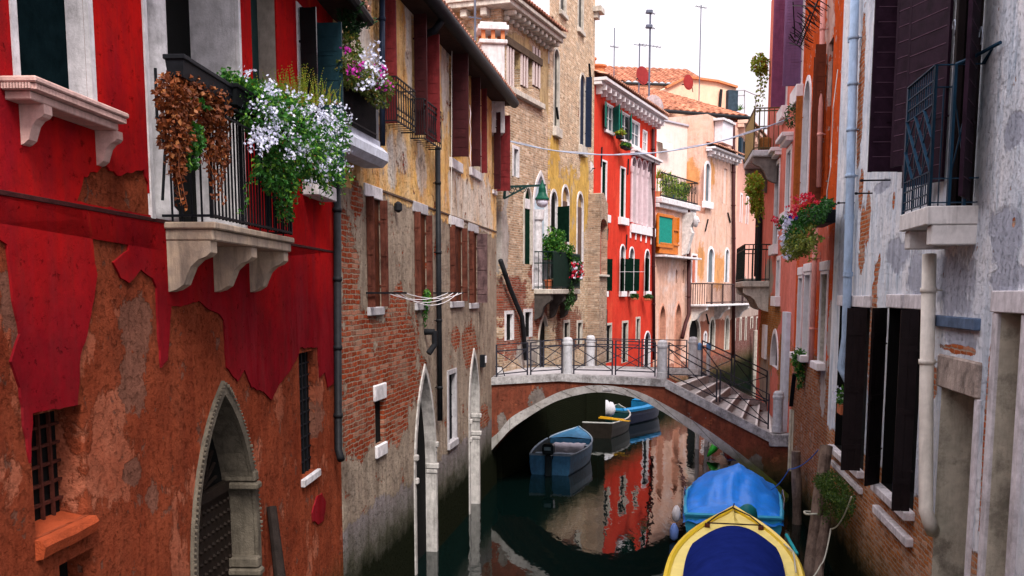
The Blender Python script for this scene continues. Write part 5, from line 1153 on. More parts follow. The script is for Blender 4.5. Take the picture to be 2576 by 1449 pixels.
for px in (1583, 1596, 1609, 1622, 1635): b = MB(); y_ = 575 + (px - 1583) * .3; b.bbox(F5.u(px + 1), F5.u(px - 1), -.01, .04, F5.z(px, y_ + 24), F5.z(px, y_ + 2)); b.obj('apron_strip', m_wt, q_)
f.corn((F5.u(1646), F5.u(1581)), F5.z(1612, 398), F5.z(1612, 386), .3, m_wt, 'window_cornice')
for (xc, yt) in ((1518, 610), (1565, 618), (1588, 624), (1627, 630)):
    W, q = f.opening(xc - 5.5, xc + 5.5, yt, 733, kind='round', depth=0.048, trim=m_wt, tw=.07, pane=mat('dark_pane', (.02, .02, .025), .3, .3, 4, 0), sill=(.1, .22, .12))
    zt_ = F5.z(xc, 650); b = MB(); b.bbox(q[0] + .01, q[1] - .01, -.045, -.03, zt_, q[3] - .5); b.obj('tympanum', m_sc, W)
    zz = (q[2] + .02, zt_); f.leaf(W, q, 'L', 150 if xc != 1588 else 172, .35, m_dg, 'h', zz=zz); f.leaf(W, q, 'R', 172, .5, m_dg, 'h', zz=zz) if xc < 1620 else None
    b = MB(); b.bbox(q[0], q[1], -.03, .01, zz[0], zz[1]); b.obj('shutter', m_dg, W)
for (xa, xb, yt, yb) in ((1524, 1536, 818, 912), (1565, 1577, 812, 912), (1600, 1608, 802, 856)): f.opening(xa, xb, yt, yb, depth=0.066, pane=M_black, trim=m_cream, tw=.09, reveal=m_cream)
f.opening(1620, 1634, 836, 960, kind='round', depth=0.075, pane=M_black, trim=m_wt, tw=.07, name='door')
f.corn((-.1, L5 + .1), Z5 - .2, Z5 + .05, .5, m_wt, 'cornice', brackets=15, bw=.12)
b = MB(); tiles(b, -.1, L5 + .15, .55, Z5 + .08, -3.2, Z5 + 1.25, pitch=.26, amp=.06); b.obj('roof', _mats['roof_tiles'], scl, F5.M)
f.finish()
pipe(F5, [(1643, 325, .12), (1645, 905, .12)], .075, mat('dark_brown_pipe', (.05, .015, .015), .5, .3, 6, .002), scl, clips=6)
b = MB()
for px, ya, yb in ((1509, 565, 605), (1527, 575, 605), (1575, 590, 628), (1512, 370, 420), (1579, 400, 440)): b.bar((F5.u(px, ya), .04, F5.z(px, ya)), (F5.u(px - 2, yb), .04, F5.z(px - 2, yb)), .05, .03)
b.obj('wall_anchors', M_iron, scl, F5.M)
b = MB(); u, z = F5.hit(1514, 800); b.lathe([(.09, -.5), (.11, -.45), (.11, .3), (.09, .35)], (u, .12, z), 8); b.obj('wall_tube', M_iron, scl, F5.M)
b = MB(); b.tube([(F5.u(1529 + i * 6.8, 683), .5 + .1 * sin(i), F5.z(1529 + i * 6.8, 684 - 0 * i)) for i in range(11)], .007, 5); tag(b.obj('rolled_cord', _mats['white_cord'], None, F5.M), 'white cord stretched across the black green shutters of the scarlet house', 'cord')
for (px, py, rx, ry, n, nm, lab) in ((1560, 335, 8, 10, 260, 'sill_plant', 'yellow green plant on the sill of the second top window of the scarlet house'), (1574, 366, 15, 7, 350, 'sill_plant', 'row of dark plants under the top windows of the scarlet house'), (1597, 745, 8, 7, 260, 'sill_plant', 'dark pot plant under the middle pair of black green shutters'), (1631, 747, 9, 7, 260, 'sill_plant', 'dark pot plant under the last black green shutter by the pipe')):
    t_ = thing(nm, F5.w(F5.u(px, py), .3, F5.z(px, py)), lab, 'plant', 'sill plants on the scarlet house'); u, z = F5.hit(px, py, .3); s_ = 44 / FH
    b = MB(); blob(b, F5, [(u, .3, z, rx * s_ * 1.6, .2, ry * s_, n)], size=.08); b.obj('foliage', g_fern if py == 335 else g_leaf if py == 366 else _mats['dusty_leaves'], t_, F5.M)
    b = MB(); b.bbox(u - rx * s_ * 1.5, u + rx * s_ * 1.5, .18, .42, z - ry * s_ * 1.3, z - ry * s_ * .6); b.obj('box', _mats['terracotta'] if py > 400 else M_iron, t_, F5.M)
for (px, yt, yb, w_, lab) in ((1487, 146, 200, .34, 'slim red chimney pot at the left end of the scarlet roof'), (1504, 165, 205, .55, 'stout red chimney pot beside the slim one on the scarlet roof')):
    p = at_depth(px, yt, 42); z0_ = at_depth(px, yb, 42).z; t_ = thing('chimney_pot', (p.x, p.y, z0_), lab, 'chimney'); m_cr = mat('salmon_render', (.62, .17, .10), .85, .2, 5, .004)
    b = MB(); b.bbox(-w_ / 2 * .9, w_ / 2 * .9, -w_ / 2, w_ / 2, z0_ - 1.2, p.z - .38); b.obj('stack', m_cr, t_, Matrix.Translation((p.x, p.y, 0)))
    b = MB(); b.lathe([(w_ * .5, -.378), (w_ * .62, -.3), (w_ * .5, -.26), (w_ * .5, -.1), (w_ * .66, -.06), (w_ * .66, 0), (.02, .03)], tuple(p), 12); b.obj('cowl', m_terr, t_)
# brick stair turret wedged between: arched recess with the scarlet wall behind
F6 = Frame((F5.w(F5.u(1505), .35, 0).x, F5.w(F5.u(1505), .35, 0).y), (F5.w(F5.u(1476), .75, 0).x - .25, F5.w(F5.u(1476), .75, 0).y))
m_b6 = wallmat('pale_annex_brick', F6, ('brick', (.50, .34, .24), (.38, .24, .16), (.52, .42, .34), .02), algae=2.1, stain=.4)
ann = thing('brick_annex', (F6.a.x, F6.a.y, 0), 'narrow brick annex with an arched red recess between the cream and scarlet houses', 'annex')
zt = F6.z(1490, 478); f = Facade(ann, F6, m_b6, [(0, -1), (F6.L, -1), (F6.L, zt), (F6.L * .55, zt + .1), (0, zt - .25)], .5)
W, q = f.opening(0, 0, 0, 0, kind='seg', depth=.25, pane=mat('deep_red_plaster', (.48, .02, .018), .85, .3, 2, .01, streak=.4), uz=(.06, F6.L - .16, F6.z(1490, 688), F6.z(1490, 540)), name='niche')
b = MB(); b.bbox(-.02, F6.L, -.02, .1, F6.z(1490, 694), F6.z(1490, 688) - .005); b.obj('ledge', m_cream, ann, F6.M)
f.finish()
# ================================================================== PINK CORNER HOUSE (beyond the scarlet house)
def pt_(px, Y): return ((px - CX) / FH * Y, Y)
F7 = Frame(pt_(1736, 53.5), pt_(1646, 48.8)); F8 = Frame(pt_(1844, 60), pt_(1736, 53.6)); F9 = Frame(pt_(1771, 57.5), pt_(1640, 53.6)); F10 = Frame(pt_(1930, 76), pt_(1845, 61.5))
pnk = thing('pink_corner_house', (9, 54, 0), 'pale pink corner house with a roof terrace and wooden bay beyond the scarlet house', 'house')
m_pk = wallmat('peach_plaster', F7, ('plaster', (.72, .46, .36), (.60, .34, .25), ((.26, .13, .08), .5)), layers=[dict(coat=('plaster', (.70, .60, .58), (.60, .46, .42), ((.3, .2, .18), .4)), lvl=.5, ns=.5, soft=.15, dh=.2), dict(coat=('brick', (.40, .12, .07), (.30, .08, .06), (.4, .28, .22), .03), below=(1.9, .5), amp=1.6, dh=-.4)], algae=.8, stain=.35, mottle=.3)
m_pk2 = wallmat('pink_white_plaster', F9, ('plaster', (.78, .64, .60), (.70, .54, .48), ((.5, .36, .3), .25)), algae=0, stain=.1, bumpd=.006, mottle=.08)
m_pk3 = wallmat('stained_peach_plaster', F8, ('plaster', (.74, .50, .42), (.70, .42, .31), ((.3, .16, .08), .5)),
    layers=[dict(coat=('plaster', (.70, .34, .14), (.58, .26, .10), ((.2, .12, .08), .6)), pats=[(1808, 680, 22, 60), (1762, 660, 14, 70), (1790, 440, 12, 50)], amp=.8, soft=.1, dh=.1),
            dict(coat=('plaster', (.36, .14, .09), (.26, .09, .06), ((.08, .05, .04), .6)), below=(3.9, .8), amp=1.2, dh=-.2), dict(coat=('brick', (.26, .06, .045), (.18, .04, .03), (.25, .18, .15), .03), below=(2.0, .5), amp=1.4, dh=-.4)], algae=1.0, stain=.4, mottle=.25)
zT = F7.z(1690, 520); Z8 = F8.z(1800, 296) ; Z9 = F9.z(1700, 312); ZU = F9.z(1730, 292)
print('terrace z', zT, Z8, Z9, ZU)
f = Facade(pnk, F7, m_pk, [(0, -1), (F7.L, -1), (F7.L, zT), (0, zT)], 4)
for (xa, xb, yt) in ((1658, 1672, 768), (1698, 1711, 763)): f.opening(xa, xb, yt, 935, kind='gothic', depth=.35, pane=M_black, trim=mat('salmon_brick_trim', (.55, .26, .18), .85, .3, 8, .005), tw=.09)
for (xa, xb) in ((1700, 1704), (1717, 1721)): f.opening(xa, xb, 678, 712, kind='round', depth=.2, pane=M_black)
m_ow = mat('orange_varnish', (.48, .13, .010), .45, .25, 5, .003); m_cur = mat('teal_curtain', (.01, .22, .17), .8, .35, 14, .01)
# wooden bay
ya, yb_ = F7.z(1680, 545), F7.z(1680, 640); b = MB(); u0, u1 = F7.u(1707, 590, .22), F7.L - .02; b.bbox(u0, u1, 0, .22, yb_, ya, .02); bay = b.obj('bay_window', m_ow, pnk, F7.M)
ua, ub_ = F7.u(1690, 590, .22), F7.u(1655, 590, .22); za, zb_ = F7.z(1672, 617), F7.z(1672, 549)
b = MB(); n = 16; vs = []
for i in range(n * 2 + 1): u = ua + (ub_ - ua) * i / (n * 2); vs += [(u, .232 + .012 * (i % 2), za), (u, .232 + .012 * (i % 2), zb_)]
b.add(vs, [(2 * i, 2 * i + 2, 2 * i + 3, 2 * i + 1) for i in range(n * 2)]); b.obj('curtain', m_cur, bay)
b = MB(); 
for (x0, x1, z0, z1) in ((ua - .12, ub_ + .12, za - .14, za), (ua - .12, ub_ + .12, zb_, zb_ + .14), (ua - .14, ua, za, zb_), (ub_, ub_ + .14, za, zb_), (u0 - .02, u1, yb_ + .42, yb_ + .5), (u0 + .05, u0 + .14, yb_ + .6, ya), (u0 + .15, ua - .2, za + .7, za + .78)): b.bbox(x0, x1, .2, .28, z0, z1)
b.obj('frame', m_ow, bay)
b = MB(); b.bbox(-.1, F7.L + .05, -.1, .55, F7.z(1690, 650), F7.z(1690, 645)); b.obj('ledge', M_stonew, pnk, F7.M)
# corner console with a carved head
m_cs = mat('carved_stone', (.62, .58, .56), .85, .3, 6, .01, streak=.4, grime=.3); b = MB(); uc = F7.u(1716); prof = [(0, .0), (.55, 0), (.6, -.35), (.42, -.7), (.52, -1.0), (.36, -1.5), (.24, -2.0), (0, -2.1)]; ztc = F7.z(1716, 535)
vs = [(uc - .22, y, ztc + z) for y, z in prof] + [(uc + .22, y, ztc + z) for y, z in prof]; n = len(prof); b.add(vs, [tuple(range(n)), tuple(range(2 * n - 1, n - 1, -1))] + [(i, n + i, n + (i + 1) % n, (i + 1) % n) for i in range(n)]); con = b.obj('console', m_cs, pnk, F7.M)
b = MB(); zc = F7.z(1716, 556); b.lathe([(.02, -.32), (.09, -.28), (.14, -.15), (.17, 0), (.16, .14), (.09, .22), (.02, .25)], (uc, .62, zc), 12); b.lathe([(.02, -.05), (.05, 0), (.02, .06)], (uc, .8, zc - .04), 8)
for sg in (1, -1): b.lathe([(.01, -.04), (.045, 0), (.01, .04)], (uc + .06 * sg, .77, zc + .05), 6)
b.obj('carved_head', M_stonew, con, smooth=True)
f.finish()
# terrace edge and railing
b = MB(); b.bbox(-.35, F7.L + .1, -3.5, .35, zT + .002, zT + .28, .03); b.bbox(-.15, F7.L + .1, -3.4, .2, zT - .2, zT, .03); ter = b.obj('terrace', M_stonew, pnk, F7.M)
zr0 = zT + .28; zr1 = F7.z(1700, 448); b = MB(); A_, B_ = (F7.L, .22), (-.2, .22); D_ = (-.2 - .0, -3.3)
for (p, q, n) in ((A_, B_, 26), (B_, D_, 22)):
    for z in (zr0 + .08, zr1): b.bar((*p, z), (*q, z), .05)
    for i in range(n + 1): x = p[0] + (q[0] - p[0]) * i / n; y = p[1] + (q[1] - p[1]) * i / n; b.bar((x, y, zr0), (x, y, zr1), .022)
for i in range(0, 12): u = F7.L * (i + .5) / 12; b.tube([(u + .12 * cos(a), .22, (zr0 + zr1) / 2 + .15 + .2 * sin(a)) for a in [x * .6 for x in range(11)]], .012, 4)
b.obj('railing', M_iron, ter)
for (px, w_, h_, kind, lab) in ((1668, .5, .9, 'spike', 'spiky palm in a pot at the left of the roof terrace railing'), (1702, 1.0, .8, 'bush', 'large yellow green bush behind the roof terrace railing'), (1733, .6, .55, 'bush', 'smaller green bush at the corner of the roof terrace railing')):
    u = F7.u(px, 470); t_ = thing('terrace_plant', F7.w(u, -.3, zr0), lab, 'plant', 'plants on the roof terrace'); b = MB(); b.lathe([(.16, 0), (.22, .3), (.24, .34), (.1, .34)], (u, -.3, zr0), 12); b.obj('pot', m_terr if kind == 'spike' else mat('blue_glazed_pot', (.06, .12, .2), .4, .3, 5, 0), t_, F7.M); b = MB()
    if kind == 'spike':
        for i in range(90): d_ = Vector((U(-1, 1), U(-1, 1), U(.1, 1))).normalized(); o = Vector((u, -.3, zr0 + .95)); b.leaf(o + d_ * .3, .62, .04, d_)
        b.tube([(u, -.3, zr0 + .3), (u, -.3, zr0 + .95)], .03, 5); b.obj('leaves', g_fern, t_, F7.M)
    else: blob(b, F7, [(u, -.35, zr0 + .55 + h_ * .4, w_, .4, h_ * .7, 1100), (u + .2, -.3, zr0 + .4, w_ * .7, .3, .4, 500)], size=.09, asp=.35); b.obj('foliage', leafmat('sunny_leaves', (.28, .40, .04), (.05, .18, .02), (.45, .42, .06)), t_, F7.M)
# set back upper block
f = Facade(pnk, F9, m_pk2, [(-.0, zT - .5), (F9.L, zT - .5), (F9.L, Z9), (0, Z9)], 3); f.finish()
b = MB(); b.bbox(-.06, F9.L, -3, .08, Z9, Z9 + .09); b.obj('coping', mat('lilac_coping', (.42, .40, .46), .8, .2, 6, .003), pnk, F9.M)
b = MB(); u, z = F9.hit(1663, 369); vs = []
for i in range(13): x = u - .45 + .9 * i / 12; vs += [(x, .02, z + .25), (x, .38, z + .12 + .03 * (i % 2)), (x, .42, z - .2 + .05 * (i % 2))]
b.add(vs, [(3 * i + j, 3 * i + j + 1, 3 * i + j + 4, 3 * i + j + 3) for i in range(12) for j in range(2)]); b.obj('awning', mat('pale_green_awning', (.62, .68, .62), .8, .2, 12, .003), pnk, F9.M)
f = Facade(pnk, F8, m_pk3, [(0, -1), (F8.L, -1), (F8.L, zT), (F8.u(1769), zT), (F8.u(1769), Z8), (0, Z8)], 6)
# tall block behind, to the main eave
F11 = Frame(pt_(1846, 60.8), pt_(1640, 58.6)); f11 = Facade(pnk, F11, mat('warm_peach_wall', (.78, .50, .36), .85, .15, 2, .006, streak=.15), [(0, 5), (F11.L, 5), (F11.L, ZU + .1), (0, ZU + .1)], 4); f11.finish()
b = MB(); vs_e = F11
zE = F11.z(1750, 290); zP = F11.z(1682, 228)
uh = F11.u(1682); tiles(b, -.3, F11.L + .2, .5, zE, -4.2, F11.z(1682, 232, -4.2), pitch=.42, amp=.13, hip=(uh - 1.2, uh + .6)); b.obj('roof', mat('mottled_roof_tiles', (.36, .105, .055), .9, .6, 2.6, .012, c2=(.60, .26, .16), grime=.5), pnk, F11.M)
b = MB(); b.tube([(-.3, .6, zE - .02), (F11.L, .6, zE - .02)], .1, 8); b.obj('gutter', m_pipe, pnk, F11.M)
b = MB(); u, z = F8.hit(1799, 361); w_ = .42
b.bbox(F8.u(1811), F8.u(1786), .02, .5, z, F8.z(1799, 306)); b.obj('chimney_breast', mat('lilac_white_render', (.66, .62, .66), .85, .15, 5, .004), pnk, F8.M)
b = MB(); b.bbox(F8.u(1814), F8.u(1783), -.05, .6, F8.z(1799, 306) + .002, F8.z(1799, 300)); b.bbox(F8.u(1810), F8.u(1800), .1, .5, F8.z(1799, 300), F8.z(1799, 296)); b.obj('chimney_cap', M_stonew, pnk, F8.M)
f.corn((F8.u(1842), F8.u(1768)), F8.z(1800, 388), F8.z(1800, 378), .5, m_wt, 'tiled_canopy', brackets=8, bw=.2)
b = MB(); tiles(b, F8.u(1842), F8.u(1768), .6, F8.z(1800, 377), .0, F8.z(1800, 366), pitch=.28, amp=.06, nr=2); b.obj('canopy_tiles', _mats['roof_tiles'], pnk, F8.M)
f.opening(1773, 1785, 411, 508, kind='round', depth=0.06, trim=m_wt, tw=.14, pane=m_wing, sill=(.25, .35, .18)); f.opening(1819, 1828, 424, 512, depth=0.045, trim=m_pk3, tw=.1, pane=mat('peach_blind', (.66, .50, .44), .8, .15, 4, 0))
f.opening(1781, 1794, 626, 710, kind='round', depth=0.06, trim=m_wt, tw=.14, pane=m_wing); f.opening(1824, 1832, 628, 710, kind='round', depth=0.06, trim=m_wt, tw=.12, pane=m_wing)
W, q = f.opening(1740, 1751, 643, 711, depth=0.06, trim=m_wt, tw=.1, pane=mat('brick_red_door', (.45, .12, .07), .6, .2, 4, 0))
for (xa, xb, yt, yb) in ((1731, 1758, 802, 990), (1785, 1796, 804, 880), (1824, 1832, 800, 880)): f.opening(xa, xb, yt, yb, kind='round', depth=0.12, trim=m_cream, tw=.16, pane=M_black)
f.opening(1771, 1776, 838, 868, kind='round', depth=0.06, trim=m_wt, tw=.12, pane=M_black)
f.finish()
# long balcony
zt = F8.z(1800, 764); u0, u1 = -.9, F8.u(1737); b = MB(); b.bbox(u0, u1, -.02, .9, zt - .12, zt, .03); slab = b.obj('balcony', M_stonew, pnk, F8.M)
for u in (u0 + .4, (u0 + u1) / 2, u1 - .35): b = MB(); scroll(b, u, .3, zt - .122, .75, .8); b.obj('bracket', m_cs, slab)
zr = F8.z(1800, 714, .85); b = MB(); n = 40
for i in range(n + 1): u = u0 + .05 + (u1 - u0 - .1) * i / n; b.bar((u, .86, zt), (u, .86, zr), .024 if i % 9 else .06)
for i in range(7): b.bar((u1 - .05, .86 * i / 7, zt), (u1 - .05, .86 * i / 7, zr), .03); b.bar((u0 + .05, .86 * i / 7, zt), (u0 + .05, .86 * i / 7, zr), .03)
b.bar((u0, .86, zr), (u1, .86, zr), .08, .05); b.bar((u0, .86, zt + .1), (u1, .86, zt + .1), .05); b.bar((u1 - .05, .86, zr), (u1 - .05, 0, zr), .06)
b.obj('railing', mat('dark_brown_iron', (.035, .02, .022), .6, .3, 6, 0), slab)
m_bp = _mats['dark_brown_pipe']
pipe(F8, [(1845, 305, .15), (1846, 640, .15), (1845, 900, .15)], .1, m_bp, pnk, clips=4)
pipe(F7, [(1732, 522, .2), (1733, 790, .2), (1725, 812, .25), (1716, 850, .3)], .1, m_bp, pnk, clips=3)
b = MB()
for F_, px, ya, yb, dx in ((F8, 1779, 552, 582, -7), (F8, 1829, 535, 560, 6), (F8, 1775, 790, 815, 6)): b.bar((F_.u(px, ya), .05, F_.z(px, ya)), (F_.u(px + dx, yb), .05, F_.z(px + dx, yb)), .07, .04)
b.obj('wall_anchors', M_iron, pnk, F8.M)
# ------------------------------------------------------------------ far pink house
far = thing('far_pink_house', (14, 66, 0), 'farthest pink house with a row of tall narrow windows where the canal turns', 'house')
Z10 = F10.z(1855, 305); m_fp = wallmat('far_pink_plaster', F10, ('plaster', (.80, .44, .36), (.74, .37, .29), ((.5, .25, .18), .3)), layers=[dict(coat=('plaster', (.40, .32, .28), (.3, .22, .19), ((.15, .1, .08), .4)), below=(6.4, 1.2), amp=1.3, dh=-.1), dict(coat=('brick', (.20, .06, .05), (.14, .04, .035), (.22, .16, .14), .03), below=(3.9, .3), amp=.5, dh=-.3)], algae=1.2, stain=.2, mottle=.12)
f = Facade(far, F10, m_fp, [(0, -1), (F10.L, -1), (F10.L, Z10), (0, Z10)], 6)
for (xa, xb, yt, yb) in ((1846, 1849, 484, 556), (1862, 1866, 490, 560), (1877, 1881, 497, 564), (1904, 1908, 508, 573), (1916, 1919, 514, 576)): f.opening(xa, xb, yt, yb, depth=0.045, trim=m_wt, tw=.12, pane=m_wing)
for (xa, xb, yt, yb) in ((1854, 1861, 346, 398), (1866, 1874, 356, 408)): W, q = f.opening(xa, xb, yt, yb, depth=0.03, trim=m_wt, tw=.1, pane=mat('black_blue_shutter', (.01, .03, .05), .6, .3, 5, 0)); b = MB(); b.box(q[0], q[0] + .7, .02, .2, q[2], q[3]); b.obj('shutter', _mats['black_blue_shutter'], W)
for (xa, xb, yt, yb) in ((1846, 1849, 800, 858), (1861, 1864, 802, 856), (1874, 1877, 800, 856), (1888, 1893, 800, 826), (1902, 1906, 800, 852)): f.opening(xa, xb, yt, yb, depth=0.06, trim=m_cream, tw=.1, pane=M_black)
f.corn((-.1, F10.L + .1), Z10 - .3, Z10 + .1, .6, mat('peach_cornice', (.70, .46, .36), .8, .2, 5, .003), 'cornice', brackets=16, bw=.25)
b = MB(); tiles(b, -.1, F10.L + .1, .7, Z10 + .12, -3, Z10 + 1.2, pitch=.35, amp=.07, nr=6); b.obj('roof', _mats['roof_tiles'], far, F10.M)
b = MB(); b.lathe([(.3, -1), (.3, F10.z(1890, 830))], (F10.u(1890), .5, 0), 10); b.obj('column', m_cream, far, F10.M); f.finish()
# ------------------------------------------------------------------ roofs behind
def gable(name, xa, xb, ye, yr, Y, dpt, label, wm, base=8, ridge='par', roofname='mottled_roof_tiles'):
    Fg = Frame(pt_(xb, Y), pt_(xa, Y - 1.0)); t_ = thing(name, (Fg.a.x, Y, base), label, 'house'); ze, zr = Fg.z((xa + xb) / 2, ye), Fg.z((xa + xb) / 2, yr, -dpt)
    b = MB(); b.box(0, Fg.L, -dpt * 2, 0, base, ze); b.prism([(0, ze), (0, ze)] * 0 or [(0, ze - .001), (Fg.L, ze - .001), (Fg.L, ze), (0, ze)], -.1, 0)
    for u_ in (0.0, Fg.L - .15): b.add([(u_, .0, ze), (u_, -dpt, zr), (u_, -2 * dpt, ze), (u_ + .15, .0, ze), (u_ + .15, -dpt, zr), (u_ + .15, -2 * dpt, ze)], [(0, 1, 2), (5, 4, 3), (0, 3, 4, 1), (1, 4, 5, 2)])
    b.obj('wall', wm, t_, Fg.M); b = MB(); tiles(b, -.15, Fg.L + .15, .25, ze, -dpt, zr + .04, pitch=.42, amp=.13); b.obj('roof', _mats[roofname], t_, Fg.M)
    b = MB(); b.tube([(-.1, .3, ze - .05), (Fg.L + .1, .3, ze - .05)], .09, 6); b.obj('gutter', m_pipe, t_, Fg.M); return t_, Fg
m_wp = mat('warm_peach_wall', (0, 0, 0))
gable('back_house', 1552, 1768, 213, 178, 66, 4.2, 'broad peach house with a long tiled roof rising behind the pink corner house', m_wp)
gable('attic_house', 1512, 1556, 206, 156, 69, 5.0, 'small steep tiled roof left of the long roof behind the scarlet house', m_wp)
Fm = Frame(pt_(1838, 64.5), pt_(1664, 63)); t_ = thing('gabled_house', (Fm.a.x, 64, 8), 'peach gabled wall carrying a red dish behind the corner house roof', 'house')
b = MB(); b.prism([(0, 8), (Fm.L, 8), (Fm.L, Fm.z(1664, 222)), (Fm.u(1715), Fm.z(1715, 196)), (Fm.u(1790), Fm.z(1790, 206)), (0, Fm.z(1838, 221))], -2.5, 0); b.obj('wall', m_wp, t_, Fm.M)
b = MB(); b.bar((Fm.L, .05, Fm.z(1664, 222) + .05), (Fm.u(1715), .05, Fm.z(1715, 196) + .05), .3, .12); b.bar((Fm.u(1715), .05, Fm.z(1715, 196) + .05), (Fm.u(1790), .05, Fm.z(1790, 206) + .05), .3, .12); b.bar((Fm.u(1790), .05, Fm.z(1790, 206) + .05), (0, .05, Fm.z(1838, 221) + .05), .3, .12); b.obj('coping', m_terr, t_, Fm.M)
b = MB(); b.bbox(Fm.u(1837), Fm.u(1813), .01, .3, Fm.z(1825, 280), Fm.z(1825, 228)); b.obj('dark_cladding', mat('slate_cladding', (.03, .05, .07), .6, .5, 4, .004), t_, Fm.M)
b = MB(); b.tube([(Fm.u(1811, 240), .15, Fm.z(1811, 226)), (Fm.u(1808, 240), .15, Fm.z(1808, 280))], .09, 6); b.obj('downpipe', m_pipe, t_, Fm.M)
# roof deck frame
t_ = thing('deck_pergola', tuple(at_depth(1870, 290, 66)), 'thin metal frame of a roof deck against the sky on the right', 'frame'); b = MB()
PP = {k: at_depth(*v) for k, v in dict(a=(1838, 229, 66), b=(1873, 227, 66), c=(1901, 239, 64), d=(1838, 241, 66), e=(1873, 240, 66), f=(1901, 252, 64), g=(1873, 285, 66), h=(1901, 290, 64)).items()}
for p, q in ('ab', 'bc', 'be', 'eg', 'ch', 'de'): b.bar(PP[p], PP[q], .06)
b.obj('tubes', mat('grey_tube', (.30, .30, .33), .5, .1, 5, 0), t_)
t_ = thing('deck_plant', tuple(at_depth(1857, 280, 66)), 'small palm on the roof deck beside the thin metal frame', 'plant'); b = MB(); o = at_depth(1857, 278, 66)
for i in range(50): d_ = Vector((U(-1, 1), U(-1, 1), U(0, 1))).normalized(); b.leaf(o + d_ * .25, .5, .06, d_)
b.obj('leaves', g_leaf, t_)
# masts
def mast(px, ybase, ytop, Y, r, label, arms=(), mm=None):
    p, q = at_depth(px, ybase, Y), at_depth(px, ytop, Y); p.x = q.x = (p.x + q.x) / 2; t_ = thing('antenna_mast', tuple(p), label, 'antenna', None); b = MB(); b.tube([p, q], r, 6); b.obj('pole', mm or mat('mast_grey', (.10, .11, .15), .5, .3, 6, 0), t_)
    for (y, L_, kind) in arms:
        z = at_depth(px, y, Y).z; b = MB(); b.bar((p.x - L_ / 2, Y - L_ * .3, z), (p.x + L_ / 2, Y + L_ * .3, z), .03)
        if kind: [b.bar((p.x - L_ / 2 + L_ * i / 6, Y - L_ * .3 + L_ * .6 * i / 6 - .25, z), (p.x - L_ / 2 + L_ * i / 6, Y - L_ * .3 + L_ * .6 * i / 6 + .25, z), .018) for i in range(7)]
        if kind == 2: b.bbox(p.x - .22, p.x + .12, Y - .1, Y + .1, z - .03, z + .16, .03)
        b.obj('aerial', _mats['mast_grey'], t_)
mast(1545, 215, 70, 64, .03, 'thin leftmost aerial mast above the small steep roof', [(118, .5, 1)])
mast(1608, 245, 110, 60, .035, 'short aerial mast carrying the red dish left of the tall mast', [(114, .7, 0)])
mast(1634, 290, 28, 55, .05, 'tallest double headed aerial mast in the middle of the sky', [(33, .5, 2), (70, .5, 2), (115, 1.2, 1)])
mast(1761, 255, 12, 63, .03, 'lone rightmost aerial mast rising from the peach gable', [(18, .7, 1)])
mast(1195, 105, -60, 27, .03, 'jointed aerial mast above the gutter of the ochre house', [(45, .3, 0)])
m_rd = mat('faded_red_dish', (.50, .07, .07), .6, .2, 4, 0)
dish(1616, 190, 59.6, .46, m_rd, 'red satellite dish on the short mast', -.9, .35); dish(1731, 207, 62.7, .40, m_rd, 'red satellite dish on the peach gable wall', -1.0, .25); dish(1643, 272, 49.6, .55, M_stonew, 'large white satellite dish behind the scarlet house eave', -.7, .2)

# ================================================================== RIGHT BANK
h1 = ground(1983, 1250); h2 = ground(2103, 1449); dR = (h1 - h2).normalized(); print('right wall', h1, h2, dR)
def onR(px): r = (px - CX) / FH; k = (r * h2.y - h2.x) / (dR.x - r * dR.y); p = h2 + dR * k; return (p.x, p.y)
# --- rose house with balconies (beyond the bridge)
F12 = Frame(onR(2001), onR(1917)); rs = thing('rose_house', (8, 30, 0), 'rose pink house with purple shutters and two balconies beyond the bridge on the right', 'house')
m_rose = wallmat('rose_plaster', F12, ('plaster', (.74, .24, .19), (.62, .17, .13), ((.4, .12, .1), .4)), layers=[dict(coat=('brick', (.50, .20, .05), (.36, .11, .03), (.30, .2, .12), .04), pats=[(1928, 860, 26, 170), (1950, 790, 20, 70), (1975, 930, 25, 160)], amp=.7, ns=2, dh=-.6), dict(coat=('plaster', (.40, .33, .28), (.3, .24, .2), ((.15, .1, .08), .5)), pats=[(1935, 700, 16, 70), (1925, 960, 20, 90)], amp=.8, dh=-.2)], algae=.8, stain=.35, mottle=.3)
f = Facade(rs, F12, m_rose, [(0, -1), (F12.L, -1), (F12.L, 15.2), (0, 15.2)], 7)
m_pur = mat('purple_shutter', (.17, .055, .12), .6, .2, 5, .003, streak=.25); m_pur2 = mat('violet_shutter', (.15, .08, .17), .6, .2, 5, .003, streak=.25)
q_ = (F12.u(1965), F12.u(1973), F12.z(1965, 290), F12.z(1965, 20))
W, q = f.opening(0, 0, 0, 0, depth=0.07, pane=M_black, trim=m_wt, tw=.1, uz=(F12.u(1963), F12.u(1956), F12.z(1965, 290), F12.z(1965, 20)), sill=(.3, .35, .18)); f.leaf(W, q, 'R', 92, .40, m_pur, 'p', zz=(q[2], q[3]))
W, q = f.opening(0, 0, 0, 0, depth=0.07, pane=M_black, trim=m_wt, tw=.1, uz=(F12.u(1999), F12.u(1990), F12.z(2000, 243), F12.z(2000, -30)), sill=(.3, .42, .18)); f.leaf(W, q, 'R', 92, .44, m_pur2, 'p')
for (xa, xb, yt, yb) in ((1950, 1959, 418, 615), (1979, 1989, 384, 532)):
    W, q = f.opening(xa, xb, yt, yb, depth=0.056, trim=m_wt, tw=.13, pane=m_wing, sill=(.2, .3, .15)); f.corn((q[0] - .3, q[1] + .3), q[3] + .2, q[3] + .42, .32, m_wt, 'hood')
W, q = f.opening(1955, 1962, 655, 745, depth=0.056, trim=m_wt, tw=.13, pane=m_wing, sill=(.3, .3, .15))
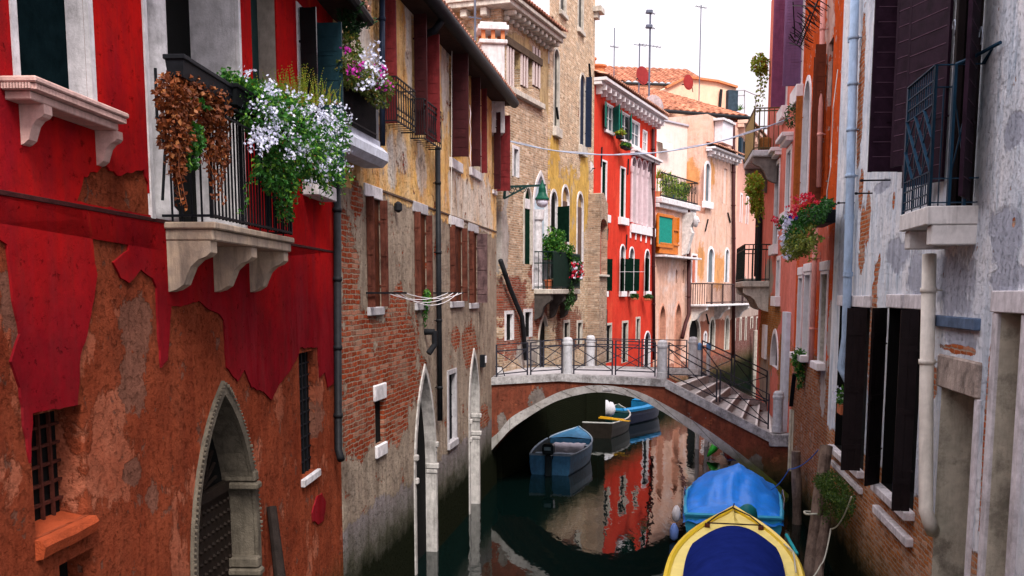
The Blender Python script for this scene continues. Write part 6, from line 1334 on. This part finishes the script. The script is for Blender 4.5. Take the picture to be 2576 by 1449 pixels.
W, q = f.opening(1941, 1958, 838, 925, kind='round', depth=0.14, trim=m_wt, tw=.14, pane=M_black)
b = MB(); b.bbox(F12.u(1934), F12.u(1926), -.01, .08, F12.z(1930, 905), F12.z(1930, 818)); b.obj('stone_jamb', m_wt, rs, F12.M)
b = MB(); b.bbox(F12.u(1992), F12.u(1981), -.01, .12, F12.z(1987, 1095), F12.z(1987, 785)); b.obj('white_pilaster', mat('pale_blue_stone', (.55, .58, .66), .8, .2, 6, .005, streak=.4), rs, F12.M)
f.finish()
def sidebalcony(uN, uF, prot, zt, zr, m_sl, m_rl, name, style, parent=rs, F=F12):
    b = MB(); b.bbox(uN, uF, -.02, prot, zt - .2, zt, .03); s_ = b.obj(name, m_sl, parent, F.M)
    for u in (uN + .25, uF - .25): b = MB(); scroll(b, u, .24, zt - .202, .8, prot * .95); b.obj('bracket', m_sl if style else mat('stained_bracket', (.20, .17, .16), .9, .4, 6, .01), s_)
    b = MB(); P_ = [(uN + .03, 0), (uN + .03, prot - .04), (uF - .03, prot - .04), (uF - .03, 0)]
    for p, q in zip(P_[:-1], P_[1:]):
        L_ = sqrt((p[0] - q[0]) ** 2 + (p[1] - q[1]) ** 2); n = max(3, int(L_ / .13)); h = zr - zt
        for z in (zt + .06, zr - (.16 if style else .08), zr): b.bar((*p, z), (*q, z), .035)
        for i in range(n + 1): x = p[0] + (q[0] - p[0]) * i / n; y = p[1] + (q[1] - p[1]) * i / n; b.bar((x, y, zt), (x, y, zr), .022 if i % 4 else .04)
    b.obj('railing', m_rl, s_); return s_
ub = F12.u(1946); sb = sidebalcony(ub, F12.L - .3, .78, 9.8, 11.05, mat('grey_white_stone', (.52, .52, .55), .85, .3, 6, .006, streak=.5, grime=.3), mat('bronze_rail', (.09, .07, .035), .6, .3, 6, 0), 'upper_balcony', 0)
b = MB(); b.box(ub + .06, F12.L - .35, .745, .755, 9.86, 11.0); b.obj('reed_screen', mat('tan_reed_screen', (.42, .30, .12), .9, .35, 30, .004, streak=.5), sb)
b = MB(); b.bbox(ub + .1, ub + .8, .2, .55, 9.82, 10.2, .05); b.obj('wicker_box', mat('wicker', (.30, .13, .04), .9, .4, 20, .006), sb)
ul = F12.u(1936, 700); sidebalcony(ul, F12.L + 1.2, .86, 5.8, 6.98, m_cream, _mats['green_black_iron'], 'lower_balcony', 1)
b = MB(); b.bbox(F12.L - .2, F12.L + 1.3, -6, -.0, -1, 9.0); b.obj('corner_pier', m_rose, rs, F12.M)
b = MB(); b.tube([(F12.L + .9, .15, 9), (F12.L + .9, .15, 6)], .08, 8); b.tube([(F12.L + .4, .12, 9.4), (F12.L + .4, .12, 5.2)], .1, 8); b.obj('dark_pipes', m_pipe, rs, F12.M)
def vineobj(F, ells, name, label, m, size=.07, strands=()):
    t_ = thing(name, F.w(ells[0][0], ells[0][1], ells[0][2]), label, 'vine'); b = MB(); blob(b, F, ells, size=size)
    for (u, y, z, L_) in strands: vinestrand(b, (u, y, z), L_, 9, size)
    b.obj('foliage', m, t_, F.M)
ff = lambda px, py, off, rx, ry, ro, n: epw(F12, px, py, off, rx, ry, ro, n)
u, z = F12.hit(1902, 480, .7); vineobj(F12, [(u, .75, F12.z(1902, 465, .7), .55, .28, .38, 900), (u - .1, .7, F12.z(1902, 505, .7), .3, .18, .45, 500)], 'hanging_vine', 'bright yellow green creeper hanging below the upper balcony on the right', g_fern, .075, [(u + U(-.3, .3), .7 + U(-.15, .15), z, U(.4, 1.1)) for _ in range(16)])
u, z = F12.hit(1915, 162, .3); vineobj(F12, [(u, .35, z, .35, .3, .35, 450)], 'roof_vine', 'tuft of yellow green creeper beside the topmost purple shutter', g_fern, .09, [(u + U(-.2, .2), .2 + U(-.1, .1), z, U(.4, 1.6)) for _ in range(8)])
b = MB(); u, z = F12.hit(1992, 290, .2); blob(b, F12, [(u, .2, z, .3, .2, .35, 260)], size=.08, asp=.25); tag(b.obj('wall_weed', _mats['dusty_leaves'], None, F12.M), 'grassy weed sprouting under the violet shutter of the rose house', 'weed')
# overhead cable
b = MB(); a_ = at_depth(1283, 356, 29.2); c_ = at_depth(1990, 296, 27.6); P_ = [a_.lerp(c_, i / 24) - Vector((0, 0, .62 * 4 * (i / 24) * (1 - i / 24))) for i in range(25)]; b.tube(P_, .016, 6); b.tube([p + Vector((0, .03, .02 + .02 * sin(i * 1.3))) for i, p in enumerate(P_)], .010, 5)
tag(b.obj('overhead_cable', mat('blue_grey_cable', (.34, .38, .48), .6, .2, 5, 0)), 'blue grey cable sagging across the canal from house to house', 'cable')
# --- orange house
F13 = Frame(onR(2094), onR(2001)); og = thing('orange_house', (7, 23, 0), 'orange house with brown shutters and a pale downpipe on the right above bare brick', 'house')
m_org = wallmat('orange_plaster', F13, ('plaster', (.62, .105, .025), (.52, .075, .02), ((.36, .05, .02), .45)), layers=[dict(coat=('plaster', (.64, .50, .46), (.56, .30, .24), ((.4, .2, .15), .4)), pats=[(2088, 60, 14, 130), (2085, 200, 8, 80), (2007, 150, 5, 300)], amp=1.2, ns=2.5, dh=-.2), dict(coat=('plaster', (.66, .19, .13), (.52, .12, .08), ((.4, .05, .03), .3)), pats=[(2060, 640, 60, 120)], amp=.6, soft=.1, dh=0),
    dict(coat=('brick', (.44, .14, .05), (.30, .085, .03), (.34, .26, .20), .045), below=(4.0, .35), amp=.9, dh=-.8), dict(coat=('plaster', (.5, .44, .42), (.4, .33, .3), ((.2, .12, .1), .4)), pats=[(2088, 850, 12, 110), (2070, 980, 10, 90)], amp=1.2, ns=3, dh=.5)], algae=.6, stain=.3, bumpd=.035, mottle=.35)
f = Facade(og, F13, m_org, [(0, -1), (F13.L, -1), (F13.L, 14), (0, 14)], 7)
m_brs = mat('rust_brown_shutter', (.13, .028, .012), .6, .3, 6, .003, streak=.4); m_brs2 = mat('tan_shutter', (.38, .10, .02), .6, .3, 6, .003, streak=.4)
W, q = f.opening(2021, 2036, 212, 505, kind='round', depth=0.105, trim=m_wt, tw=.13, pane=m_wing, reveal=m_wt); f.leaf(W, q, 'L', 100, .16, m_brs2, 'p', zz=(q[2], F13.z(2015, 255)))
W, q = f.opening(2052, 2062, 170, 505, depth=0.07, pane=M_dark, trim=None, uz=(F13.u(2063), F13.u(2055), F13.z(2058, 500), F13.z(2058, 172))); f.leaf(W, q, 'L', 95, .2, m_brs, 'h')
W, q = f.opening(0, 0, 0, 0, kind='round', depth=0.07, pane=m_wing, trim=m_wt, tw=.12, uz=(F13.u(2110 - 16), F13.u(2086), F13.z(2095, 480), F13.z(2095, 118))) if False else (None, None)
uz = (F13.u(2090, 300), F13.u(2078, 300), F13.z(2084, 500), F13.z(2084, 112)); W, q = f.opening(0, 0, 0, 0, depth=0.07, pane=M_dark, uz=uz, sill=(.1, .2, .1), sillm=m_wt); f.leaf(W, q, 'L', 95, .22, m_brs, 'h'); 
for (xa, xb, yt, yb) in ((2008, 2017, 700, 888), (2023, 2037, 692, 893), (2064, 2080, 690, 912)):
    W, q = f.opening(xa, xb, yt, yb, depth=0.105, trim=m_wt, tw=.07, reveal=m_cream if xa > 2050 else m_wt, pane=m_wing, sill=(.08, .16, .18)); b = MB(); b.bbox(q[0] - .12, q[1] + .12, -.01, .05, q[3] + .075, q[3] + .27); b.obj('lintel', m_wt, W)
b = MB(); b.bar((F13.u(2014), .08, F13.z(2014, 945)), (F13.u(2008), .08, F13.z(2008, 1030)), .1, .06); b.obj('wall_anchor', M_iron, og, F13.M)
f.finish()
m_ppk = mat('pale_pink_pipe', (.66, .30, .26), .5, .2, 5, .002)
pipe(F13, [(2072, -60, .12), (2060, 470, .12)], .055, m_ppk, og, clips=2); pipe(F13, [(2053, 560, .12), (2040, 915, .12)], .055, m_ppk, og, clips=2)
b = MB(); b.tube([(F13.u(x, y, .16), .16 + .03 * sin(y * .03), F13.z(x, y, .16)) for x, y in ((2104, 175), (2100, 270), (2088, 360), (2090, 420), (2084, 480), (2080, 520), (2088, 545))], .009, 5); b.obj('cable', _mats['white_cable'], og, F13.M)
# geranium basket
pt = thing('geranium_basket', F13.w(F13.u(2065, 548, .4), .4, F13.z(2065, 548, .4)), 'overflowing basket of red geraniums and trailing white flowers on the orange house', 'flower box')
b = MB(); ua, ub_ = F13.u(2092, 545, .2), F13.u(2050, 545, .3); b.bbox(ua, ub_, .12, .5, F13.z(2065, 566, .3), F13.z(2065, 534, .3)); b.obj('trough', M_iron, pt, F13.M)
e = lambda *a: epw(F13, *a)
b = MB(); blob(b, F13, [e(2040, 545, .55, 35, 28, .22, 1500), e(2070, 520, .4, 22, 18, .18, 500), e(2000, 590, .75, 22, 40, .16, 900), e(1972, 560, .85, 12, 18, .1, 200)], size=.05); b.obj('foliage', leafmat('deep_green_leaves', (.02, .11, .015), (.006, .04, .008), (.06, .2, .02)), pt, F13.M)
b = MB(); blob(b, F13, [e(2000, 615, .75, 26, 34, .18, 1200), e(2035, 600, .6, 14, 45, .12, 500), e(2000, 640, .75, 15, 14, .1, 200), e(2058, 602, .5, 10, 10, .1, 60)], size=.05)
for i in range(16): px = U(1975, 2050); vinestrand(b, (F13.u(px, 600, .65), .65, F13.z(px, 600, .65)), U(.2, .5), 6, .05)
b.obj('trailing_stems', leafmat('olive_trailing', (.20, .20, .03), (.06, .13, .02), (.28, .34, .05)), pt, F13.M)
for nm, mm, L_ in (('red_blossoms', r_fl, [(2020, 510, 25, 25, 75), (2040, 495, 12, 10, 24), (1953, 555, 8, 12, 26), (1996, 530, 14, 16, 30), (2057, 507, 6, 6, 8)]), ('white_blossoms', w_fl, [(1984, 560, 12, 22, 90), (1974, 600, 10, 28, 80), (1990, 640, 16, 10, 30)]), ('blue_blossoms', leafmat('violet_petals', (.05, .03, .35), (.08, .02, .4)), [(1998, 546, 7, 5, 20)])):
    b = MB()
    for (px, py, rx, ry, n) in L_:
        for i in range(n): x, y = px + random.gauss(0, rx * .5), py + random.gauss(0, ry * .5); off = .55 + (2060 - x) / 110 * .42; u, z = F13.hit(x, y, off); b.flower((u, off + U(-.04, .06), z), U(.03, .05))
    b.obj(nm, mm, pt, F13.M)
t_ = thing('roof_aerial', F13.w(F13.u(2030, 60, .3), .3, F13.z(2030, 60, .3)), 'tangle of wire aerials bracketed to the top of the orange house', 'antenna'); b = MB()
for (xa, ya, xb, yb) in ((1995, 14, 2060, 16), (1995, 5, 2000, 95), (2014, 115, 2062, -10), (2005, 110, 2040, 30), (1987, 85, 2000, 105), (1987, 108, 2012, 116)): b.bar((F13.u(xa, ya, .45), .45, F13.z(xa, ya, .45)), (F13.u(xb, yb, .3), .3, F13.z(xb, yb, .3)), .025)
for i in range(34): x, y = 2014 + i * 1.35, 112 - i * 3.4; u, z = F13.hit(x, y, .4); b.bar((u + U(-.1, .1), .25 + U(-.1, .1), z - .14), (u + U(-.15, .15), .6 + U(-.1, .1), z + .14), .012)
b.obj('wires', M_iron, t_, F13.M)
b = MB(); u, z = F13.hit(2010, 905, .15); blob(b, F13, [(u, .15, z, .35, .18, .28, 260), (u, .1, z - .4, .2, .1, .3, 120)], size=.07); tag(b.obj('wall_weed', g_leaf, None, F13.M), 'green weed below the lowest left window sill of the orange house', 'weed')
# --- grey-white house, nearest on the right
F14 = Frame(onR(3500), onR(2094)); gy = thing('grey_white_house', (4.8, 12, 0), 'nearest house on the right with flaking blue white plaster and dark shutters', 'house')
m_gy = wallmat('flaking_white_plaster', F14, ('plaster', (.90, .93, .98), (.72, .80, .90), ((.07, .17, .27), .75)),
    layers=[dict(coat=('plaster', (.95, .95, .97), (.84, .88, .94), ((.20, .30, .42), .5)), lvl=.48, ns=1.1, sc=(1.6, .45, 1), soft=.05, dh=.2),
            dict(coat=('plaster', (.62, .65, .74), (.42, .45, .54), ((.10, .12, .16), .7)), pats=[(2400, 720, 70, 110), (2530, 600, 60, 110), (2560, 330, 40, 60), (2540, 700, 60, 60), (2260, 640, 40, 60), (2120, 640, 14, 160), (2310, 700, 40, 80), (2420, 860, 60, 50), (2220, 470, 30, 20)], amp=1.0, ns=1.6, dh=-.35, soft=.07),
            dict(coat=('brick', (.58, .17, .06), (.40, .10, .035), (.48, .38, .30), .03), pats=[(2166, 240, 9, 260), (2170, 600, 10, 120), (2182, 560, 9, 90), (2130, 1010, 16, 60), (2166, 480, 8, 60), (2195, 860, 14, 220), (2194, 1080, 14, 120), (2205, 690, 8, 40), (2248, 505, 4, 30), (2212, 660, 5, 25), (2112, 1060, 14, 120), (2190, 1250, 40, 120), (2235, 1330, 60, 110), (2300, 1440, 70, 110), (2140, 1300, 30, 130), (2550, 560, 6, 18), (2415, 880, 60, 16), (2478, 1100, 6, 330), (2350, 960, 12, 60)], amp=.75, ns=2.6, th=.2, dh=-1.1),
            dict(coat=('brick', (.62, .24, .08), (.42, .13, .045), (.50, .40, .32), .04), below=(2.7, .5), amp=1.5, dh=-.8)],
    algae=.9, stain=.14, bumpd=.04, fine=.8, mottle=.12)
f = Facade(gy, F14, m_gy, [(0, -1), (F14.L, -1), (F14.L, 15), (0, 15)], 7)
m_plum = mat('plum_black_shutter', (.016, .007, .014), .6, .3, 6, .003, spec=.06, c2=(.028, .012, .024)); m_blk = mat('black_brown_shutter', (.012, .008, .009), .55, .4, 6, .003)
W, q = f.opening(0, 0, 0, 0, depth=.22, pane=M_black, trim=M_stonew, tw=.06, uz=(F14.u(2308), F14.u(2262), 7.12, 10.6)); o_ = f.leaf(W, q, 'L', 82, .48, m_plum, 'h', bh=.20); f.edge.obj('board_edges', mat('plum_edge_highlight', (.11, .06, .09), .7, .3, 9, 0), o_); o_ = f.leaf(W, q, 'R', 24, .62, m_plum, 'h', bh=.2); f.edge.obj('board_edges', mat('plum_edge_highlight', (.11, .06, .09), .7, .3, 9, 0), o_)
W, q = f.opening(0, 0, 0, 0, depth=.3, reveal=M_black, pane=M_black, uz=(F14.u(2434), F14.u(2367), 6.32, 10.6), name='balcony_door')
o_ = f.leaf(W, q, 'L', 160, .85, m_plum, 'h', bh=.2, zz=(6.75, 10.6)); f.edge.obj('board_edges', mat('plum_edge_highlight', (.11, .06, .09), .7, .3, 9, 0), o_); o_ = f.leaf(W, q, 'R', 158, .68, m_plum, 'h', bh=.2, zz=(6.42, 10.6)); f.edge.obj('board_edges', mat('plum_edge_highlight', (.11, .06, .09), .7, .3, 9, 0), o_)
m_edge = mat('plum_edge_highlight', (.11, .06, .09), .7, .3, 9, 0)
b = MB(); [b.bbox(x - .03, x + .03, -.05, .05, 6.34, 10.6) for x in (q[0] + .2, q[1] - .25)]; b.obj('door_frame', m_blk, W)
b = MB()
for px, py in ((2402, 70), (2470, 90)): u, z = F14.hit(px, py, .12); b.tube([(u + .06 * cos(a), .13, z + .09 * sin(a)) for a in [x * .5 for x in range(10)]], .008, 5)
b.obj('shutter_hooks', mat('pale_hook', (.3, .34, .4), .5, .2, 5, 0, metal=.5), gy, F14.M)
# balcony
uN, uF = F14.u(2462, 512), F14.u(2263, 552, .53); zt = F14.z(2334, 518, .53); print('grey balcony', uN, uF, zt)
m_cb = mat('cream_balcony_stone', (.66, .64, .62), .8, .22, 6, .005, streak=.45)
b = MB(); b.bbox(uN, uF, -.02, .53, zt - .2, zt, .01); slab = b.obj('balcony', m_cb, gy, F14.M)
for u in (uN + .12, uF - .16): b = MB(); b.bbox(u - .11, u + .11, -.02, .47, zt - .42, zt - .202, .012); b.obj('bracket', m_cb, slab)
m_bi = mat('blue_iron', (.010, .040, .075), .45, .3, 9, .001); b = MB(); zr = zt + 1.5; y1 = .5; a, c = uN + .06, uF - .03
def fbar(p, q, w=.03, d_=.012): b.bar(p, q, w, d_)
for z in (zt + .04, zt + .14, zt + .26, zt + .38, zr - .4, zr - .28, zr - .15, zr): fbar((a, y1, z), (c, y1, z), .022 if z not in (zr,) else .045)
for i in range(13):
    u = a + (c - a) * i / 12; fbar((u, y1, zt + .04), (u, y1, zt + .38), .014); fbar((u, y1, zr - .4), (u, y1, zr), .014)
for u in (a, c, a + .0): fbar((u, y1, zt), (u, y1, zr), .06, .03)
zm0, zm1 = zt + .38, zr - .4; n = 3
for i in range(-2, 4):
    for sg in (0, 1):
        x0, x1 = a + (c - a) * i / 3, a + (c - a) * (i + 2) / 3; za, zb_ = (zm0, zm1) if sg else (zm1, zm0)
        t0 = max(0, (a - x0) / (x1 - x0)); t1 = min(1, (c - x0) / (x1 - x0))
        if t1 > t0 + .05: fbar((x0 + (x1 - x0) * t0, y1 + .006 * sg, za + (zb_ - za) * t0), (x0 + (x1 - x0) * t1, y1 + .006 * sg, za + (zb_ - za) * t1), .034 if sg else .014)
b.obj('front_railing', m_bi, slab); b = MB()
for y in (.14, .3, y1): fbar((a, y, zt), (a, y, zr - (.0 if y > .4 else 0)), .06, .03)
for z in (zt + .04, zt + .3, zr): fbar((a, .0, z), (a, y1, z), .03)
fbar((a, .14, zr - .3), (a, .3, zt + .3), .018); fbar((a, .3, zr - .3), (a, .14, zt + .3), .018); fbar((a, .02, zr + .0), (uN - .2, .0, zr + .1), .04)
for u in (c,):
    for i in range(5): fbar((u, y1 * i / 5, zt), (u, y1 * i / 5, zr), .02)
    fbar((u, 0, zr), (u, y1, zr), .03)
b.tube([(a, .3, zr), (a - .06, .1, zr + .08), (F14.u(2494), .06, zr + .06)], .02, 6)
b.obj('side_railing', m_bi, slab)
b = MB()
for px, py, L_ in ((2240, 453, .42), (2195, 486, .26), (2150, 510, .28)): u, z = F14.hit(px, py); b.bar((u, 0, z), (u, L_, z), .022); b.lathe([(.02, -.02), (.03, 0), (.02, .02)], (u, L_, z), 8)
b.obj('laundry_rods', M_iron, gy, F14.M)
# lower windows with long dark shutters
z0_, z1_ = F14.z(2150, 1165), F14.z(2150, 772)
W, q = f.opening(0, 0, 0, 0, depth=.3, reveal=M_black, pane=M_black, uz=(F14.u(2182, 950), F14.u(2106, 950), z0_, z1_)); f.leaf(W, q, 'R', 88, .32, m_blk, 'v'); b = MB(); b.bbox(q[0] - .12, q[1] + .1, -.01, .05, q[3] + .003, q[3] + .2); b.obj('lintel', M_stonew, W)
b = MB(); b.bbox(q[0] - .1, q[1] + .1, -.02, .12, q[2] - .12, q[2] - .002); b.bbox(q[0] - .05, q[1] + .05, -.02, .06, q[2] - .4, q[2] - .3); b.obj('sill', M_stonew, W)
W, q = f.opening(0, 0, 0, 0, depth=.3, reveal=M_black, pane=M_black, uz=(F14.u(2313, 980), F14.u(2228, 980), F14.z(2270, 1262), F14.z(2270, 776))); f.leaf(W, q, 'R', 90, .235, m_blk, 'v'); f.leaf(W, q, 'L', 96, .12, m_blk, 'v'); f.leaf(W, q, 'L', 40, .4, m_blk, 'v', y0=.04)
b = MB(); b.bbox(q[0] - .05, (q[0] + q[1]) / 2 - .1, -.01, .05, q[3] + .003, q[3] + .2); b.bbox((q[0] + q[1]) / 2 + .08, q[1] + .05, -.01, .05, q[3] + .003, q[3] + .2); b.obj('lintel', M_stonew, W)
b = MB(); b.bbox(q[0] - .1, q[1] + .1, -.02, .14, q[2] - .12, q[2] - .002); b.bbox(q[0] - .1, q[1] + .1, -.02, .1, q[2] - .48, q[2] - .36); b.obj('sill', M_stonew, W)
m_rev = mat('cream_reveal_stone', (.54, .50, .40), .85, .3, 4, .012, streak=.35, grime=.5)
W, q = f.opening(0, 0, 0, 0, depth=.55, pane=mat('iron_door', (.035, .03, .03), .7, .5, 6, .003), reveal=m_rev, uz=(F14.u(2452, 1100), F14.u(2362, 1100), .5, F14.z(2405, 985)), name='doorway')
b = MB(); b.bbox(q[0] - .14, q[0] - .002, -.02, .03, .3, q[3]); b.obj('jamb', M_stonew, W)
b = MB(); b.bbox(q[0] - .12, q[1] + .08, -.02, .05, q[3] + .002, F14.z(2415, 900), .02); b.obj('lintel', mat('burnt_lintel_stone', (.46, .38, .33), .85, .5, 3, .014, streak=.5, grime=.6), W)
for zc in (1130, 1390, 1440): b = MB(); u, z = F14.hit(2420, zc, -.2); b.tube([(q[0] + .0, -.3, z), (q[0] + .12, -.28, z), (q[0] + .2, -.26, z + .03)], .012, 5); b.obj('hinge_pin', M_iron, W)
W, q = f.opening(0, 0, 0, 0, depth=.5, pane=mat('dark_brown_door', (.03, .018, .013), .7, .4, 4, .004, streak=.6), reveal=m_rev, uz=(F14.u(2560, 1100), F14.u(2500, 1100), .5, F14.z(2530, 787)), name='doorway')
b = MB(); b.bbox(q[1] + .002, q[1] + .16, -.02, .04, .3, q[3] - .0); b.bbox(q[0] - .16, q[0] - .002, -.02, .04, .3, q[3]); b.bbox(q[0] - .2, q[1] + .18, -.02, .06, q[3] + .002, q[3] + .22, .01); b.obj('stone_surround', M_stonew, W)
b = MB(); b.bbox(F14.u(2472), F14.u(2356), -.01, .07, F14.z(2415, 826), F14.z(2415, 797)); b.obj('slate_ledge', mat('blue_slate', (.10, .15, .24), .8, .4, 5, .008, streak=.4), gy, F14.M)
f.finish()
m_gp = mat('blue_grey_downpipe', (.34, .46, .62), .45, .2, 5, .003, streak=.4); m_cp = mat('cream_downpipe', (.74, .70, .62), .45, .2, 5, .003, streak=.25)
pipe(F14, [(2152, -80, .13), (2138, 500, .13), (2128, 850, .13), (2116, 925, .16), (2136, 962, .05)], .078, m_gp, gy, clips=5, k=16)
pipe(F14, [(2338, 640, .16), (2330, 1000, .16), (2329, 1285, .16), (2338, 1312, .12), (2346, 1335, .02)], .085, m_cp, gy, clips=2, k=16)
for y in (100, 545, 690): b = MB(); u, z = F14.hit(2147 - y * .02, y, .13); b.tube([(u, .13, z - .04), (u, .13, z + .04)], .09, 16); b.obj('pipe_collar', m_gp, gy, F14.M)
b = MB(); u, z = F14.hit(2118, 1000, .15); blob(b, F14, [(u, .12, z, .28, .14, .2, 500)], size=.035); w_ = thing('window_plant', F14.w(u, .1, z), 'small white flowered plant in the dark window beside the grey downpipe', 'plant'); b.obj('foliage', g_leaf, w_, F14.M)
b = MB(); [b.flower((u + U(-.25, .25), .2 + U(-.05, .1), z + U(-.1, .22)), .02) for _ in range(50)]; b.obj('blossoms', w_fl, w_, F14.M); b = MB(); b.bbox(u - .2, u + .2, .02, .2, z - .3, z - .12); b.obj('pot', _mats['terracotta'], w_, F14.M)
# mooring timbers at the foot of the wall
m_tim = mat('weathered_timber', (.16, .11, .09), .85, .5, 4, .02, streak=.8, c2=(.26, .19, .15))
def timber(p, q, r, label, name='mooring_post', m=None):
    b = MB(); n = 6; P_ = [Vector(p).lerp(Vector(q), i / n) + Vector((noise.noise((i * 1.3, p[0], 1)) * .02, 0, 0)) for i in range(n + 1)]; b.tube(P_, [r * (1 + .1 * sin(i * 2)) for i in range(n + 1)], 12); return tag(b.obj(name, m or m_tim), label, 'mooring post', 'mooring timbers on the right')
g_ = ground(2008, 1318); tp = at_depth(2003, 1135, g_.y); timber((g_.x, g_.y, -.6), tp, .11, 'upright dark post nearest the foot of the bridge arch on the right')
tp = at_depth(2079, 1122, 19.6); bt_ = at_depth(2030, 1490, 18.7); timber(bt_, tp, .125, 'thick mooring post leaning against the brick wall with a ring of rope')
tp2 = at_depth(2078, 1300, 18.9); bt2 = at_depth(2052, 1500, 18.3); timber(bt2, tp2, .1, 'shorter leaning post beside the thick one under the hanging bush')
b = MB(); p_ = at_depth(2043, 1290, 19.2); b.tube([p_ + Vector((.145 * cos(a), .145 * sin(a), .01 * sin(a * 3))) for a in [x * .45 for x in range(15)]], .02, 6); ro = b.obj('rope_ring', mat('pale_rope', (0, 0, 0))); tag(ro, 'pale rope ring tied round the thick leaning post', 'rope')
g2_ = ground(2003, 1230); b = MB(); 
for i in range(4): tp = at_depth(1990 + i * 6, 1030 + i * 3, 26.4); b.tube([(tp.x, tp.y - .02 * i, .8), tp], .038, 8)
tag(b.obj('cable_conduits', mat('cream_conduit', (.55, .50, .38), .7, .3, 6, .003, streak=.5)), 'bundle of cream vertical conduits on the wall beside the bridge foot', 'pipes')
def hang(name, pts, r, m, label, sag=.3):
    P_ = [Vector(p) for p in pts]; out = []
    for a, c in zip(P_[:-1], P_[1:]): out += [a.lerp(c, i / 10) - Vector((0, 0, sag * 4 * (i / 10) * (1 - i / 10))) for i in range(10)]
    b = MB(); b.tube(out + [P_[-1]], r, 5); tag(b.obj(name, m), label, 'rope')
m_brp = mat('blue_rope', (.03, .12, .4), .7, .2, 5, .002)
hang('mooring_line', [at_depth(2058, 1132, 20.4), at_depth(1985, 1180, 23), at_depth(1932, 1235, 23.5)], .012, m_brp, 'thin blue rope running from the wall to the tarpaulined boat', .1)
hang('mooring_line', [at_depth(2142, 1250, 16.6), at_depth(2090, 1330, 18), at_depth(2065, 1420, 17.5), at_depth(2012, 1452, 16.5)], .014, _mats['pale_rope'], 'pale rope looping from the brick wall down to the yellow boat', .15)
u, z = F14.hit(2100, 1240, .25); t_ = thing('hanging_bush', F14.w(u, .2, z), 'dark mossy bush growing from the wall behind the leaning posts', 'bush'); b = MB(); blob(b, F14, [epw(F14, 2105, 1235, .25, 35, 38, .22, 2200), epw(F14, 2078, 1225, .4, 25, 26, .15, 900), epw(F14, 2115, 1290, .2, 18, 30, .12, 500)], size=.04, asp=.4)
for i in range(30): px = U(2060, 2130); vinestrand(b, (F14.u(px, 1250, .3), U(.15, .45), F14.z(px, 1250, .3)), U(.2, .5), 6, .04, .02)
b.obj('foliage', leafmat('moss_green_leaves', (.05, .11, .01), (.015, .045, .008), (.11, .16, .02)), t_, F14.M)
# ================================================================== light, sky
SUN_EL, SUN_AZ = radians(50), radians(164)     # azimuth clockwise from +Y: high behind the camera
w = bpy.data.worlds.new('World'); bpy.context.scene.world = w; w.use_nodes = True
nt = w.node_tree; bg = nt.nodes['Background']
sky = nt.nodes.new('ShaderNodeTexSky'); sky.sky_type = 'NISHITA'; sky.sun_disc = False; sky.sun_elevation = SUN_EL; sky.sun_rotation = SUN_AZ
sky.dust_density = 4; sky.air_density = 1.2
hs = nt.nodes.new('ShaderNodeHueSaturation'); hs.inputs['Saturation'].default_value = .28; nt.links.new(sky.outputs[0], hs.inputs['Color'])
# a thin even overcast veil: pale cloud over the blue
tc = nt.nodes.new('ShaderNodeTexCoord'); mp = nt.nodes.new('ShaderNodeMapping'); mp.inputs['Scale'].default_value = (1, 1, 4); nt.links.new(tc.outputs['Generated'], mp.inputs[0])
nz = nt.nodes.new('ShaderNodeTexNoise'); nz.inputs['Scale'].default_value = 3; nz.inputs['Detail'].default_value = 7; nt.links.new(mp.outputs[0], nz.inputs[0])
mr = nt.nodes.new('ShaderNodeMapRange'); mr.inputs[1].default_value = .3; mr.inputs[2].default_value = .7; mr.inputs[3].default_value = .91; mr.inputs[4].default_value = .97; nt.links.new(nz.outputs[0], mr.inputs[0])
mx = nt.nodes.new('ShaderNodeMix'); mx.data_type = 'RGBA'; nt.links.new(mr.outputs[0], mx.inputs[0]); nt.links.new(hs.outputs[0], mx.inputs[6]); 
sx = nt.nodes.new('ShaderNodeSeparateXYZ'); nt.links.new(tc.outputs['Generated'], sx.inputs[0])   # an overcast sky is three times brighter overhead than at the horizon
el = nt.nodes.new('ShaderNodeMapRange'); el.inputs[1].default_value = 0; el.inputs[2].default_value = 1; el.inputs[3].default_value = 3.1; el.inputs[4].default_value = 12.5; nt.links.new(sx.outputs[2], el.inputs[0])
cl = nt.nodes.new('ShaderNodeMapRange'); cl.inputs[1].default_value = .35; cl.inputs[2].default_value = .65; cl.inputs[3].default_value = .87; cl.inputs[4].default_value = 1.08; nt.links.new(nz.outputs[0], cl.inputs[0])
ml = nt.nodes.new('ShaderNodeMath'); ml.operation = 'MULTIPLY'; nt.links.new(el.outputs[0], ml.inputs[0]); nt.links.new(cl.outputs[0], ml.inputs[1])
vc = nt.nodes.new('ShaderNodeVectorMath'); vc.operation = 'SCALE'; vc.inputs[0].default_value = (1.0, .93, 1.0); nt.links.new(ml.outputs[0], vc.inputs['Scale']); nt.links.new(vc.outputs[0], mx.inputs[7])
nt.links.new(mx.outputs[2], bg.inputs[0]); bg.inputs[1].default_value = .14
s = bpy.data.lights.new('sun', 'SUN'); s.energy = 2.6; s.angle = radians(18); s.color = (1, .95, .88)
so_ = bpy.data.objects.new('sun', s); C.objects.link(so_)
dv = Vector((sin(SUN_AZ) * cos(SUN_EL), cos(SUN_AZ) * cos(SUN_EL), sin(SUN_EL))); so_.rotation_euler = dv.to_track_quat('Z', 'Y').to_euler(); so_.location = dv * 50
sc = bpy.context.scene; sc.view_settings.view_transform = 'Standard'; sc.view_settings.look = 'None'; sc.view_settings.exposure = 0.95; sc.view_settings.gamma = 1
sc.cycles.max_bounces = 6; sc.cycles.diffuse_bounces = 3; sc.cycles.glossy_bounces = 3; sc.cycles.use_denoising = True
